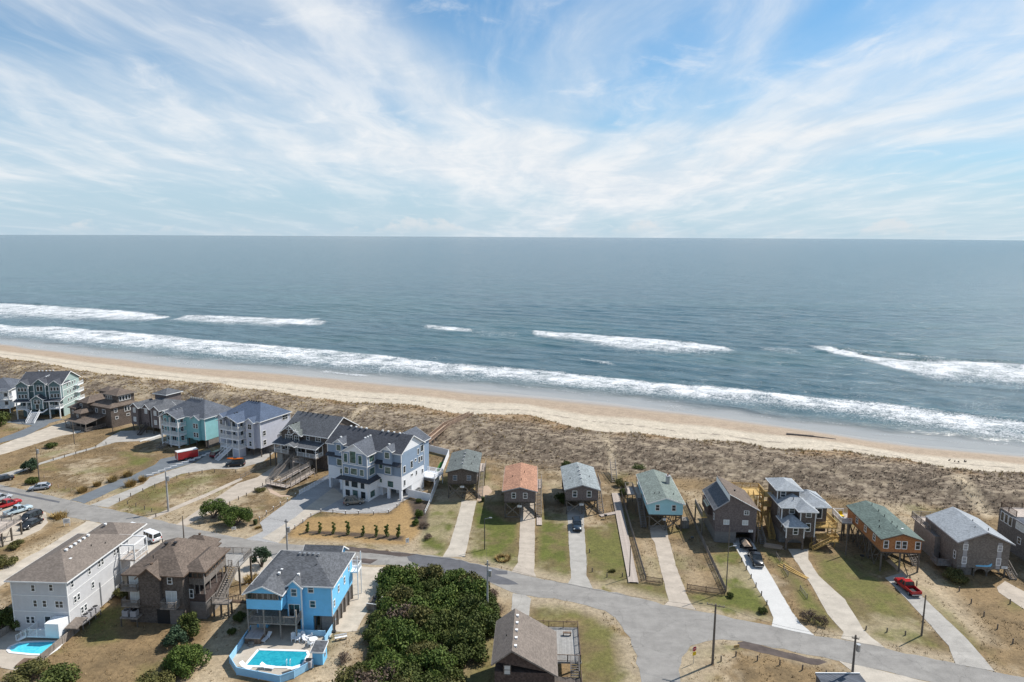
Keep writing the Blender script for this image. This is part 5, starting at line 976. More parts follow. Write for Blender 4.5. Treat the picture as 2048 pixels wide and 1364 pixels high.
# ---------------------------------------------------------------- paved sheets
def dense(pts, step=1.2, j=.0):
    out = []
    for p, q in zip(pts, pts[1:]+pts[:1]):
        p, q = Vector(p), Vector(q); n = max(1, int((q-p).length/step))
        for i in range(n):
            c = p.lerp(q, i/n); out.append(Vector((c.x+random.uniform(-j, j), c.y+random.uniform(-j, j), c.z)))
    return out
SHEETS = []
def sheet(name, px, z, mat, j=.08, label=None):
    SHEETS.append(px)
    pts = dense([Vector((p.x, p.y, z)) for p in PX(px)], 1.3, j); bm = bmesh.new()
    f = bm.faces.new([bm.verts.new(p) for p in pts]); bm.normal_update()
    if f.normal.z < 0: f.normal_flip()
    r = bmesh.ops.extrude_face_region(bm, geom=[f]); vs = [v for v in r['geom'] if isinstance(v, bmesh.types.BMVert)]
    for v in vs: v.co.z -= .06 if z > .06 else z+.02
    bmesh.ops.recalc_face_normals(bm, faces=bm.faces); bmesh.ops.triangulate(bm, faces=bm.faces)
    me = bpy.data.meshes.new(name); bm.to_mesh(me); bm.free(); me.materials.append(M[mat])
    o = link(name, me); o['kind'] = 'structure'; return o
def zz(o, *pts): return [(o[0]+a/4.871, o[1]+b/4.871) for a, b in pts]
sheet('road', ROAD, .020, 'asphalt', .22)
sheet('road_patch', [(818, 1108), (900, 1116), (970, 1133), (1012, 1143), (1015, 1149), (990, 1150), (1040, 1168), (1000, 1169), (978, 1164), (905, 1150), (850, 1136), (815, 1122)], .026, 'asphalt_dark', .25)
sheet('road_patch', [(-20, 975), (120, 1003), (118, 1006), (-20, 979)], .026, 'asphalt_dark', .05)
sheet('wet_verge', [(640, 1091), (704, 1094), (800, 1105), (835, 1109), (812, 1114), (700, 1103), (640, 1098)], .030, 'mud', .25)
sheet('wet_verge', [(700, 1116), (755, 1119), (740, 1127), (704, 1126)], .030, 'mud', .2)
sheet('wet_verge', [(1475, 1285), (1500, 1283), (1570, 1303), (1640, 1319), (1655, 1325), (1640, 1332), (1560, 1313), (1480, 1296)], .014, 'mud', .25)
for nm, px, mt in [
    ('driveway', zz((860, 860), (310, 690), (455, 690), (430, 800), (392, 990), (338, 1236), (120, 1238), (180, 1150), (240, 960), (300, 740)), 'concrete'),
    ('driveway', zz((860, 860), (890, 600), (1030, 600), (1024, 860), (1020, 1100))+zz((900, 1084), (825, 150), (820, 290), (842, 345), (600, 292), (660, 200), (672, 60)), 'concrete_warm'),
    ('driveway', zz((860, 860), (1335, 740), (1510, 740), (1500, 900), (1530, 1364))+zz((900, 1084), (1332, 100), (1330, 330), (1392, 455), (1150, 405), (1182, 350), (1160, 60)), 'concrete_grey'),
    ('driveway', zz((1080, 880), (1060, 830), (1235, 830), (1250, 960), (1330, 1180))+zz((1280, 1084), (290, 0), (350, 230), (480, 575), (550, 668), (235, 612), (280, 575), (210, 300), (140, 0))+zz((1080, 880), (1085, 960)), 'concrete_warm'),
    ('driveway', zz((1280, 1084), (880, -40), (1080, -40), (1150, 100), (1200, 200), (1340, 440), (1480, 680), (1560, 790), (1700, 912), (1500, 870), (1280, 822), (1300, 740), (1250, 620), (1130, 430), (1000, 180)), 'concrete_new'),
    ('driveway', zz((1280, 1084), (1440, 70), (1640, 70), (1640, 170), (1740, 330))+zz((1628, 1084), (300, 560), (480, 850), (560, 930), (690, 1032), (480, 990), (265, 942), (290, 880), (130, 700), (0, 465))+zz((1280, 1084), (1520, 190)), 'concrete'),
    ('driveway', zz((1628, 1084), (690, 350), (860, 300), (1020, 500), (1380, 840), (1550, 1010), (1760, 1260), (1380, 1190), (1310, 1010), (1050, 720), (780, 430)), 'concrete_grey'),
    ('driveway', zz((1628, 1084), (1780, 440), (1860, 380), (2300, 620), (2400, 800), (2200, 760), (1800, 490)), 'concrete_warm'),
    ('driveway', [(141, 1000), (236, 960), (262, 953), (308, 930), (322, 918), (352, 912), (420, 900), (424, 906), (380, 928), (305, 950), (240, 975), (170, 1007)], 'asphalt_blue'),
    ('driveway', [(181, 1010), (287, 968), (300, 955), (360, 935), (392, 925), (425, 903), (455, 890), (560, 895), (526, 924), (474, 938), (427, 938), (362, 948), (300, 973), (240, 1003), (216, 1015)], 'concrete_grey'),
    ('path', [(293, 1036), (340, 1017), (410, 988), (481, 956), (486, 959), (412, 994), (345, 1022), (300, 1039)], 'concrete_warm'),
    ('driveway', [(352, 1050), (438, 992), (475, 967), (514, 955), (553, 930), (600, 915), (640, 925), (570, 950), (549, 961), (541, 967), (459, 1004), (372, 1052)], 'concrete_warm'),
    ('path', zz((200, 920), (1610, 240), (1660, 232), (1690, 300), (1770, 340), (1850, 342), (1850, 356), (1750, 360), (1660, 320)), 'tan_path'),
    ('driveway', [(0, 949), (41, 938), (123, 912), (191, 893), (216, 875), (242, 862), (300, 860), (335, 868), (308, 881), (242, 884), (230, 885), (144, 910), (84, 928), (0, 960), (-40, 972), (-40, 958)], 'concrete_grey'),
    ('driveway', [(-40, 902), (0, 890), (60, 868), (108, 850), (150, 838), (200, 850), (185, 862), (120, 872), (40, 898), (0, 910), (-40, 922)], 'gravel'),
    ('driveway', [(-40, 892), (0, 877), (40, 862), (64, 851), (12, 845), (40, 838), (130, 838), (100, 846), (88, 854), (50, 873), (0, 886), (-40, 902)], 'asphalt_blue'),
    ('parking_lot', zz((560, 1084), (700, 238), (1080, 252), (1000, 420), (740, 872), (430, 875), (560, 500), (690, 300)), 'gravel'),
    ('parking_lot', [(-40, 1000), (57, 1016), (92, 1026), (95, 1045), (80, 1060), (22, 1088), (-40, 1105)], 'gravel'),
    ('parking_lot', [(262, 1062), (328, 1080), (400, 1099), (385, 1110), (300, 1130), (250, 1135), (255, 1100)], 'gravel'),
    ('driveway', [(174, 1042), (205, 1048), (150, 1090), (60, 1140), (0, 1172), (-60, 1200), (-60, 1170), (0, 1143), (90, 1096)], 'gravel'),
    ('courtyard', [(670, 930), (657, 951), (597, 988), (540, 1030), (520, 1046), (526, 1062), (491, 1079), (557, 1087), (576, 1065), (622, 1032), (642, 1023), (691, 1027), (747, 1027), (778, 1025), (808, 1001), (850, 980), (800, 940)], 'paver'),
    ('parking_lot', [(1677, 1322), (1806, 1352), (1900, 1376), (1900, 1480), (1760, 1480), (1725, 1366), (1708, 1345)], 'concrete'),
    ('driveway', zz((900, 1084), (610, 500), (740, 520), (790, 555), (770, 720), (600, 660)), 'concrete_grey'),
    ('parking_lot', [(470, 1113), (540, 1112), (560, 1130), (515, 1150), (495, 1170), (470, 1160)], 'gravel')]:
    sheet(nm, px, random.uniform(.034, .044), mt, .06 if 'concrete' in mt else .15)
sheet('path', [(667, 975), (690, 994), (640, 1021), (622, 1031), (576, 1064), (556, 1086), (524, 1077), (545, 1064), (590, 1035), (620, 1010)], .05, 'concrete', .03)
sheet('pool_terrace', [(-30, 1285), (0, 1272), (33, 1256), (95, 1262), (158, 1262), (57, 1346), (-30, 1330)], .05, 'pool_deck', .02)
POOL2 = [(502, 1264), (460, 1326), (474, 1350), (560, 1366), (588, 1356), (626, 1334), (668, 1262), (672, 1250), (500, 1250)]
sheet('pool_terrace', POOL2, .05, 'pool_deck', .02)
sheet('path', zz((1628, 940), (700, 880), (740, 870), (930, 1045), (890, 1050)), .03, 'tan_path', .05)
sheet('path', zz((860, 860), (455, 690), (470, 560), (560, 540), (610, 600), (560, 640), (500, 690)), .03, 'tan_path', .15)
# ---------------------------------------------------------------- pools
def pool(label, px, water, step=True):
    pts = [Vector((p.x, p.y, .06)) for p in PX(px)]; c = sum(pts, Vector())/len(pts)
    P = thing('swimming_pool', label, 'swimming pool', (c.x, c.y, 0)); L = [p-Vector((c.x, c.y, 0)) for p in pts]
    MB().slab([Vector((p.x*.97, p.y*.97, .085)) for p in L], .05).build('water', water, P)
    b = MB(); n = len(L)
    for i in range(n): b.bar(Vector((L[i].x, L[i].y, .07)), Vector((L[(i+1) % n].x, L[(i+1) % n].y, .07)), .38, .1)
    b.build('coping', 'white_trim', P); return P
pool('kidney shaped pale blue swimming pool behind the long pale house', zz((0, 1084), (75, 1055), (95, 1025), (180, 988), (300, 976), (450, 972), (585, 972), (612, 985), (560, 1045), (470, 1105), (300, 1100), (100, 1080)), 'pool_water')
PL = pool('angular deep blue swimming pool inside the light blue wall', [(489, 1333), (517, 1300), (614, 1303), (617, 1310), (602, 1337)], 'pool_water_deep')
b = MB()
for k in range(2): 
    b.cyl((.9+k*.5, -1.7, .05), (.9+k*.5, -1.7, .8), .03); b.cyl((.9+k*.5, -1.7, .8), (.9+k*.5, -1.35, .8), .03); b.cyl((.9+k*.5, -1.35, .8), (.9+k*.5, -1.35, .05), .03)
b.build('ladder', 'white_vinyl', PL)
# ---------------------------------------------------------------- fences and walls
def run(pts, step):
    out = [pts[0]]
    for p, q in zip(pts, pts[1:]):
        n = max(1, round((q-p).length/step)); out += [p.lerp(q, i/n) for i in range(1, n+1)]
    return out
def fence(name, label, px, h, mat, step=2.2, style='solid', cat='fence', post='same', z=0.):
    pts = [Vector((p.x, p.y, z)) for p in PX(px)]; o = pts[0].copy(); P = thing(name, label, cat, o); pts = run([p-o for p in pts], step); pm = mat if post == 'same' else post
    key = ('fp', h, pm, style)
    if key not in CACHE:
        w = .09 if style != 'solid' else .12; CACHE[key] = MB().box(-w/2, w/2, -w/2, w/2, 0, h+.1).mesh('post', pm)
    for p in pts: link('post', CACHE[key], P, p)
    for p, q in zip(pts, pts[1:]):
        b = MB(); u = Vector((0, 0, 1)); d = (q-p).normalized()
        if style == 'solid': b.bar(p+u*(h*.5+.03)+d*.06, q+u*(h*.5+.03)-d*.06, .05, h-.1); b.bar(p+u*h+d*.06, q+u*h-d*.06, .09, .07)
        else:
            b.bar(p+u*h*.92, q+u*h*.92, .05, .09); b.bar(p+u*h*.25, q+u*h*.25, .05, .09); n = int((q-p).length/(.14 if style == 'picket' else .5)); s = .045
            for i in range(1, n): c = p.lerp(q, i/n); b.box(c.x-s/2, c.x+s/2, c.y-s/2, c.y+s/2, .08, h*.98)
        b.build('panel', mat, P)
    return P
fence('vinyl_fence', 'tall white vinyl privacy fence round the blue and white house yard', [(816, 994), (862, 1004), (898, 913), (843, 899)], 1.9, 'white_vinyl')
fence('vinyl_fence', 'low white picket fence beside the paved courtyard drive', [(599, 990), (657, 958)], 1.2, 'white_vinyl', 2., 'picket')
fence('vinyl_fence', 'white vinyl fence across the yard behind the courtyard house', [(846, 960), (872, 965)], 1.6, 'white_vinyl')
fence('pool_wall', 'light blue painted wall round the angular pool', [(502, 1266), (460, 1327), (474, 1350), (560, 1367), (588, 1357), (626, 1335)], 1.15, 'sid_poolwall', 3., cat='wall')
fence('pool_wall', 'light blue wall between pool terrace and driveway', [(650, 1288), (668, 1258), (676, 1243)], 1.15, 'sid_poolwall', 3., cat='wall')
fence('pool_wall', 'short light blue wall behind the white patio chairs', [(592, 1270), (650, 1273)], .9, 'sid_poolwall', 3., cat='wall')
fence('wood_fence', 'weathered wooden fence along the kidney pool terrace', [(57, 1346), (108, 1303), (158, 1262)], 1.2, 'weathered', 2.)
fence('wood_fence', 'low weathered fence at the terrace end by dark shrubs', [(-30, 1292), (0, 1276), (34, 1256)], 1.2, 'weathered', 2.)
fence('picket_fence', 'weathered picket fence between boardwalk and aqua cottage lot', [(1241, 985), (1262, 1060), (1291, 1160)], 1.15, 'weathered', 2.4, 'picket')
fence('picket_fence', 'short brown picket fence facing the road beside aqua cottage drive', [(1292, 1164), (1325, 1169)], 1.15, 'brown_rail', 2.2, 'picket')
fence('picket_fence', 'long weathered picket fence beside the clerestory house', [(1372, 1012), (1400, 1075), (1430, 1140), (1451, 1186)], 1.2, 'weathered', 2.4, 'picket')
fence('picket_fence', 'brown picket fence facing the road before the clerestory house', [(1374, 1180), (1412, 1186), (1449, 1191)], 1.15, 'brown_rail', 2.4, 'picket')
for a, lab in (([(1552, 1112), (1560, 1124)], 'short rail fence beside the black pickup'), ([(1567, 1138), (1576, 1153)], 'short rail fence near the yellow planks'), ([(1600, 1180), (1614, 1198)], 'short rail fence near the sandy patch')): fence('rail_fence', lab+' on the lawn', a, .8, 'weathered', 3., 'rail')
fence('rail_fence', 'weathered rail fence lining the boardwalk path to the ramp house', [(481, 958), (510, 943), (552, 922)], 1.0, 'weathered', 2.2, 'rail')
fence('rail_fence', 'white topped low rail fence beside the mulch bed', [(850, 1028), (861, 1004)], .9, 'white_trim', 2., 'rail')
# white plank barrier blocks beside the red trailer
for i in range(11):
    a = Vector((300, 952, 0)).lerp(Vector((418, 908, 0)), i/10); p = G(a.x, a.y)
    tag(MB().box(-.85, .85, -.12, .12, 0, .42).build('barrier_block', 'white_trim', None, p, math.radians(-63+90)), 'white painted barrier block edging the dark drive by the red trailer', 'barrier', 'barrier blocks beside the dark drive')
for a, c, lab in (((148, 866), (220, 848), 'long white timber edging beside the multi roof house lot'), ((280, 884), (330, 868), 'long white timber edging below the three gable house')):
    p, q = G(*a), G(*c); tag(MB().bar((0, 0, .15), q-p+Vector((0, 0, .15)), .25, .3).build('timber_edging', 'white_trim', None, p), lab, 'edging')
# rope-and-post fences
def rope_fence(label, px, h=.85):
    pts = PX(px); o = pts[0].copy(); P = thing('rope_fence', label, 'fence', o); pts = [p-o for p in pts]
    if 'rpost' not in CACHE: b = MB().cyl((0, 0, 0), (0, 0, h), .1, .1, 8); CACHE['rpost'] = b.mesh('post', 'weathered'); CACHE['rcap'] = MB().cyl((0, 0, h), (0, 0, h+.1), .14, .11, 8).mesh('cap', 'white_trim')
    for p in pts: q = link('post', CACHE['rpost'], P, p); link('cap', CACHE['rcap'], q)
    for p, q in zip(pts, pts[1:]):
        b = MB(); last = None
        for i in range(7):
            f = i/6; c = p.lerp(q, f)+Vector((0, 0, h*.85-.25*math.sin(math.pi*f)))
            if last is not None: b.cyl(last, c, .035, .035, 5)
            last = c
        b.build('rope', 'tan_path', P)
rope_fence('rope and white capped post fence along the mulch edge of the courtyard drive', [(519, 1042), (533, 1030), (547, 1021), (561, 1012), (575, 1004), (591, 994)])
rope_fence('rope and white capped post fence curving round the golden lawn', [(575, 1074), (590, 1058), (606, 1046), (622, 1034), (642, 1026), (666, 1026), (691, 1029), (717, 1029), (747, 1030), (777, 1027), (794, 1015), (806, 1004)])
# ---------------------------------------------------------------- boardwalks and beach stairs
def zof(p, py):
    lo, hi = -5., 60.
    for _ in range(40):
        m_ = (lo+hi)/2; f = p.y*math.cos(PITCH)-(m_-CAM_H)*math.sin(PITCH); up = p.y*math.sin(PITCH)+(m_-CAM_H)*math.cos(PITCH); a = p.x/f; b_ = up/f
        if 682-(-a*math.sin(ROLL)+b_*math.cos(ROLL))*FPX > py: lo = m_
        else: hi = m_
    return m_
def ground_z(x, y): return float(terrain(np.array([[x]]), np.array([[y]]))[0, 0])
def boardwalk(name, label, a, c, w=1.5, pitch=.34, rails=False, mat='boardwalk', legs=True, h=1.0):
    a, c = Vector(a), Vector(c); d = c-a; rz = math.atan2(d.y, d.x); L = Vector((d.x, d.y, 0)).length; n = int(L/pitch); P = thing(name, label, 'boardwalk', a); key = ('plk', w, pitch, mat)
    if key not in CACHE: CACHE[key] = MB().box(-pitch*.46, pitch*.46, -w/2, w/2, -.05, 0).mesh('plank', mat)
    sl = math.atan2(d.z, L)
    for i in range(n):
        o = link('plank', CACHE[key], P, d*((i+.5)/n)); o.rotation_euler = (0, -sl, rz+random.uniform(-.012, .012)); o.location.z += random.uniform(-.006, .006)
    h_ = Vector((-math.sin(rz), math.cos(rz), 0))*w/2
    for s_ in (-1, 1):
        MB().bar(h_*s_*.9+Vector((0, 0, -.14)), d+h_*s_*.9+Vector((0, 0, -.14)), .06, .16).build('joist', mat, P)
        if rails: rail(P, [h_*s_, d+h_*s_], mat, h, .3, 2.2, bw=.12)
        if legs:
            for i in range(0, int(L/2.4)+1):
                q = d*min(1, i*2.4/L)+h_*s_*.9; gz = ground_z(a.x+q.x, a.y+q.y)-a.z; MB().box(q.x-.07, q.x+.07, q.y-.07, q.y+.07, min(gz-.2, q.z-.3), q.z).build('support_post', mat, P)
    return P
boardwalk('boardwalk', 'long weathered plank boardwalk from the road to the dune beside the aqua cottage', G(1267, 1164, .25), G(1231, 986, .25), 1.75, .36)
boardwalk('boardwalk', 'short plank walk linking the grey roofed cottage to the long boardwalk', G(1200, 1031, .2), G(1236, 1024, .2), 1.1, .34, legs=False)
boardwalk('beach_walkway', 'railed wooden walkway crossing the dune to the sand beach', G(851, 886, 2.6), G(893, 851, 3.4), 1.5, .4, True, 'walk_wood')
boardwalk('beach_walkway', 'railed wooden walkway stretch with stairs end over the beach', G(893, 851, 3.4), G(943, 829, 3.6), 1.5, .4, True, 'walk_wood')
P = thing('dune_stairs', 'narrow railed wooden stairs climbing the dune at the boardwalk end', 'stairs', G(1229, 966, 0)); e_ = G(1225, 924, 2.4)-G(1229, 966, 0); stairs(P, (0, 0, .1), (e_.x, e_.y, 2.4), 1.3, 'weathered')
# wreck timber and stumps on the beach
p, q = G(1573, 868, -.3), G(1672, 877, -.6)
P = thing('beached_timber', 'dark weathered ship timber lying on the wet sand', 'timber', (p.x, p.y, 0)); d = q-p
MB().cyl((0, 0, -.5), (d.x*.55, d.y*.55, -.55), .55, .42, 7).build('log', 'dark_wood', P); MB().cyl((d.x*.5, d.y*.5, -.6), (d.x, d.y, -.85), .4, .2, 7).build('log', 'dark_wood', P)
for px, py in ((1898, 922), (1908, 925), (1918, 926), (1928, 925)): 
    g_ = G(px, py, .2); b = MB()
    for k in range(4): b.cyl((random.uniform(-.5, .5), random.uniform(-.4, .4), -.8), (random.uniform(-.5, .5), random.uniform(-.4, .4), random.uniform(.3, .9)), .14, .1, 6)
    tag(b.build('old_piling_stump', 'dark_wood', None, g_), 'cluster of dark piling stumps in the beach sand', 'stump', 'piling stumps on the beach')
# ---------------------------------------------------------------- street furniture
def post_row(label, group, pts, h=.85, mat='pole_wood', r=.1):
    key = ('bollard', h, r, mat)
    if key not in CACHE: CACHE[key] = MB().cyl((0, 0, -.1), (0, 0, h), r*1.05, r*.95, 7).mesh('wooden_post', mat)
    for px, py in pts:
        o = link('wooden_post', CACHE[key], None, G(px, py)); o.rotation_euler = (random.uniform(-.05, .05), random.uniform(-.05, .05), random.random()*3); tag(o, label, 'post', group)
post_row('short wooden post edging the lavender house drive', 'posts along the lavender house drive', zz((200, 920), (190, 404), (300, 354), (420, 309), (535, 264), (750, 179), (870, 149), (995, 129), (1118, 122), (1325, 124)))
post_row('short wooden post on the verge below the lavender house drive', 'posts along the road verge lawn', zz((200, 920), (270, 430), (350, 456), (435, 483), (505, 507), (545, 556)))
post_row('short wooden post edging the ramp house drive', 'posts along the ramp house drive', zz((200, 920), (1265, 438), (1350, 388), (1428, 353), (1508, 303), (1585, 258)))
post_row('short wooden post edging the new white concrete drive', 'posts along the new concrete drive', zz((1280, 1084), (990, 195), (1035, 274), (1082, 354), (1130, 439), (1182, 524), (1235, 614)))
post_row('short wooden post on the corner lot lawn', 'posts round the corner lot', zz((1280, 1084), (790, 1163), (933, 1113), (1143, 1158), (1362, 1198), (1580, 1248), (1812, 1303), (2020, 1350)))
post_row('leaning wooden post on the brown lot before the taupe gabled house', 'posts on the brown lot', zz((1628, 1084), (1415, 480), (1530, 600), (1655, 725), (1785, 850), (1935, 990), (1910, 602)))
post_row('small wooden post along the roadside lawn of the cedar house', 'posts on the cedar house lawn', zz((1628, 1084), (505, 858), (710, 878), (890, 908)), .7)
post_row('small dark post on the lawn beside the grey cottage drive', 'posts on the cottage lawn', zz((900, 1084), (1360, 105), (1385, 292), (1530, 345), (1680, 340)), .8)
post_row('short wooden post along the narrow concrete lane', 'posts along the narrow lane', zz((0, 680), (520, 1170), (630, 1144), (740, 1114), (840, 1084), (935, 1048), (1035, 1018)))
post_row('short pale post beside the tall grass of the dark drive', 'posts by the tall grass', zz((0, 940), (510, 150), (570, 172), (640, 190), (695, 210), (432, 75)), .8, 'tan_path')
post_row('short wooden post behind the red pickup', 'posts behind the red pickup', zz((1628, 940), (933, 1085), (1000, 1130)), 1.0)
POLES = {}
def pole(key, label, base, top_py, r=.14, mat='pole_wood', arms=(), xf=None, lamp=None):
    g_ = G(*base); h = zof(g_, top_py); P = thing('utility_pole', label, 'utility pole', g_)
    MB().cyl((0, 0, -.2), (0, 0, h), r*1.15, r*.75, 8).build('shaft', mat, P)
    for z, w in arms:
        a = MB().bar((-w/2, 0, h-z), (w/2, 0, h-z), .1, .12).build('crossarm', 'pole_wood', P, None, math.radians(-20))
        for k in (-1, -.45, .45, 1): MB().cyl((k*w*.47, 0, h-z+.05), (k*w*.47, 0, h-z+.28), .05, .035, 6).build('insulator', 'steel', a)
    if xf: MB().cyl((r+.28, -.1, h-xf-1.0), (r+.28, -.1, h-xf), .27, .27, 10).build('transformer', 'steel', P)
    if lamp:
        dx_, drop = lamp; MB().cyl((0, 0, h-drop), (dx_, -.2, h-drop+.35), .035, .035, 6).build('lamp_arm', 'steel', P); MB().box(dx_-.12 if dx_ < 0 else dx_-.1, dx_+.45 if dx_ > 0 else dx_+.12, -.32, -.08, h-drop+.26, h-drop+.42).build('lamp_head', 'steel', P)
    POLES[key] = (g_, h); return P
pole('a', 'thin pole with grey lamp box on the brown lot by the evergreen bush', (79, 963), 894, .12, 'pole_wood', xf=.6)
pole('b', 'slim dark pole in front of the multi roof house', (149, 888), 844, .1)
pole('c', 'short dark pole beside the three gable house lot', (226, 867), 852, .1)
pole('d', 'tall pale grey pole with transformer beside the narrow path', (337, 1023), 942, .2, 'pole_grey', xf=1.2)
pole('e', 'plain wooden pole across the road from the two round trees', (368, 1078), 1032, .12)
pole('f', 'grey pole with transformer behind the sky blue house', (575, 1103), 1038, .17, 'pole_grey', xf=1.6, arms=((.6, .8),))
pole('g', 'dark lamp pole on the lawn between the first two cottages', (969, 1099), 1036, .08, 'dark_metal', lamp=(1.0, .2))
pole('h', 'wooden pole with transformer rising from the shrub thicket edge', (975, 1226), 1121, .15, 'pole_grey', xf=1.6, arms=((.7, .9),))
pole('i', 'dark slim pole beside the long boardwalk', (1259, 1155), 1091, .09, 'dark_metal')
pole('j', 'pale lamp pole at the picket fence corner', (1452, 1183), 1054, .09, 'pole_wood', lamp=(.8, 3.6))
pole('k', 'tall wooden pole with crossarm on the corner lot near the stop sign', (1425, 1328), 1208, .17, 'pole_wood', arms=((.25, 2.4),))
pole('l', 'wooden pole with tangled cables at the roadside parking lot', (1703, 1367), 1270, .16, 'pole_wood', xf=1.3, arms=((.5, .9),))
pole('m', 'plain dark wooden pole beside the red pickup drive', (1843, 1271), 1190, .13)
pole('n', 'dark pole between the tiered house and the cedar house', (1691, 1110), 1046, .12)
pole('o', 'weathered post between clerestory house and tiered house', (1515, 1088), 1046, .1)
def wire(label, k1, k2, drop=.4, off=0., sag=1.0):
    (a, ha), (c, hc) = POLES[k1], POLES[k2]; p = Vector((off, 0, ha-drop)); q = c-a+Vector((off, 0, hc-drop)); b = MB(); last = None
    for i in range(13):
        f = i/12; x = p.lerp(q, f)-Vector((0, 0, sag*4*f*(1-f)))
        if last is not None: b.cyl(last, x, .016, .016, 4)
        last = x
    tag(b.build('power_line', 'dark_metal', None, a), label, 'cable')
wire('overhead cable from the thicket pole to the crossarm pole', 'h', 'k'); wire('overhead cable from the crossarm pole to the cable tangle pole', 'k', 'l', .3, .9); wire('overhead cable from the blue house pole to the thicket pole', 'f', 'h', .4, 0, 1.4); wire('overhead cable from the path pole to the blue house pole', 'd', 'f', .5, 0, 1.5)
wire('service cable from the lamp pole down to the grey cottage', 'g', 'h', .3)
# stop sign with its yellow plate
g_ = G(1387, 1327); P = thing('stop_sign', 'red octagonal stop sign with yellow plate at the side road corner', 'sign', g_, 25)
MB().cyl((0, 0, 0), (0, 0, 2.55), .04, .04, 6).build('pole', 'steel', P); n = 8
b = MB(); o_ = [(.40*math.cos(math.pi/8+k*math.pi/4), .40*math.sin(math.pi/8+k*math.pi/4)) for k in range(8)]
b.slab([(x, z, 0) for x, z in o_], .02); pl = b.build('plate', 'white_trim', P); pl.location = (0, -.06, 2.3); pl.rotation_euler = (math.pi/2, 0, 0)
paint('sign_red', (.42, .015, .02), .4, .05); paint('sign_yellow', (.75, .50, .02), .5, .05)
b = MB(); b.slab([(x*.92, z*.92, .012) for x, z in o_], .01); rp = b.build('red_face', 'sign_red', pl)
def text(body, size, parent, loc, rot, mat, name='lettering'):
    c = bpy.data.curves.new(name, 'FONT'); c.body = body; c.size = size; c.align_x = 'CENTER'; c.align_y = 'CENTER'; c.extrude = .004
    o = bpy.data.objects.new(name, c); C.objects.link(o); dg = bpy.context.evaluated_depsgraph_get(); me = bpy.data.meshes.new_from_object(o.evaluated_get(dg)); bpy.data.objects.remove(o)
    me.materials.clear(); me.materials.append(M[mat]); m_ = link(name, me, parent); m_.location = loc; m_.rotation_euler = rot; return m_
text('STOP', .27, pl, (0, 0, .02), (0, 0, 0), 'white_trim')
MB().box(-.3, .3, -.08, -.06, 1.3, 1.85).build('yellow_plate', 'sign_yellow', P)
def yard_sign(label, base, w, h, z0, rz=0, mat='white_trim', posts=2):
    P = thing('yard_sign', label, 'sign', G(*base), rz); MB().box(-w/2, w/2, -.03, .03, z0, z0+h).build('board', mat, P)
    for s_ in ((-1, 1) if posts == 2 else (0,)): MB().box(s_*w*.42-.04, s_*w*.42+.04, .03, .09, 0, z0+h*.9).build('post', 'white_trim', P)
    b = MB()
    for k in range(3): b.box(-w*.34, w*(.34-.1*k), -.036, -.031, z0+h*(.7-.22*k), z0+h*(.78-.22*k))
    b.build('lettering', 'glass_blue', P)
yard_sign('large white board sign in the dry grass beside the parking lot', (134, 1052), 1.3, 1.0, .6, 10)
yard_sign('small white yard sign beneath the round roadside trees', (468, 1061), .9, .6, .2, 5)
yard_sign('white realty sign post on the verge of the golden lawn', (815, 1090), .7, .9, .5, 30)
yard_sign('slim white marker post at the thicket roadside', (835, 1146), .25, 1.3, .3, 0, posts=1)
yard_sign('small white sign board by the picket fence lawn', (1300, 1150), .35, .35, .35, posts=1) if False else None
yard_sign('tan tilted board sign at the corner lot verge', (1473, 1297), .9, .45, .12, 15, 'new_wood')
# ---------------------------------------------------------------- vehicles
def carpaint(name, c): 
    m, t, b = new_mat(name); b.inputs['Base Color'].default_value = c+(1,); b.inputs['Roughness'].default_value = .28; b.inputs['Coat Weight'].default_value = .6; b.inputs['Coat Roughness'].default_value = .08
    n = t.noise(obj_coord(t), 3, 3, .6); t.link(t.mix(t.ramp(n, .3, .7, .0, .18), c, tuple(v*.7+.03 for v in c)), b.inputs['Base Color'])
for nm, c in dict(car_red=(.38, .012, .016), car_black=(.012, .013, .016), car_navy=(.02, .035, .055), car_maroon=(.12, .012, .02), car_tan=(.24, .205, .165), car_silver=(.40, .42, .45), car_white=(.78, .78, .78), car_ice=(.42, .52, .58)).items(): carpaint(nm, c)
paint('tyre', (.018, .018, .018), .8, .1); paint('rim', (.45, .46, .47), .3, .1, metal=.8); paint('lamp_red', (.5, .01, .01), .3, .05); paint('lamp_clear', (.75, .75, .72), .15, .05)
def loft(st, name, mat, parent):
    """st: stations (x, zlo, zhi, half width low, half width high) with rounded shoulders"""
    b = MB(); rings = []
    for x, zl, zh, wl, wh in st:
        c = min(.09, (zh-zl)*.3); zm = zl+(zh-zl)*.45; wm = max(wl, wh)
        ring = [(-wl+c*.5, zl), (-wm, zl+c), (-wm, zm), (-wh, zh-c), (-wh+c, zh), (wh-c, zh), (wh, zh-c), (wm, zm), (wm, zl+c), (wl-c*.5, zl)]; i = len(b.v); b.v += [(x, y, z) for y, z in ring]; rings.append(i)
    n = 10
    for a, c in zip(rings, rings[1:]):
        for k in range(n): b.f.append((a+k, a+(k+1) % n, c+(k+1) % n, c+k)); b.mi.append(0)
    b.f += [tuple(range(rings[0], rings[0]+n)), tuple(range(rings[-1], rings[-1]+n))]; b.mi += [0, 0]
    o = b.build(name, mat, parent)
    for p in o.data.polygons: p.use_smooth = len(p.vertices) == 4
    md = o.modifiers.new('smooth', 'EDGE_SPLIT'); md.split_angle = math.radians(40); return o
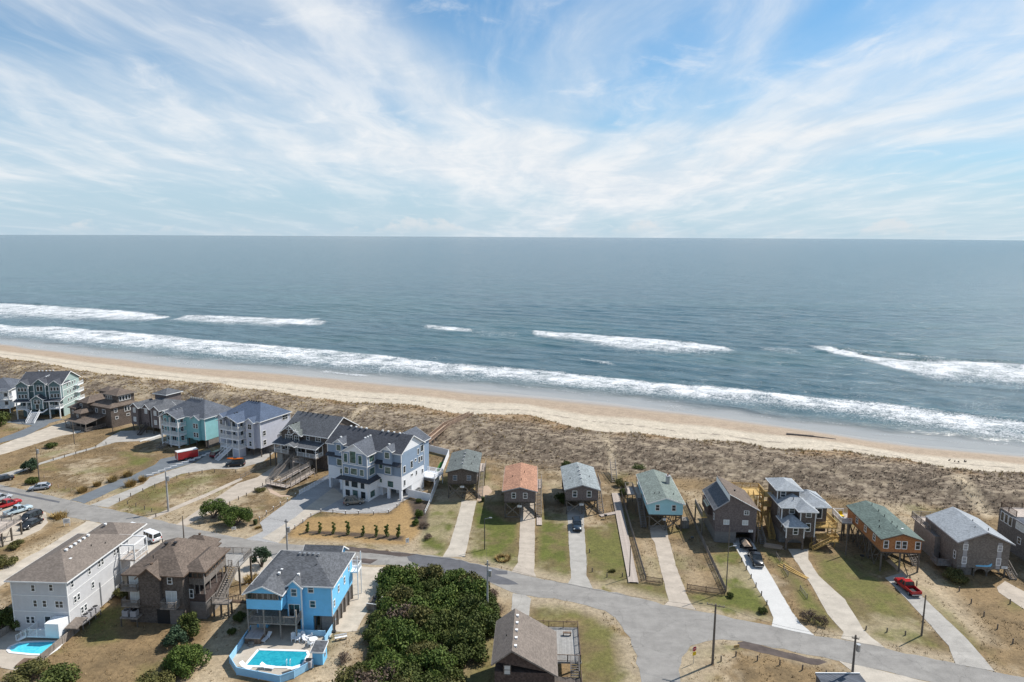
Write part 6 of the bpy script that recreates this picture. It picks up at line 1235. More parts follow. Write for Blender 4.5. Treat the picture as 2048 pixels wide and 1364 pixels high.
def wheel(P, x, y, r=.34):
    key = ('wheel', r)
    if key not in CACHE: CACHE[key] = (MB().cyl((0, -.11, 0), (0, .11, 0), r, r, 16).mesh('tyre', 'tyre'), MB().cyl((0, -.125, 0), (0, .125, 0), r*.6, r*.6, 12).mesh('rim', 'rim'))
    w = bpy.data.objects.new('wheel', CACHE[key][0]); C.objects.link(w); w.parent = P; w.location = (x, y, r); link('rim', CACHE[key][1], w)
def vehicle(name, label, cat, kind, mat, px, nose_px, L=4.6, W=1.82, roofrack=False, group=None):
    """px = middle of the footprint, nose_px = a point straight ahead of it (both on the ground)"""
    a, c = G(*px), G(*nose_px); ang = math.degrees(math.atan2(c.y-a.y, c.x-a.x)); a.z = .045; P = thing(name, label, cat, a, ang, group); h = L/2; w = W/2
    if kind == 'suv': belt, top, cab = 1.08, 1.74, (-h+.12, -h+.45, h-1.95, h-1.25)
    elif kind == 'van': belt, top, cab = 1.15, 1.95, (-h+.05, -h+.2, h-1.7, h-1.0)
    elif kind == 'sedan': belt, top, cab = .92, 1.42, (-h+.75, -h+1.35, h-1.95, h-1.1)
    elif kind == 'hatch': belt, top, cab = .95, 1.5, (-h+.15, -h+.8, h-1.9, h-1.0)
    else: belt, top, cab = 1.08, 1.78, (-.55, -.4, h-2.15, h-1.5)
    hood = belt-.06
    if kind == 'pickup':
        loft([(-.58, .38, belt, w*.96, w*.95), (h-1.5, .38, belt, w, w*.95), (h-.25, .40, hood, w*.97, w*.88), (h, .46, hood-.18, w*.88, w*.8)], 'body', mat, P)
        bed = MB(); bed.box(-h+.05, -.6, -w*.97, -w*.97+.1, .55, belt); bed.box(-h+.05, -.6, w*.97-.1, w*.97, .55, belt); bed.box(-h+.05, -.6, -w*.9, w*.9, .5, .62); bed.build('bed', mat, P); MB().box(-h, -h+.09, -w*.95, w*.95, .5, belt-.01).build('tailgate', mat, P); MB().box(-h+.12, -.62, -w*.85, w*.85, .625, .64).build('bed_liner', 'black_plastic', P)
        MB().box(-h-.12, -h, -w*.9, w*.9, .42, .6).build('rear_bumper', 'steel', P)
    else:
        loft([(-h, .45, belt-.15, w*.86, w*.84), (-h+.18, .36, belt, w*.96, w*.92), (0, .34, belt, w, w*.95), (h-1.3, .36, belt, w, w*.94), (h-.25, .38, hood-.1, w*.96, w*.86), (h, .45, hood-.28, w*.84, w*.76)], 'body', mat, P)
        MB().box(-h-.05, -h+.05, -w*.85, w*.85, .36, .56).build('rear_bumper', 'black_plastic' if mat != 'car_white' else 'steel', P)
    x0, x1, x2, x3 = cab; g = MB(); wt = w*.78; wb = w*.93
    V = [(x0, -wb, belt-.02), (x0, wb, belt-.02), (x3, wb, belt-.02), (x3, -wb, belt-.02), (x1, -wt, top-.05), (x1, wt, top-.05), (x2, wt, top-.05), (x2, -wt, top-.05)]
    g.v = V; g.f = [(0, 1, 5, 4), (1, 2, 6, 5), (2, 3, 7, 6), (3, 0, 4, 7), (4, 5, 6, 7)]; g.mi = [0]*5; g.build('glass', 'glass', P)
    loft([(x1-.06, top-.09, top-.01, wt, wt*.93), ((x1+x2)/2, top-.08, top+.03, wt*1.02, wt*.95), (x2+.05, top-.09, top-.01, wt, wt*.93)], 'roof', mat, P)
    pb = MB()
    for s_ in (-1, 1):
        pb.bar((x3, s_*wb, belt-.03), (x2, s_*wt, top-.05), .09); pb.bar((x0, s_*wb, belt-.03), (x1, s_*wt, top-.05), .16 if kind in ('suv', 'van') else .1)
        for f in ((.36, .68) if kind in ('suv', 'van') else (.5,)): pb.bar((x0+(x3-x0)*f, s_*wb*1.005, belt-.03), (x1+(x2-x1)*f, s_*wt*1.01, top-.05), .1)
    pb.build('pillars', mat, P)
    for s_ in (-1, 1):
        MB().box(h-.14, h-.01, s_*w*.7-.16, s_*w*.7+.16, hood-.36, hood-.2).build('headlight', 'lamp_clear', P); MB().box(-h-.015, -h+.08, s_*w*.82-.09, s_*w*.82+.09, belt-.42, belt-.14).build('taillight', 'lamp_red', P); MB().box(x3-.15, x3, s_*(w+.12)-.1, s_*(w+.12)+.1, belt-.02, belt+.15).build('mirror', mat, P)
    MB().box(h-.02, h+.03, -w*.55, w*.55, .5, hood-.3).build('grille', 'black_plastic', P); MB().box(h-.06, h+.05, -w*.82, w*.82, .36, .5).build('front_bumper', 'steel' if kind == 'pickup' else 'black_plastic', P)
    for x in (-h+.85, h-.9):
        for s_ in (-1, 1): wheel(P, x, s_*(w-.1), .36 if kind in ('suv', 'van', 'pickup') else .32)
    MB().box(-h+.3, h-.3, -w*.8, w*.8, .22, .42).build('underbody', 'black_plastic', P)
    if roofrack:
        for s_ in (-1, 1): MB().bar((x1+.1, s_*wt*.85, top+.07), (x2-.1, s_*wt*.85, top+.07), .04).build('roof_rail', 'black_plastic', P)
    return P
vehicle('parked_car', 'dark navy car parked before the grey roofed brown cottage', 'car', 'suv', 'car_navy', (1154, 1056), (1157, 1085), 4.7, 1.85, True)
vehicle('pickup_truck', 'black pickup truck with tan load on the new concrete drive', 'truck', 'pickup', 'car_black', (1511, 1123), (1523, 1147), 5.7, 1.95)
vehicle('pickup_truck', 'red pickup truck with black bed on the cedar house drive', 'truck', 'pickup', 'car_red', (1814, 1180), (1795, 1164), 5.3, 1.85)
vehicle('parked_car', 'tan station wagon in the paved courtyard of the blue and white house', 'car', 'suv', 'car_tan', (708, 1008), (730, 1006), 4.5, 1.8, True)
vehicle('parked_car', 'dark wagon carrying the orange kayak', 'car', 'suv', 'car_black', (471, 932), (450, 933), 4.8, 1.85, True)
vehicle('parked_car', 'maroon car parked under the lavender house', 'car', 'suv', 'car_maroon', (437, 913), (455, 906), 4.6, 1.85)
vehicle('parked_car', 'silver hatchback on the grass beside the road', 'car', 'hatch', 'car_silver', (80, 979), (62, 981), 4.3, 1.78)
vehicle('parked_car', 'dark car cut off at the brown lot edge', 'car', 'sedan', 'car_black', (6, 962), (-14, 966), 4.5, 1.8)
vehicle('pickup_truck', 'bright red pickup truck parked behind the raised deck', 'truck', 'pickup', 'car_red', (15, 1014), (36, 1007), 5.4, 1.9)
vehicle('pickup_truck', 'pale blue and white pickup truck beside the red pickup', 'truck', 'pickup', 'car_ice', (37, 1026), (58, 1019), 5.2, 1.9)
vehicle('parked_car', 'black wagon between the pale pickup and black sedan', 'car', 'suv', 'car_black', (60, 1041), (40, 1050), 4.9, 1.9, True)
vehicle('parked_car', 'black sedan nearest the dry grass strip of the parking lot', 'car', 'sedan', 'car_black', (63, 1053), (43, 1063), 4.7, 1.82)
vehicle('parked_car', 'small white car at the end of the long pale house', 'car', 'sedan', 'car_white', (262, 1060), (240, 1054), 4.5, 1.8)
vehicle('parked_van', 'white van with dark open rear beside the road', 'van', 'van', 'car_white', (300, 1080), (282, 1073), 5.2, 1.95)
vehicle('parked_car', 'silver car half hidden behind the raised deck railing', 'car', 'suv', 'car_silver', (0, 1002), (22, 995), 4.6, 1.85)
# kayak on the roof
g_ = G(471, 932); P = thing('kayak', 'orange kayak strapped on the dark wagon roof', 'kayak', (g_.x, g_.y, 1.95), 2); b = MB()
prof = [(-2.1, .03, .0), (-1.6, .2, .06), (-.8, .32, .14), (0, .36, .16), (.8, .32, .14), (1.6, .2, .06), (2.1, .03, .0)]; paint('kayak_orange', (.75, .16, .01), .4, .1); paint('kayak_yellow', (.8, .42, .03), .4, .08)
loft([(x, -.1+abs(x)*.06, .16+abs(x)*.05, max(w, .06), max(w, .06)*.9) for x, w, z in prof], 'hull', 'kayak_orange', P); MB().box(-.45, .45, -.2, .2, .15, .21).build('cockpit', 'black_plastic', P)
# cargo trailer
a, c = G(351, 925), G(391, 917); mid = (a+c)/2; P = thing('cargo_trailer', 'red enclosed cargo trailer with white roof on the dark drive', 'trailer', (mid.x, mid.y+.9, .04), math.degrees(math.atan2(c.y-a.y, c.x-a.x)))
MB().box(-2.6, 2.6, -1.05, 1.05, .55, 2.55).build('body', 'car_red', P); MB().box(-2.62, 2.62, -1.07, 1.07, 2.55, 2.66).build('roof', 'car_white', P); b = MB()
for x in (-2.62, 2.62):
    for y in (-1.07, 1.07): b.box(x-.05, x+.05, y-.05, y+.05, .5, 2.6)
b.build('corner_trim', 'steel', P); MB().box(-2.5, 2.5, -.9, .9, .4, .54).build('frame', 'dark_metal', P); MB().bar((2.6, 0, .5), (3.7, 0, .45), .12).build('hitch', 'dark_metal', P)
for x in (-.5, .4):
    for s_ in (-1, 1): wheel(P, x, s_*1.08, .33)
MB().box(-1.0, .9, -1.3, -1.06, .68, .78).build('fender', 'dark_metal', P)
# utility trailer behind the black pickup
a, c = G(1492, 1097), G(1501, 1112); P = thing('utility_trailer', 'small dark utility trailer with tan cover behind the black pickup', 'trailer', (a.x, a.y, .04), math.degrees(math.atan2(c.y-a.y, c.x-a.x)))
b = MB().box(-1.6, 1.4, -.9, .9, .5, .62); b.box(-1.6, 1.4, -.92, -.84, .62, 1.1); b.box(-1.6, 1.4, .84, .92, .62, 1.1); b.box(-1.62, -1.54, -.9, .9, .62, 1.5); b.build('bed', 'dark_metal', P); MB().bar((1.4, 0, .5), (2.6, 0, .5), .1).build('hitch', 'dark_metal', P)
cv = MB(); cv.poly([(-1.2, -.7, .9), (1.2, -.7, .9), (1.2, 0, 1.45), (-1.2, 0, 1.5)]); cv.poly([(-1.2, .7, .9), (-1.2, 0, 1.5), (1.2, 0, 1.45), (1.2, .7, .9)]); cv.poly([(1.2, -.7, .9), (1.2, .7, .9), (1.2, 0, 1.45)]); cv.poly([(-1.2, -.7, .9), (-1.2, 0, 1.5), (-1.2, .7, .9)]); cv.build('cover', 'tan_path', P)
for s_ in (-1, 1): wheel(P, -.2, s_*1.02, .3)
# ---------------------------------------------------------------- poolside and yard things
def patio_chair(label, x, y, rz, group):
    P = thing('patio_chair', label, 'chair', (x, y, .06), rz, group)
    if 'pch' not in CACHE:
        s = MB().box(-.3, .3, -.3, .3, .33, .39); k = MB()
        for i in range(5): k.bar((-.26+i*.13, .28, .36), (-.26+i*.13, .5, .95+.06*(2-abs(i-2))), .1, .03)
        l = MB()
        for x_ in (-.3, .3): l.box(x_-.04, x_+.04, -.32, -.24, 0, .56); l.box(x_-.04, x_+.04, .25, .33, 0, .5); l.box(x_-.07, x_+.07, -.34, .36, .55, .59)
        CACHE['pch'] = (s.mesh('seat', 'white_vinyl'), k.mesh('backrest', 'white_vinyl'), l.mesh('arms', 'white_vinyl'))
    for n_, me in zip(('seat', 'backrest', 'arms'), CACHE['pch']): link(n_, me, P)
for px, py, rz in ((587, 1281, 20), (596, 1283, 0), (603, 1279, -10), (612, 1284, 60), (618, 1281, -60), (622, 1292, 150)):
    g_ = G(px, py); patio_chair('white plastic patio chair by the angular pool', g_.x, g_.y, rz, 'white chairs on the pool terrace')
g_ = G(627, 1287); P = thing('patio_table', 'round white patio table among the white chairs', 'table', (g_.x, g_.y, .06)); MB().cyl((0, 0, .68), (0, 0, .72), .62, .62, 20).build('table_top', 'white_vinyl', P); MB().cyl((0, 0, 0), (0, 0, .68), .06, .06, 8).build('pedestal', 'white_vinyl', P)
def lounger(label, px, py, rz, group=None):
    g_ = G(px, py); P = thing('sun_lounger', label, 'sun lounger', (g_.x, g_.y, .06), rz, group); MB().box(-.32, .32, -.95, .45, .28, .34).build('seat', 'white_vinyl', P); MB().bar((0, .42, .32), (0, 1.05, .72), .62, .05).build('backrest', 'white_vinyl', P); b = MB()
    for x in (-.28, .28):
        for y in (-.8, .35): b.box(x-.03, x+.03, y-.03, y+.03, 0, .29)
    b.build('legs', 'white_vinyl', P)
lounger('white sun lounger beside the hot tub', 533, 1280, -15); lounger('white sun lounger at the pool front edge', 536, 1338, 80); lounger('white lounger at the pool corner by the wall', 492, 1338, 60); lounger('white lounger at the far pool corner', 589, 1340, 120)
g_ = G(512, 1280); P = thing('hot_tub', 'dark sided hot tub with grey ribbed cover', 'hot tub', (g_.x, g_.y, .05), -4); MB().box(-1.15, 1.15, -1.1, 1.1, 0, .85).build('cabinet', 'brown_rail', P); b = MB()
for k in range(4): b.box(-1.18+k*.59, -1.18+k*.59+.56, -1.13, 1.13, .85, .97)
b.build('cover', 'grey_trim', P); st = MB(); st.box(-.5, .3, -1.75, -1.45, .0, .25); st.box(-.5, .3, -1.45, -1.14, .0, .45); st.build('steps', 'weathered', P)
g_ = G(640, 1322); P = thing('pump_hut', 'narrow light blue pump hut with grey shingle roof at the pool', 'shed', (g_.x, g_.y, 0), -3.5); block(P, -.75, .75, -.9, .9, 0, 2.1, 'sid_sky'); shed(P, [(-.95, -1.1, 2.1), (.95, -1.1, 2.1), (.95, 1.1, 2.5), (-.95, 1.1, 2.5)], 'roof_charcoal', 'white_trim'); window(P, 'r', .76, 0, 1.0, .25, .3, 'grey_trim', mull='')
condenser(P, -1.0, -1.7, .25, 'black air conditioner on a small stand at the pump hut', .95)
g_ = G(682, 1280); P = thing('garden_bench', 'white topped wooden bench on the sandy lot', 'bench', g_, 20); MB().box(-.9, .9, -.2, .2, .45, .53).build('seat', 'white_trim', P); MB().bar((-.9, .22, .75), (.9, .22, .75), .05, .2).build('backrest', 'white_trim', P)
for x in (-.75, .75): MB().box(x-.06, x+.06, -.18, .24, 0, .8 if False else .45).build('leg', 'weathered', P)
def grill(label, px, py):
    P = thing('charcoal_grill', label, 'grill', G(px, py)); MB().cyl((0, 0, 0), (0, 0, .75), .05, .05, 6).build('post', 'dark_metal', P); MB().box(-.3, .3, -.22, .22, .75, 1.0).build('firebox', 'dark_metal', P)
for l_, x, y in (('black charcoal grill on the brick pad near the bench', 668, 1274), ('small black grill on the lawn by the boardwalk', 1211, 1038), ('small black grill on the tan lot by the picket fence', 1384, 1083), ('black grill in the shade under the cedar house', 1724, 1120)): grill(l_, x, y)
g_ = G(750, 1212); P = thing('bin_corral', 'open wooden bin corral beside the thicket', 'bin corral', g_, -12); b = MB()
for k in range(10): b.box(-.8+k*.17, -.66+k*.17, -1.5, -1.46, .05, 1.2); 
for k in range(17): b.box(.86, .9, -1.45+k*.18, -1.31+k*.18, .05, 1.2); b.box(-.84, -.8, -1.45+k*.18, -1.31+k*.18, .05, 1.0)
b.build('slats', 'weathered', P); MB().bar((.88, -1.5, 1.22), (.88, 1.6, 1.22), .1, .05).build('top_rail', 'white_trim', P); MB().bar((-.85, -1.48, 1.22), (.9, -1.48, 1.22), .1, .05).build('top_rail', 'white_trim', P)
def wheelie_bin(label, p, group=None, mat='black_plastic'):
    P = thing('wheelie_bin', label, 'bin', p, -12, group); b = MB(); b.v = [(-.26, -.28, .05), (.26, -.28, .05), (.26, .28, .05), (-.26, .28, .05), (-.32, -.36, 1.0), (.32, -.36, 1.0), (.32, .36, 1.0), (-.32, .36, 1.0)]; b.f = [(3, 2, 1, 0), (4, 5, 6, 7), (0, 1, 5, 4), (1, 2, 6, 5), (2, 3, 7, 6), (3, 0, 4, 7)]; b.mi = [0]*6; b.build('bin_body', mat, P); MB().box(-.34, .34, -.4, .38, 1.0, 1.07).build('lid', mat, P)
for k in range(3): wheelie_bin('black wheelie bin inside the wooden corral', wp(P, -.05, -1.0+k*.95, 0), 'bins in the corral')
wheelie_bin('dark green wheelie bin beside the mossy roofed cottage stairs', G(966, 1003), None, 'leaf_dark'); wheelie_bin('dark bin by the courtyard drive flower bed', G(511, 1049), None, 'leaf_dark')
# lumber
def lumber(label, px, py, rz, n, L, mat, sp=.3):
    P = thing('lumber_pile', label, 'lumber', G(px, py), rz)
    for k in range(n): MB().bar((-L/2, 0, 0), (L/2, 0, 0), .2, .09).build('plank', mat, P, (random.uniform(-.3, .3), (k % 4-1.5)*sp, .08+.1*(k//4)), random.uniform(-.1, .1))
lumber('long fresh yellow planks lying on the lawn', 1588, 1142, -62, 3, 6.0, 'new_wood', .5); lumber('heap of weathered scrap boards before the tiered house', 1547, 1094, -25, 14, 3.2, 'tan_path', .45)
# hammock stand, gear on the cedar deck
g_ = wp(bpy.data.objects['cedar_house'], -1.2, 15.0, 3.82); P = thing('deck_chair', 'yellow and white folding chair on the cedar house deck', 'chair', g_); MB().box(-.4, .4, -.4, .4, .35, .45).build('seat', 'sign_yellow', P); MB().bar((0, .4, .4), (0, .7, 1.1), .8, .06).build('backrest', 'sign_yellow', P); MB().box(-.38, .38, -.38, .38, 0, .34).build('legs', 'white_vinyl', P)
P = thing('storage_cover', 'brown folded pool cover on the kidney pool terrace', 'cover', G(56, 1328), -2); 
for k in range(2): MB().box(-1.2+k*1.25, -.02+k*1.25, -.9, .9, .05, .3).build('cover_half', 'brown_rail', P)
# yard behind the tall vinyl fence
lab = (('grey patio roof in the courtyard house yard', 857, 945, 2.4), )
P = thing('patio_shelter', 'small taupe roofed patio shelter inside the white fenced yard', 'shelter', G(858, 958), -24)
shed(P, [(-1.6, -1.4, 2.2), (1.6, -1.4, 2.2), (1.6, 1.4, 2.6), (-1.6, 1.4, 2.6)], 'roof_taupe', 'white_trim'); rposts(P, [(-1.4, -1.2), (1.4, -1.2), (1.4, 1.2), (-1.4, 1.2)], 0, 2.3)
for i, (x, y) in enumerate(((829, 985), (833, 982), (838, 978))): 
    g_ = G(x, y+6); condenser_P = thing('air_conditioner', 'white air conditioner in the fenced side yard of the blue and white house', 'air conditioner', g_, -24, 'air conditioners in the side yard'); link('casing', MB().box(-.45, .45, -.45, .45, 0, .95).mesh('casing', 'steel'), condenser_P); link('fan_grille', MB().cyl((0, 0, .95), (0, 0, .99), .4, .4, 12).mesh('fan_grille', 'black_plastic'), condenser_P)
paint('turf', (.03, .13, .02), .9, .2)
sheet('turf', [(868, 950), (880, 925), (890, 922), (878, 955)], .03, 'turf', .05); sheet('turf', [(862, 962), (874, 945), (880, 947), (872, 965)], .04, 'turf', .05)
# low white railed roof deck line at the bottom edge
P = thing('roof_edge', 'flat white edged roof corner beside the roadside parking lot', 'roof', G(1678, 1372)); MB().box(-3.2, 2.6, -6, 0, 0, 1.6).build('wall', 'shake_grey', P); MB().box(-3.3, 2.7, -6.1, .1, 1.6, 1.75).build('roof', 'roof_slate', P); MB().bar((-3.3, .1, 1.85), (2.7, .1, 1.85), .12, .12).build('rail', 'white_trim', P)
# flower-ring bed and low bushes are in the planting section
# ---------------------------------------------------------------- planting
def leaf_mesh(name, seed, clumps, per, size, mat, flat=.0, spread=.42):
    """clumps: list of (x, y, z, r); leaf faces spread through each clump, tinted per clump and leaf"""
    rng = np.random.default_rng(seed); vs, tint = [], []
    for (cx, cy, cz, r) in clumps:
        n = int(per*r*r) if per > 0 else -per; ct = rng.uniform(0, 1)
        d = rng.normal(size=(n, 3)); d /= np.linalg.norm(d, axis=1)[:, None]; rad = r*(1-spread*rng.random(n)**1.3)
        p = d*rad[:, None]*np.array([1, 1, .85])+np.array([cx, cy, cz])
        nr = d*.8+rng.normal(size=(n, 3))*.55; nr /= np.linalg.norm(nr, axis=1)[:, None]
        a = np.cross(nr, rng.normal(size=(n, 3))); a /= np.linalg.norm(a, axis=1)[:, None]; b = np.cross(nr, a)
        s = size*rng.uniform(.6, 1.35, n)[:, None]
        q = np.stack([p-a*s*.5, p+b*s*.32, p+a*s*.55, p-b*s*.32], 1); keep = q[:, :, 2].min(1) > -.05
        vs.append(q[keep]); tint.append(np.clip(ct*.55+rng.random(n)*.45, 0, 1)[keep])
    q = np.concatenate(vs); t_ = np.repeat(np.concatenate(tint), 4); n = len(q); me = bpy.data.meshes.new(name)
    me.vertices.add(n*4); me.vertices.foreach_set('co', q.reshape(-1).astype(np.float32)); me.loops.add(n*4); me.loops.foreach_set('vertex_index', np.arange(n*4, dtype=np.int32))
    me.polygons.add(n); me.polygons.foreach_set('loop_start', (np.arange(n)*4).astype(np.int32)); me.polygons.foreach_set('loop_total', np.full(n, 4, np.int32)); me.update()
    at = me.attributes.new('tint', 'FLOAT', 'POINT'); at.data.foreach_set('value', t_.astype(np.float32)); me.materials.append(M[mat]); return me
def clump_set(seed, R, H, n, r0, r1, lift=.0):
    rng = random.Random(seed); out = []
    for _ in range(n):
        a = rng.random()*6.283; d = R*math.sqrt(rng.random())*.85; f = 1-(d/R)**2*.75; z = lift+H*f*rng.uniform(.45, .92); out.append((d*math.cos(a), d*math.sin(a), z, rng.uniform(r0, r1)))
    return out
def branches(clumps, seed, r=.09, base=.0):
    rng = random.Random(seed); b = MB()
    for (x, y, z, cr) in clumps[::2]: 
        m_ = (x*.35+rng.uniform(-.1, .1), y*.35+rng.uniform(-.1, .1), base+z*.45); b.cyl((x*.06, y*.06, -.1), m_, r, r*.7, 6); b.cyl(m_, (x, y, z), r*.7, r*.25, 5)
    return b.mesh('trunk', 'pole_wood')
SHR = []
for i, mt in enumerate(('leaf_dark', 'leaf_mid', 'leaf_dark', 'leaf_olive', 'leaf_mid', 'twig')):
    cl = clump_set(100+i, 1.7, 1.9, 16, .5, .95, .15); SHR.append((leaf_mesh('crown', 200+i, cl, 330 if mt != 'twig' else 120, .24, mt), branches(cl, 300+i, .07)))
def shrub(name, label, cat, px, k, s=1., sz=None, group=None, pos=None):
    p = G(*px) if pos is None else pos; P = thing(name, label, cat, p, random.uniform(0, 360), group); P.scale = (s, s, sz or s); link('crown', SHR[k][0], P); link('trunk', SHR[k][1], P); return P
TH = [(p.x, p.y) for p in PX([(778, 1160), (870, 1160), (975, 1178), (992, 1215), (985, 1262), (935, 1330), (900, 1420), (690, 1420), (725, 1350), (742, 1290), (770, 1225)])]
rng = random.Random(5); cand = []
xs_, ys_ = [p[0] for p in TH], [p[1] for p in TH]
while len(cand) < 105:
    x, y = rng.uniform(min(xs_), max(xs_)), rng.uniform(min(ys_), max(ys_))
    if not in_poly(np.array([x]), np.array([y]), TH)[0] or any((x-a)**2+(y-b)**2 < 1.9 for a, b, _ in cand): 
        if rng.random() < .004: break
        continue
    cand.append((x, y, 0))
for x, y, _ in cand:
    k = rng.choices((0, 1, 2, 3, 4, 5), (5, 4, 4, 2.8, 3.5, .8))[0]; s = rng.uniform(.75, 1.6); lb = ('dense dark green shrub in the roadside thicket', 'lighter green leafy shrub in the roadside thicket', 'dense dark green shrub in the roadside thicket', 'olive toned shrub in the roadside thicket', 'lighter green leafy shrub in the roadside thicket', 'leafless brown shrub inside the roadside thicket')[k]; shrub('thicket_shrub', lb, 'shrub', None, k, s, s*rng.uniform(.85, 1.2), ('dark thicket shrubs', 'leafy thicket shrubs', 'dark thicket shrubs', 'olive thicket shrubs', 'leafy thicket shrubs', 'bare thicket shrubs')[k], Vector((x, y, 0)))
# brown twiggy fringe of the thicket
for px in ((985, 1195), (990, 1225), (900, 1325), (880, 1345), (845, 1150), (820, 1152), (940, 1290), (918, 1310)): shrub('bare_shrub', 'leafless brown shrub at the thicket fringe', 'shrub', px, 5, .75, .6, 'bare shrubs at the thicket fringe')
def tree(name, label, px, R, H, lift, seed, mt, n=26, size=.26, per=300):
    cl = clump_set(seed, R, H, n, R*.26, R*.42, lift); P = thing(name, label, 'tree', G(*px)); link('crown', leaf_mesh('crown', seed, cl, per, size, mt), P); link('trunk', branches(cl, seed+1, .1), P); return P
tree('round_tree', 'round leafy green tree beside the concrete drive of the ramp house', (428, 1036), 2.9, 3.0, .9, 11, 'leaf_mid'); tree('round_tree', 'spreading leafy green tree over the white yard sign', (472, 1050), 3.1, 2.8, .9, 12, 'leaf_mid')
tree('evergreen_tree', 'small upright evergreen beside the lamp box pole', (62, 942), 2.1, 3.4, .2, 13, 'leaf_pine', 22); tree('evergreen_tree', 'evergreen with tall crown behind the sky blue house', (523, 1134), 1.8, 4.0, .2, 14, 'leaf_pine', 20)
tree('evergreen_tree', 'dark evergreen under the corner of the brown shingled house', (382, 1268), 2.0, 3.4, .1, 15, 'leaf_dark', 24); tree('evergreen_tree', 'blue green evergreen between two darker ones', (352, 1290), 1.9, 2.6, .1, 16, 'leaf_pine', 22); tree('evergreen_tree', 'broad green evergreen on the sandy slope by the pool wall', (375, 1335), 2.9, 2.8, .1, 17, 'leaf_mid', 34)
for lab, px, k, s, sz in (('low dark bush by the silver hatchback', (66, 966), 2, .9, .75), ('low round bush on the brown lot', (105, 895), 0, 1.0, .7), ('big dark bush at the asphalt drive end', (-4, 850), 0, 2.2, 2.3), ('dark bush at the low terrace fence', (5, 1262), 0, 1.6, 1.5),
                          ('small dark bush on the sand by the sky blue house', (480, 1241), 2, .55, .7), ('tiny dark shrub near the pool wall', (464, 1268), 2, .35, .5), ('dark bush behind the grey roofed cottage corner', (1122, 1003), 0, 1.0, .9), ('small dark bush on the dune behind the cottages', (1132, 932), 2, .7, .7), ('dark bush at the boardwalk head', (1243, 972), 3, .9, .8),
                          ('second dark bush beside the boardwalk fence', (1250, 990), 0, .8, .7), ('low dune bush above the aqua cottage', (1278, 935), 2, 1.2, .5), ('bushy shrub before the taupe house arches', (1915, 1160), 3, 1.1, .8), ('olive shrub at the corner of the pale house', (243, 1195), 3, 1.0, .8), ('brown thorny shrub on the sandy lot', (688, 1322), 5, .6, .5),
                          ('olive scrub below the brown slope', (60, 1362), 3, 1.5, 1.0), ('dark scrub at the foot of the brown slope', (110, 1372), 2, 1.6, 1.1), ('olive scrub clump by the evergreen', (310, 1372), 3, 1.3, .9), ('low dark shrub at the verge of the white drive', (1460, 1194), 2, .35, .4), ('dark verge shrub beside the pale concrete drive', (1525, 1226), 2, .4, .5), ('scraggly dark shrub on the sandy verge', (1618, 1242), 5, .7, .8),
                          ('second scraggly shrub on the sandy verge', (1645, 1250), 5, .5, .7), ('dune thicket bush left behind the cedar house', (1560, 962), 2, 1.0, .5), ('dark dune bush near the beach path', (1715, 930), 2, .7, .4), ('low dune bush behind the tiered house', (1650, 970), 2, 1.1, .5), ('green yard shrub in the fenced bed', (838, 1035), 1, .5, .8), ('leafy shrub beside the mulch bed rail', (832, 1050), 1, .45, .6), ('brown bare shrub in the side bed', (848, 1055), 5, .6, .5),
                          ('bare shrub at the lawn edge of the side bed', (856, 1078), 5, .5, .5), ('small green shrub beside the ramp house path', (520, 982), 3, .7, .4), ('dark shrub by the raised deck lot', (10, 1130), 3, 1.1, .8), ('dark shrub at the gravel lane', (35, 1095), 3, .8, .6), ('dark shrub by the white vinyl corner', (838, 1005), 2, .4, .5)):
    shrub('low_bush', lab.replace(' left behind', ' behind'), 'bush', px, k, s, sz)
# young trees in the mulch row
cl = [(random.uniform(-.25, .25), random.uniform(-.25, .25), .35+k*.26, .38-.022*k) for k in range(8)]; YM = leaf_mesh('crown', 77, cl, -70, .2, 'leaf_mid'); YT = MB().cyl((0, 0, -.1), (0, 0, 1.9), .05, .03, 6).mesh('trunk', 'pole_wood')
for px in zz((560, 960), (270, 512), (390, 517), (523, 524), (662, 532), (810, 547), (938, 550), (1040, 554), (1155, 562)):
    P = thing('young_tree', 'slim young evergreen in the mulch row of the golden lawn', 'tree', G(*px), random.uniform(0, 360), 'young trees in the mulch row'); s = random.uniform(.9, 1.15); P.scale = (s, s, s*random.uniform(.95, 1.2)); link('crown', YM, P); link('trunk', YT, P)
# grasses
def tufts(name, pts, blades, h, w, mat, lean=.6, seed=1, hs=None):
    """blades of grass at points (n,3): three-sided slivers leaning out of the tuft"""
    rng = np.random.default_rng(seed); n = len(pts); P_ = np.repeat(pts, blades, 0); N_ = n*blades; a = rng.random(N_)*6.283; r = w*rng.random(N_); tt = np.repeat(rng.random(n), blades)
    hh = h*rng.uniform(.55, 1.25, N_)*(1 if hs is None else np.repeat(hs, blades)); base = P_+np.stack([np.cos(a)*r, np.sin(a)*r, np.full(N_, -.03)], -1); tip = base+np.stack([np.cos(a)*lean*hh, np.sin(a)*lean*hh, hh], -1)
    sw = (.16*w+.02)*rng.uniform(.7, 1.3, N_); side = np.stack([-np.sin(a)*sw, np.cos(a)*sw, np.zeros(N_)], -1)
    q = np.stack([base-side, base+side, tip], 1); me = bpy.data.meshes.new(name); m_ = len(q)
    me.vertices.add(m_*3); me.vertices.foreach_set('co', q.reshape(-1).astype(np.float32)); me.loops.add(m_*3); me.loops.foreach_set('vertex_index', np.arange(m_*3, dtype=np.int32)); me.polygons.add(m_); me.polygons.foreach_set('loop_start', (np.arange(m_)*3).astype(np.int32)); me.polygons.foreach_set('loop_total', np.full(m_, 3, np.int32)); me.update()
    at = me.attributes.new('tint', 'FLOAT', 'POINT'); at.data.foreach_set('value', np.repeat(np.clip(tt*.6+rng.random(N_)*.4, 0, 1), 3).astype(np.float32)); me.materials.append(M[mat]); return me
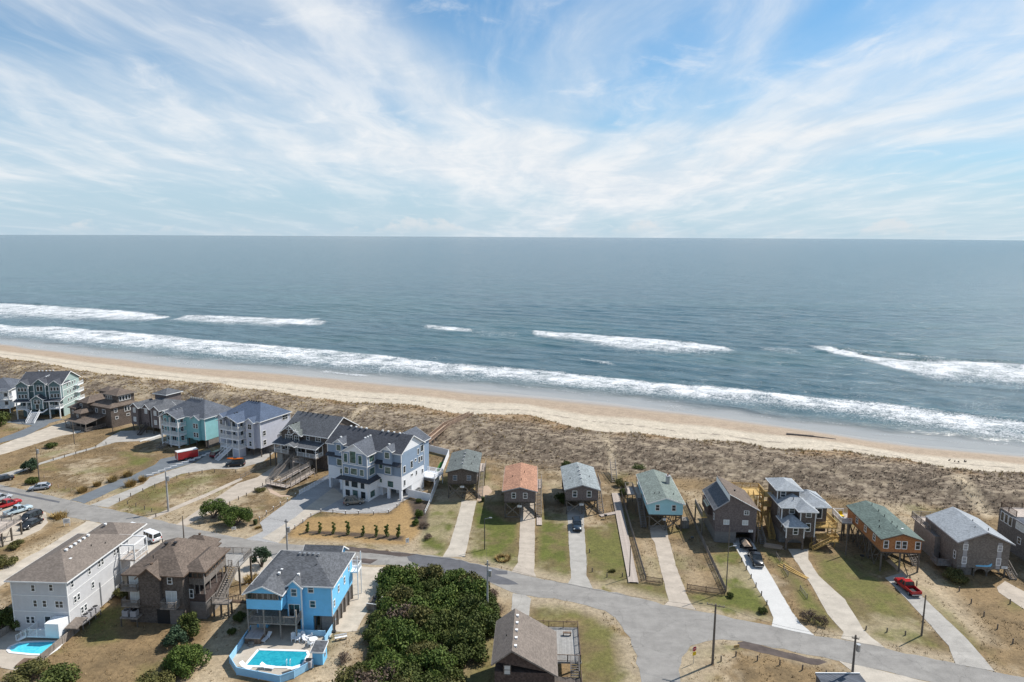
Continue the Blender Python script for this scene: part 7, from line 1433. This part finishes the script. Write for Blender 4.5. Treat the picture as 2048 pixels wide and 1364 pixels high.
for lab, px, s, mt in (('tall straw grass clump on the dark drive edge', [(165, 984), (195, 972), (225, 963), (256, 953), (262, 972), (286, 962)], 1., 'grass_straw'),):
    gmesh = tufts('blades', np.zeros((30, 3))+np.random.default_rng(3).uniform(-.7, .7, (30, 3))*np.array([1, 1, 0]), 14, 1.35, .3, mt, .5, 5)
    for q in px: P = thing('tall_grass', lab, 'grass', G(*q), random.uniform(0, 360), 'tall grass clumps by the dark drive'); P.scale = (random.uniform(.8, 1.2),)*3; link('blades', gmesh, P)
for lab, q, sc, mt in (('yellow grass clump beside the gravel lot of the blue house', (505, 1160), 1.3, 'grass_straw'), ('ring of golden grass on the cottage lawn', (1006, 1118), 1.0, 'grass_straw'), ('low planted clump on the lawn by the boardwalk', (1224, 1143), .6, 'leaf_olive'), ('dry grass clump behind the large white sign', (118, 1034), 1.5, 'grass_straw'), ('yellow flower bed beside the courtyard drive', (516, 1056), .6, 'grass_straw')):
    rg = np.random.default_rng(int(q[0])); n_ = 34; aa = rg.random(n_)*6.283; rr = (rg.uniform(.9, 1.4, n_) if 'ring' in lab else rg.uniform(0, 1.1, n_)); pp = np.stack([np.cos(aa)*rr, np.sin(aa)*rr, np.zeros(n_)], -1)
    o = link('grass_clump', tufts('grass_clump', pp, 12, .75, .3, mt, .6, 8), None, G(*q)); o.scale = (sc, sc, sc*.8); tag(o, lab, 'grass')
# dune scrub: nobody could count it
rgn = np.random.default_rng(21); n_ = 190000
X = rgn.uniform(-250, 150, n_); Y = rgn.uniform(115, 345, n_)
yt, yb = y_toe(X), y_back(X); t_ = (Y-yb)/(yt-yb); gap = fbm(X+.5*Y, Y*1.2, 4.0, 5, 41, .72)*.72+fbm(X, Y, 1.1, 2, 9)*.25+.08*fbm(X, Y, 14, 4, 21)
left = np.clip((-X+20)/130, 0, 1); keep = (t_ > -.06) & (t_ < 1.005) & (rgn.random(n_) < np.clip((.64-gap)*7, .06, 1)*(1-.45*left)) & (np.abs(X) < Y*.80+6)
X, Y, t_ = X[keep], Y[keep], t_[keep]; crest = np.clip((t_-.72)*4, 0, 1)
pts = np.stack([X, Y, terrain(X[None], Y[None])[0]], -1); sel = rgn.random(len(X)) < crest*.55+left[keep]*.35
o = link('dune_scrub', tufts('dune_scrub', pts[~sel], 7, .24, .30, 'scrub', .9, 31, rgn.uniform(.5, 1.5, (~sel).sum()))); o['kind'] = 'stuff'; tag(o, 'brown low scrub covering the dune behind the beach', 'scrub')
o = link('dune_grass', tufts('dune_grass', pts[sel], 7, .5, .34, 'grass_straw', .7, 32)); o['kind'] = 'stuff'; tag(o, 'golden dune grass along the dune crest', 'grass')
# dry grass on the open lots
EX = [[(v.co.x, v.co.y) for v in ob.data.vertices] for ob in ()]
n_ = 60000; X = rgn.uniform(-175, 110, n_); Y = rgn.uniform(72, 230, n_); ok = (np.abs(X) < Y*.80+4) & (Y < y_back(X)) & ((fbm(X, Y, 6, 4, 71) > .47) | (rgn.random(n_) < .18))
bl = [PX(ROAD), PX(GOLD)]+[PX(p) for p, s in GREEN if s > .6]+[PX(p) for p in SHEETS]
for p in bl: ok &= ~in_poly(X, Y, p)
X, Y = X[ok], Y[ok]; pts = np.stack([X, Y, np.zeros(len(X))], -1)
o = link('dry_grass', tufts('dry_grass', pts, 5, .2, .28, 'lot_grass', 1.0, 33)); o['kind'] = 'stuff'; tag(o, 'short dry tan grass over the open lots', 'grass')
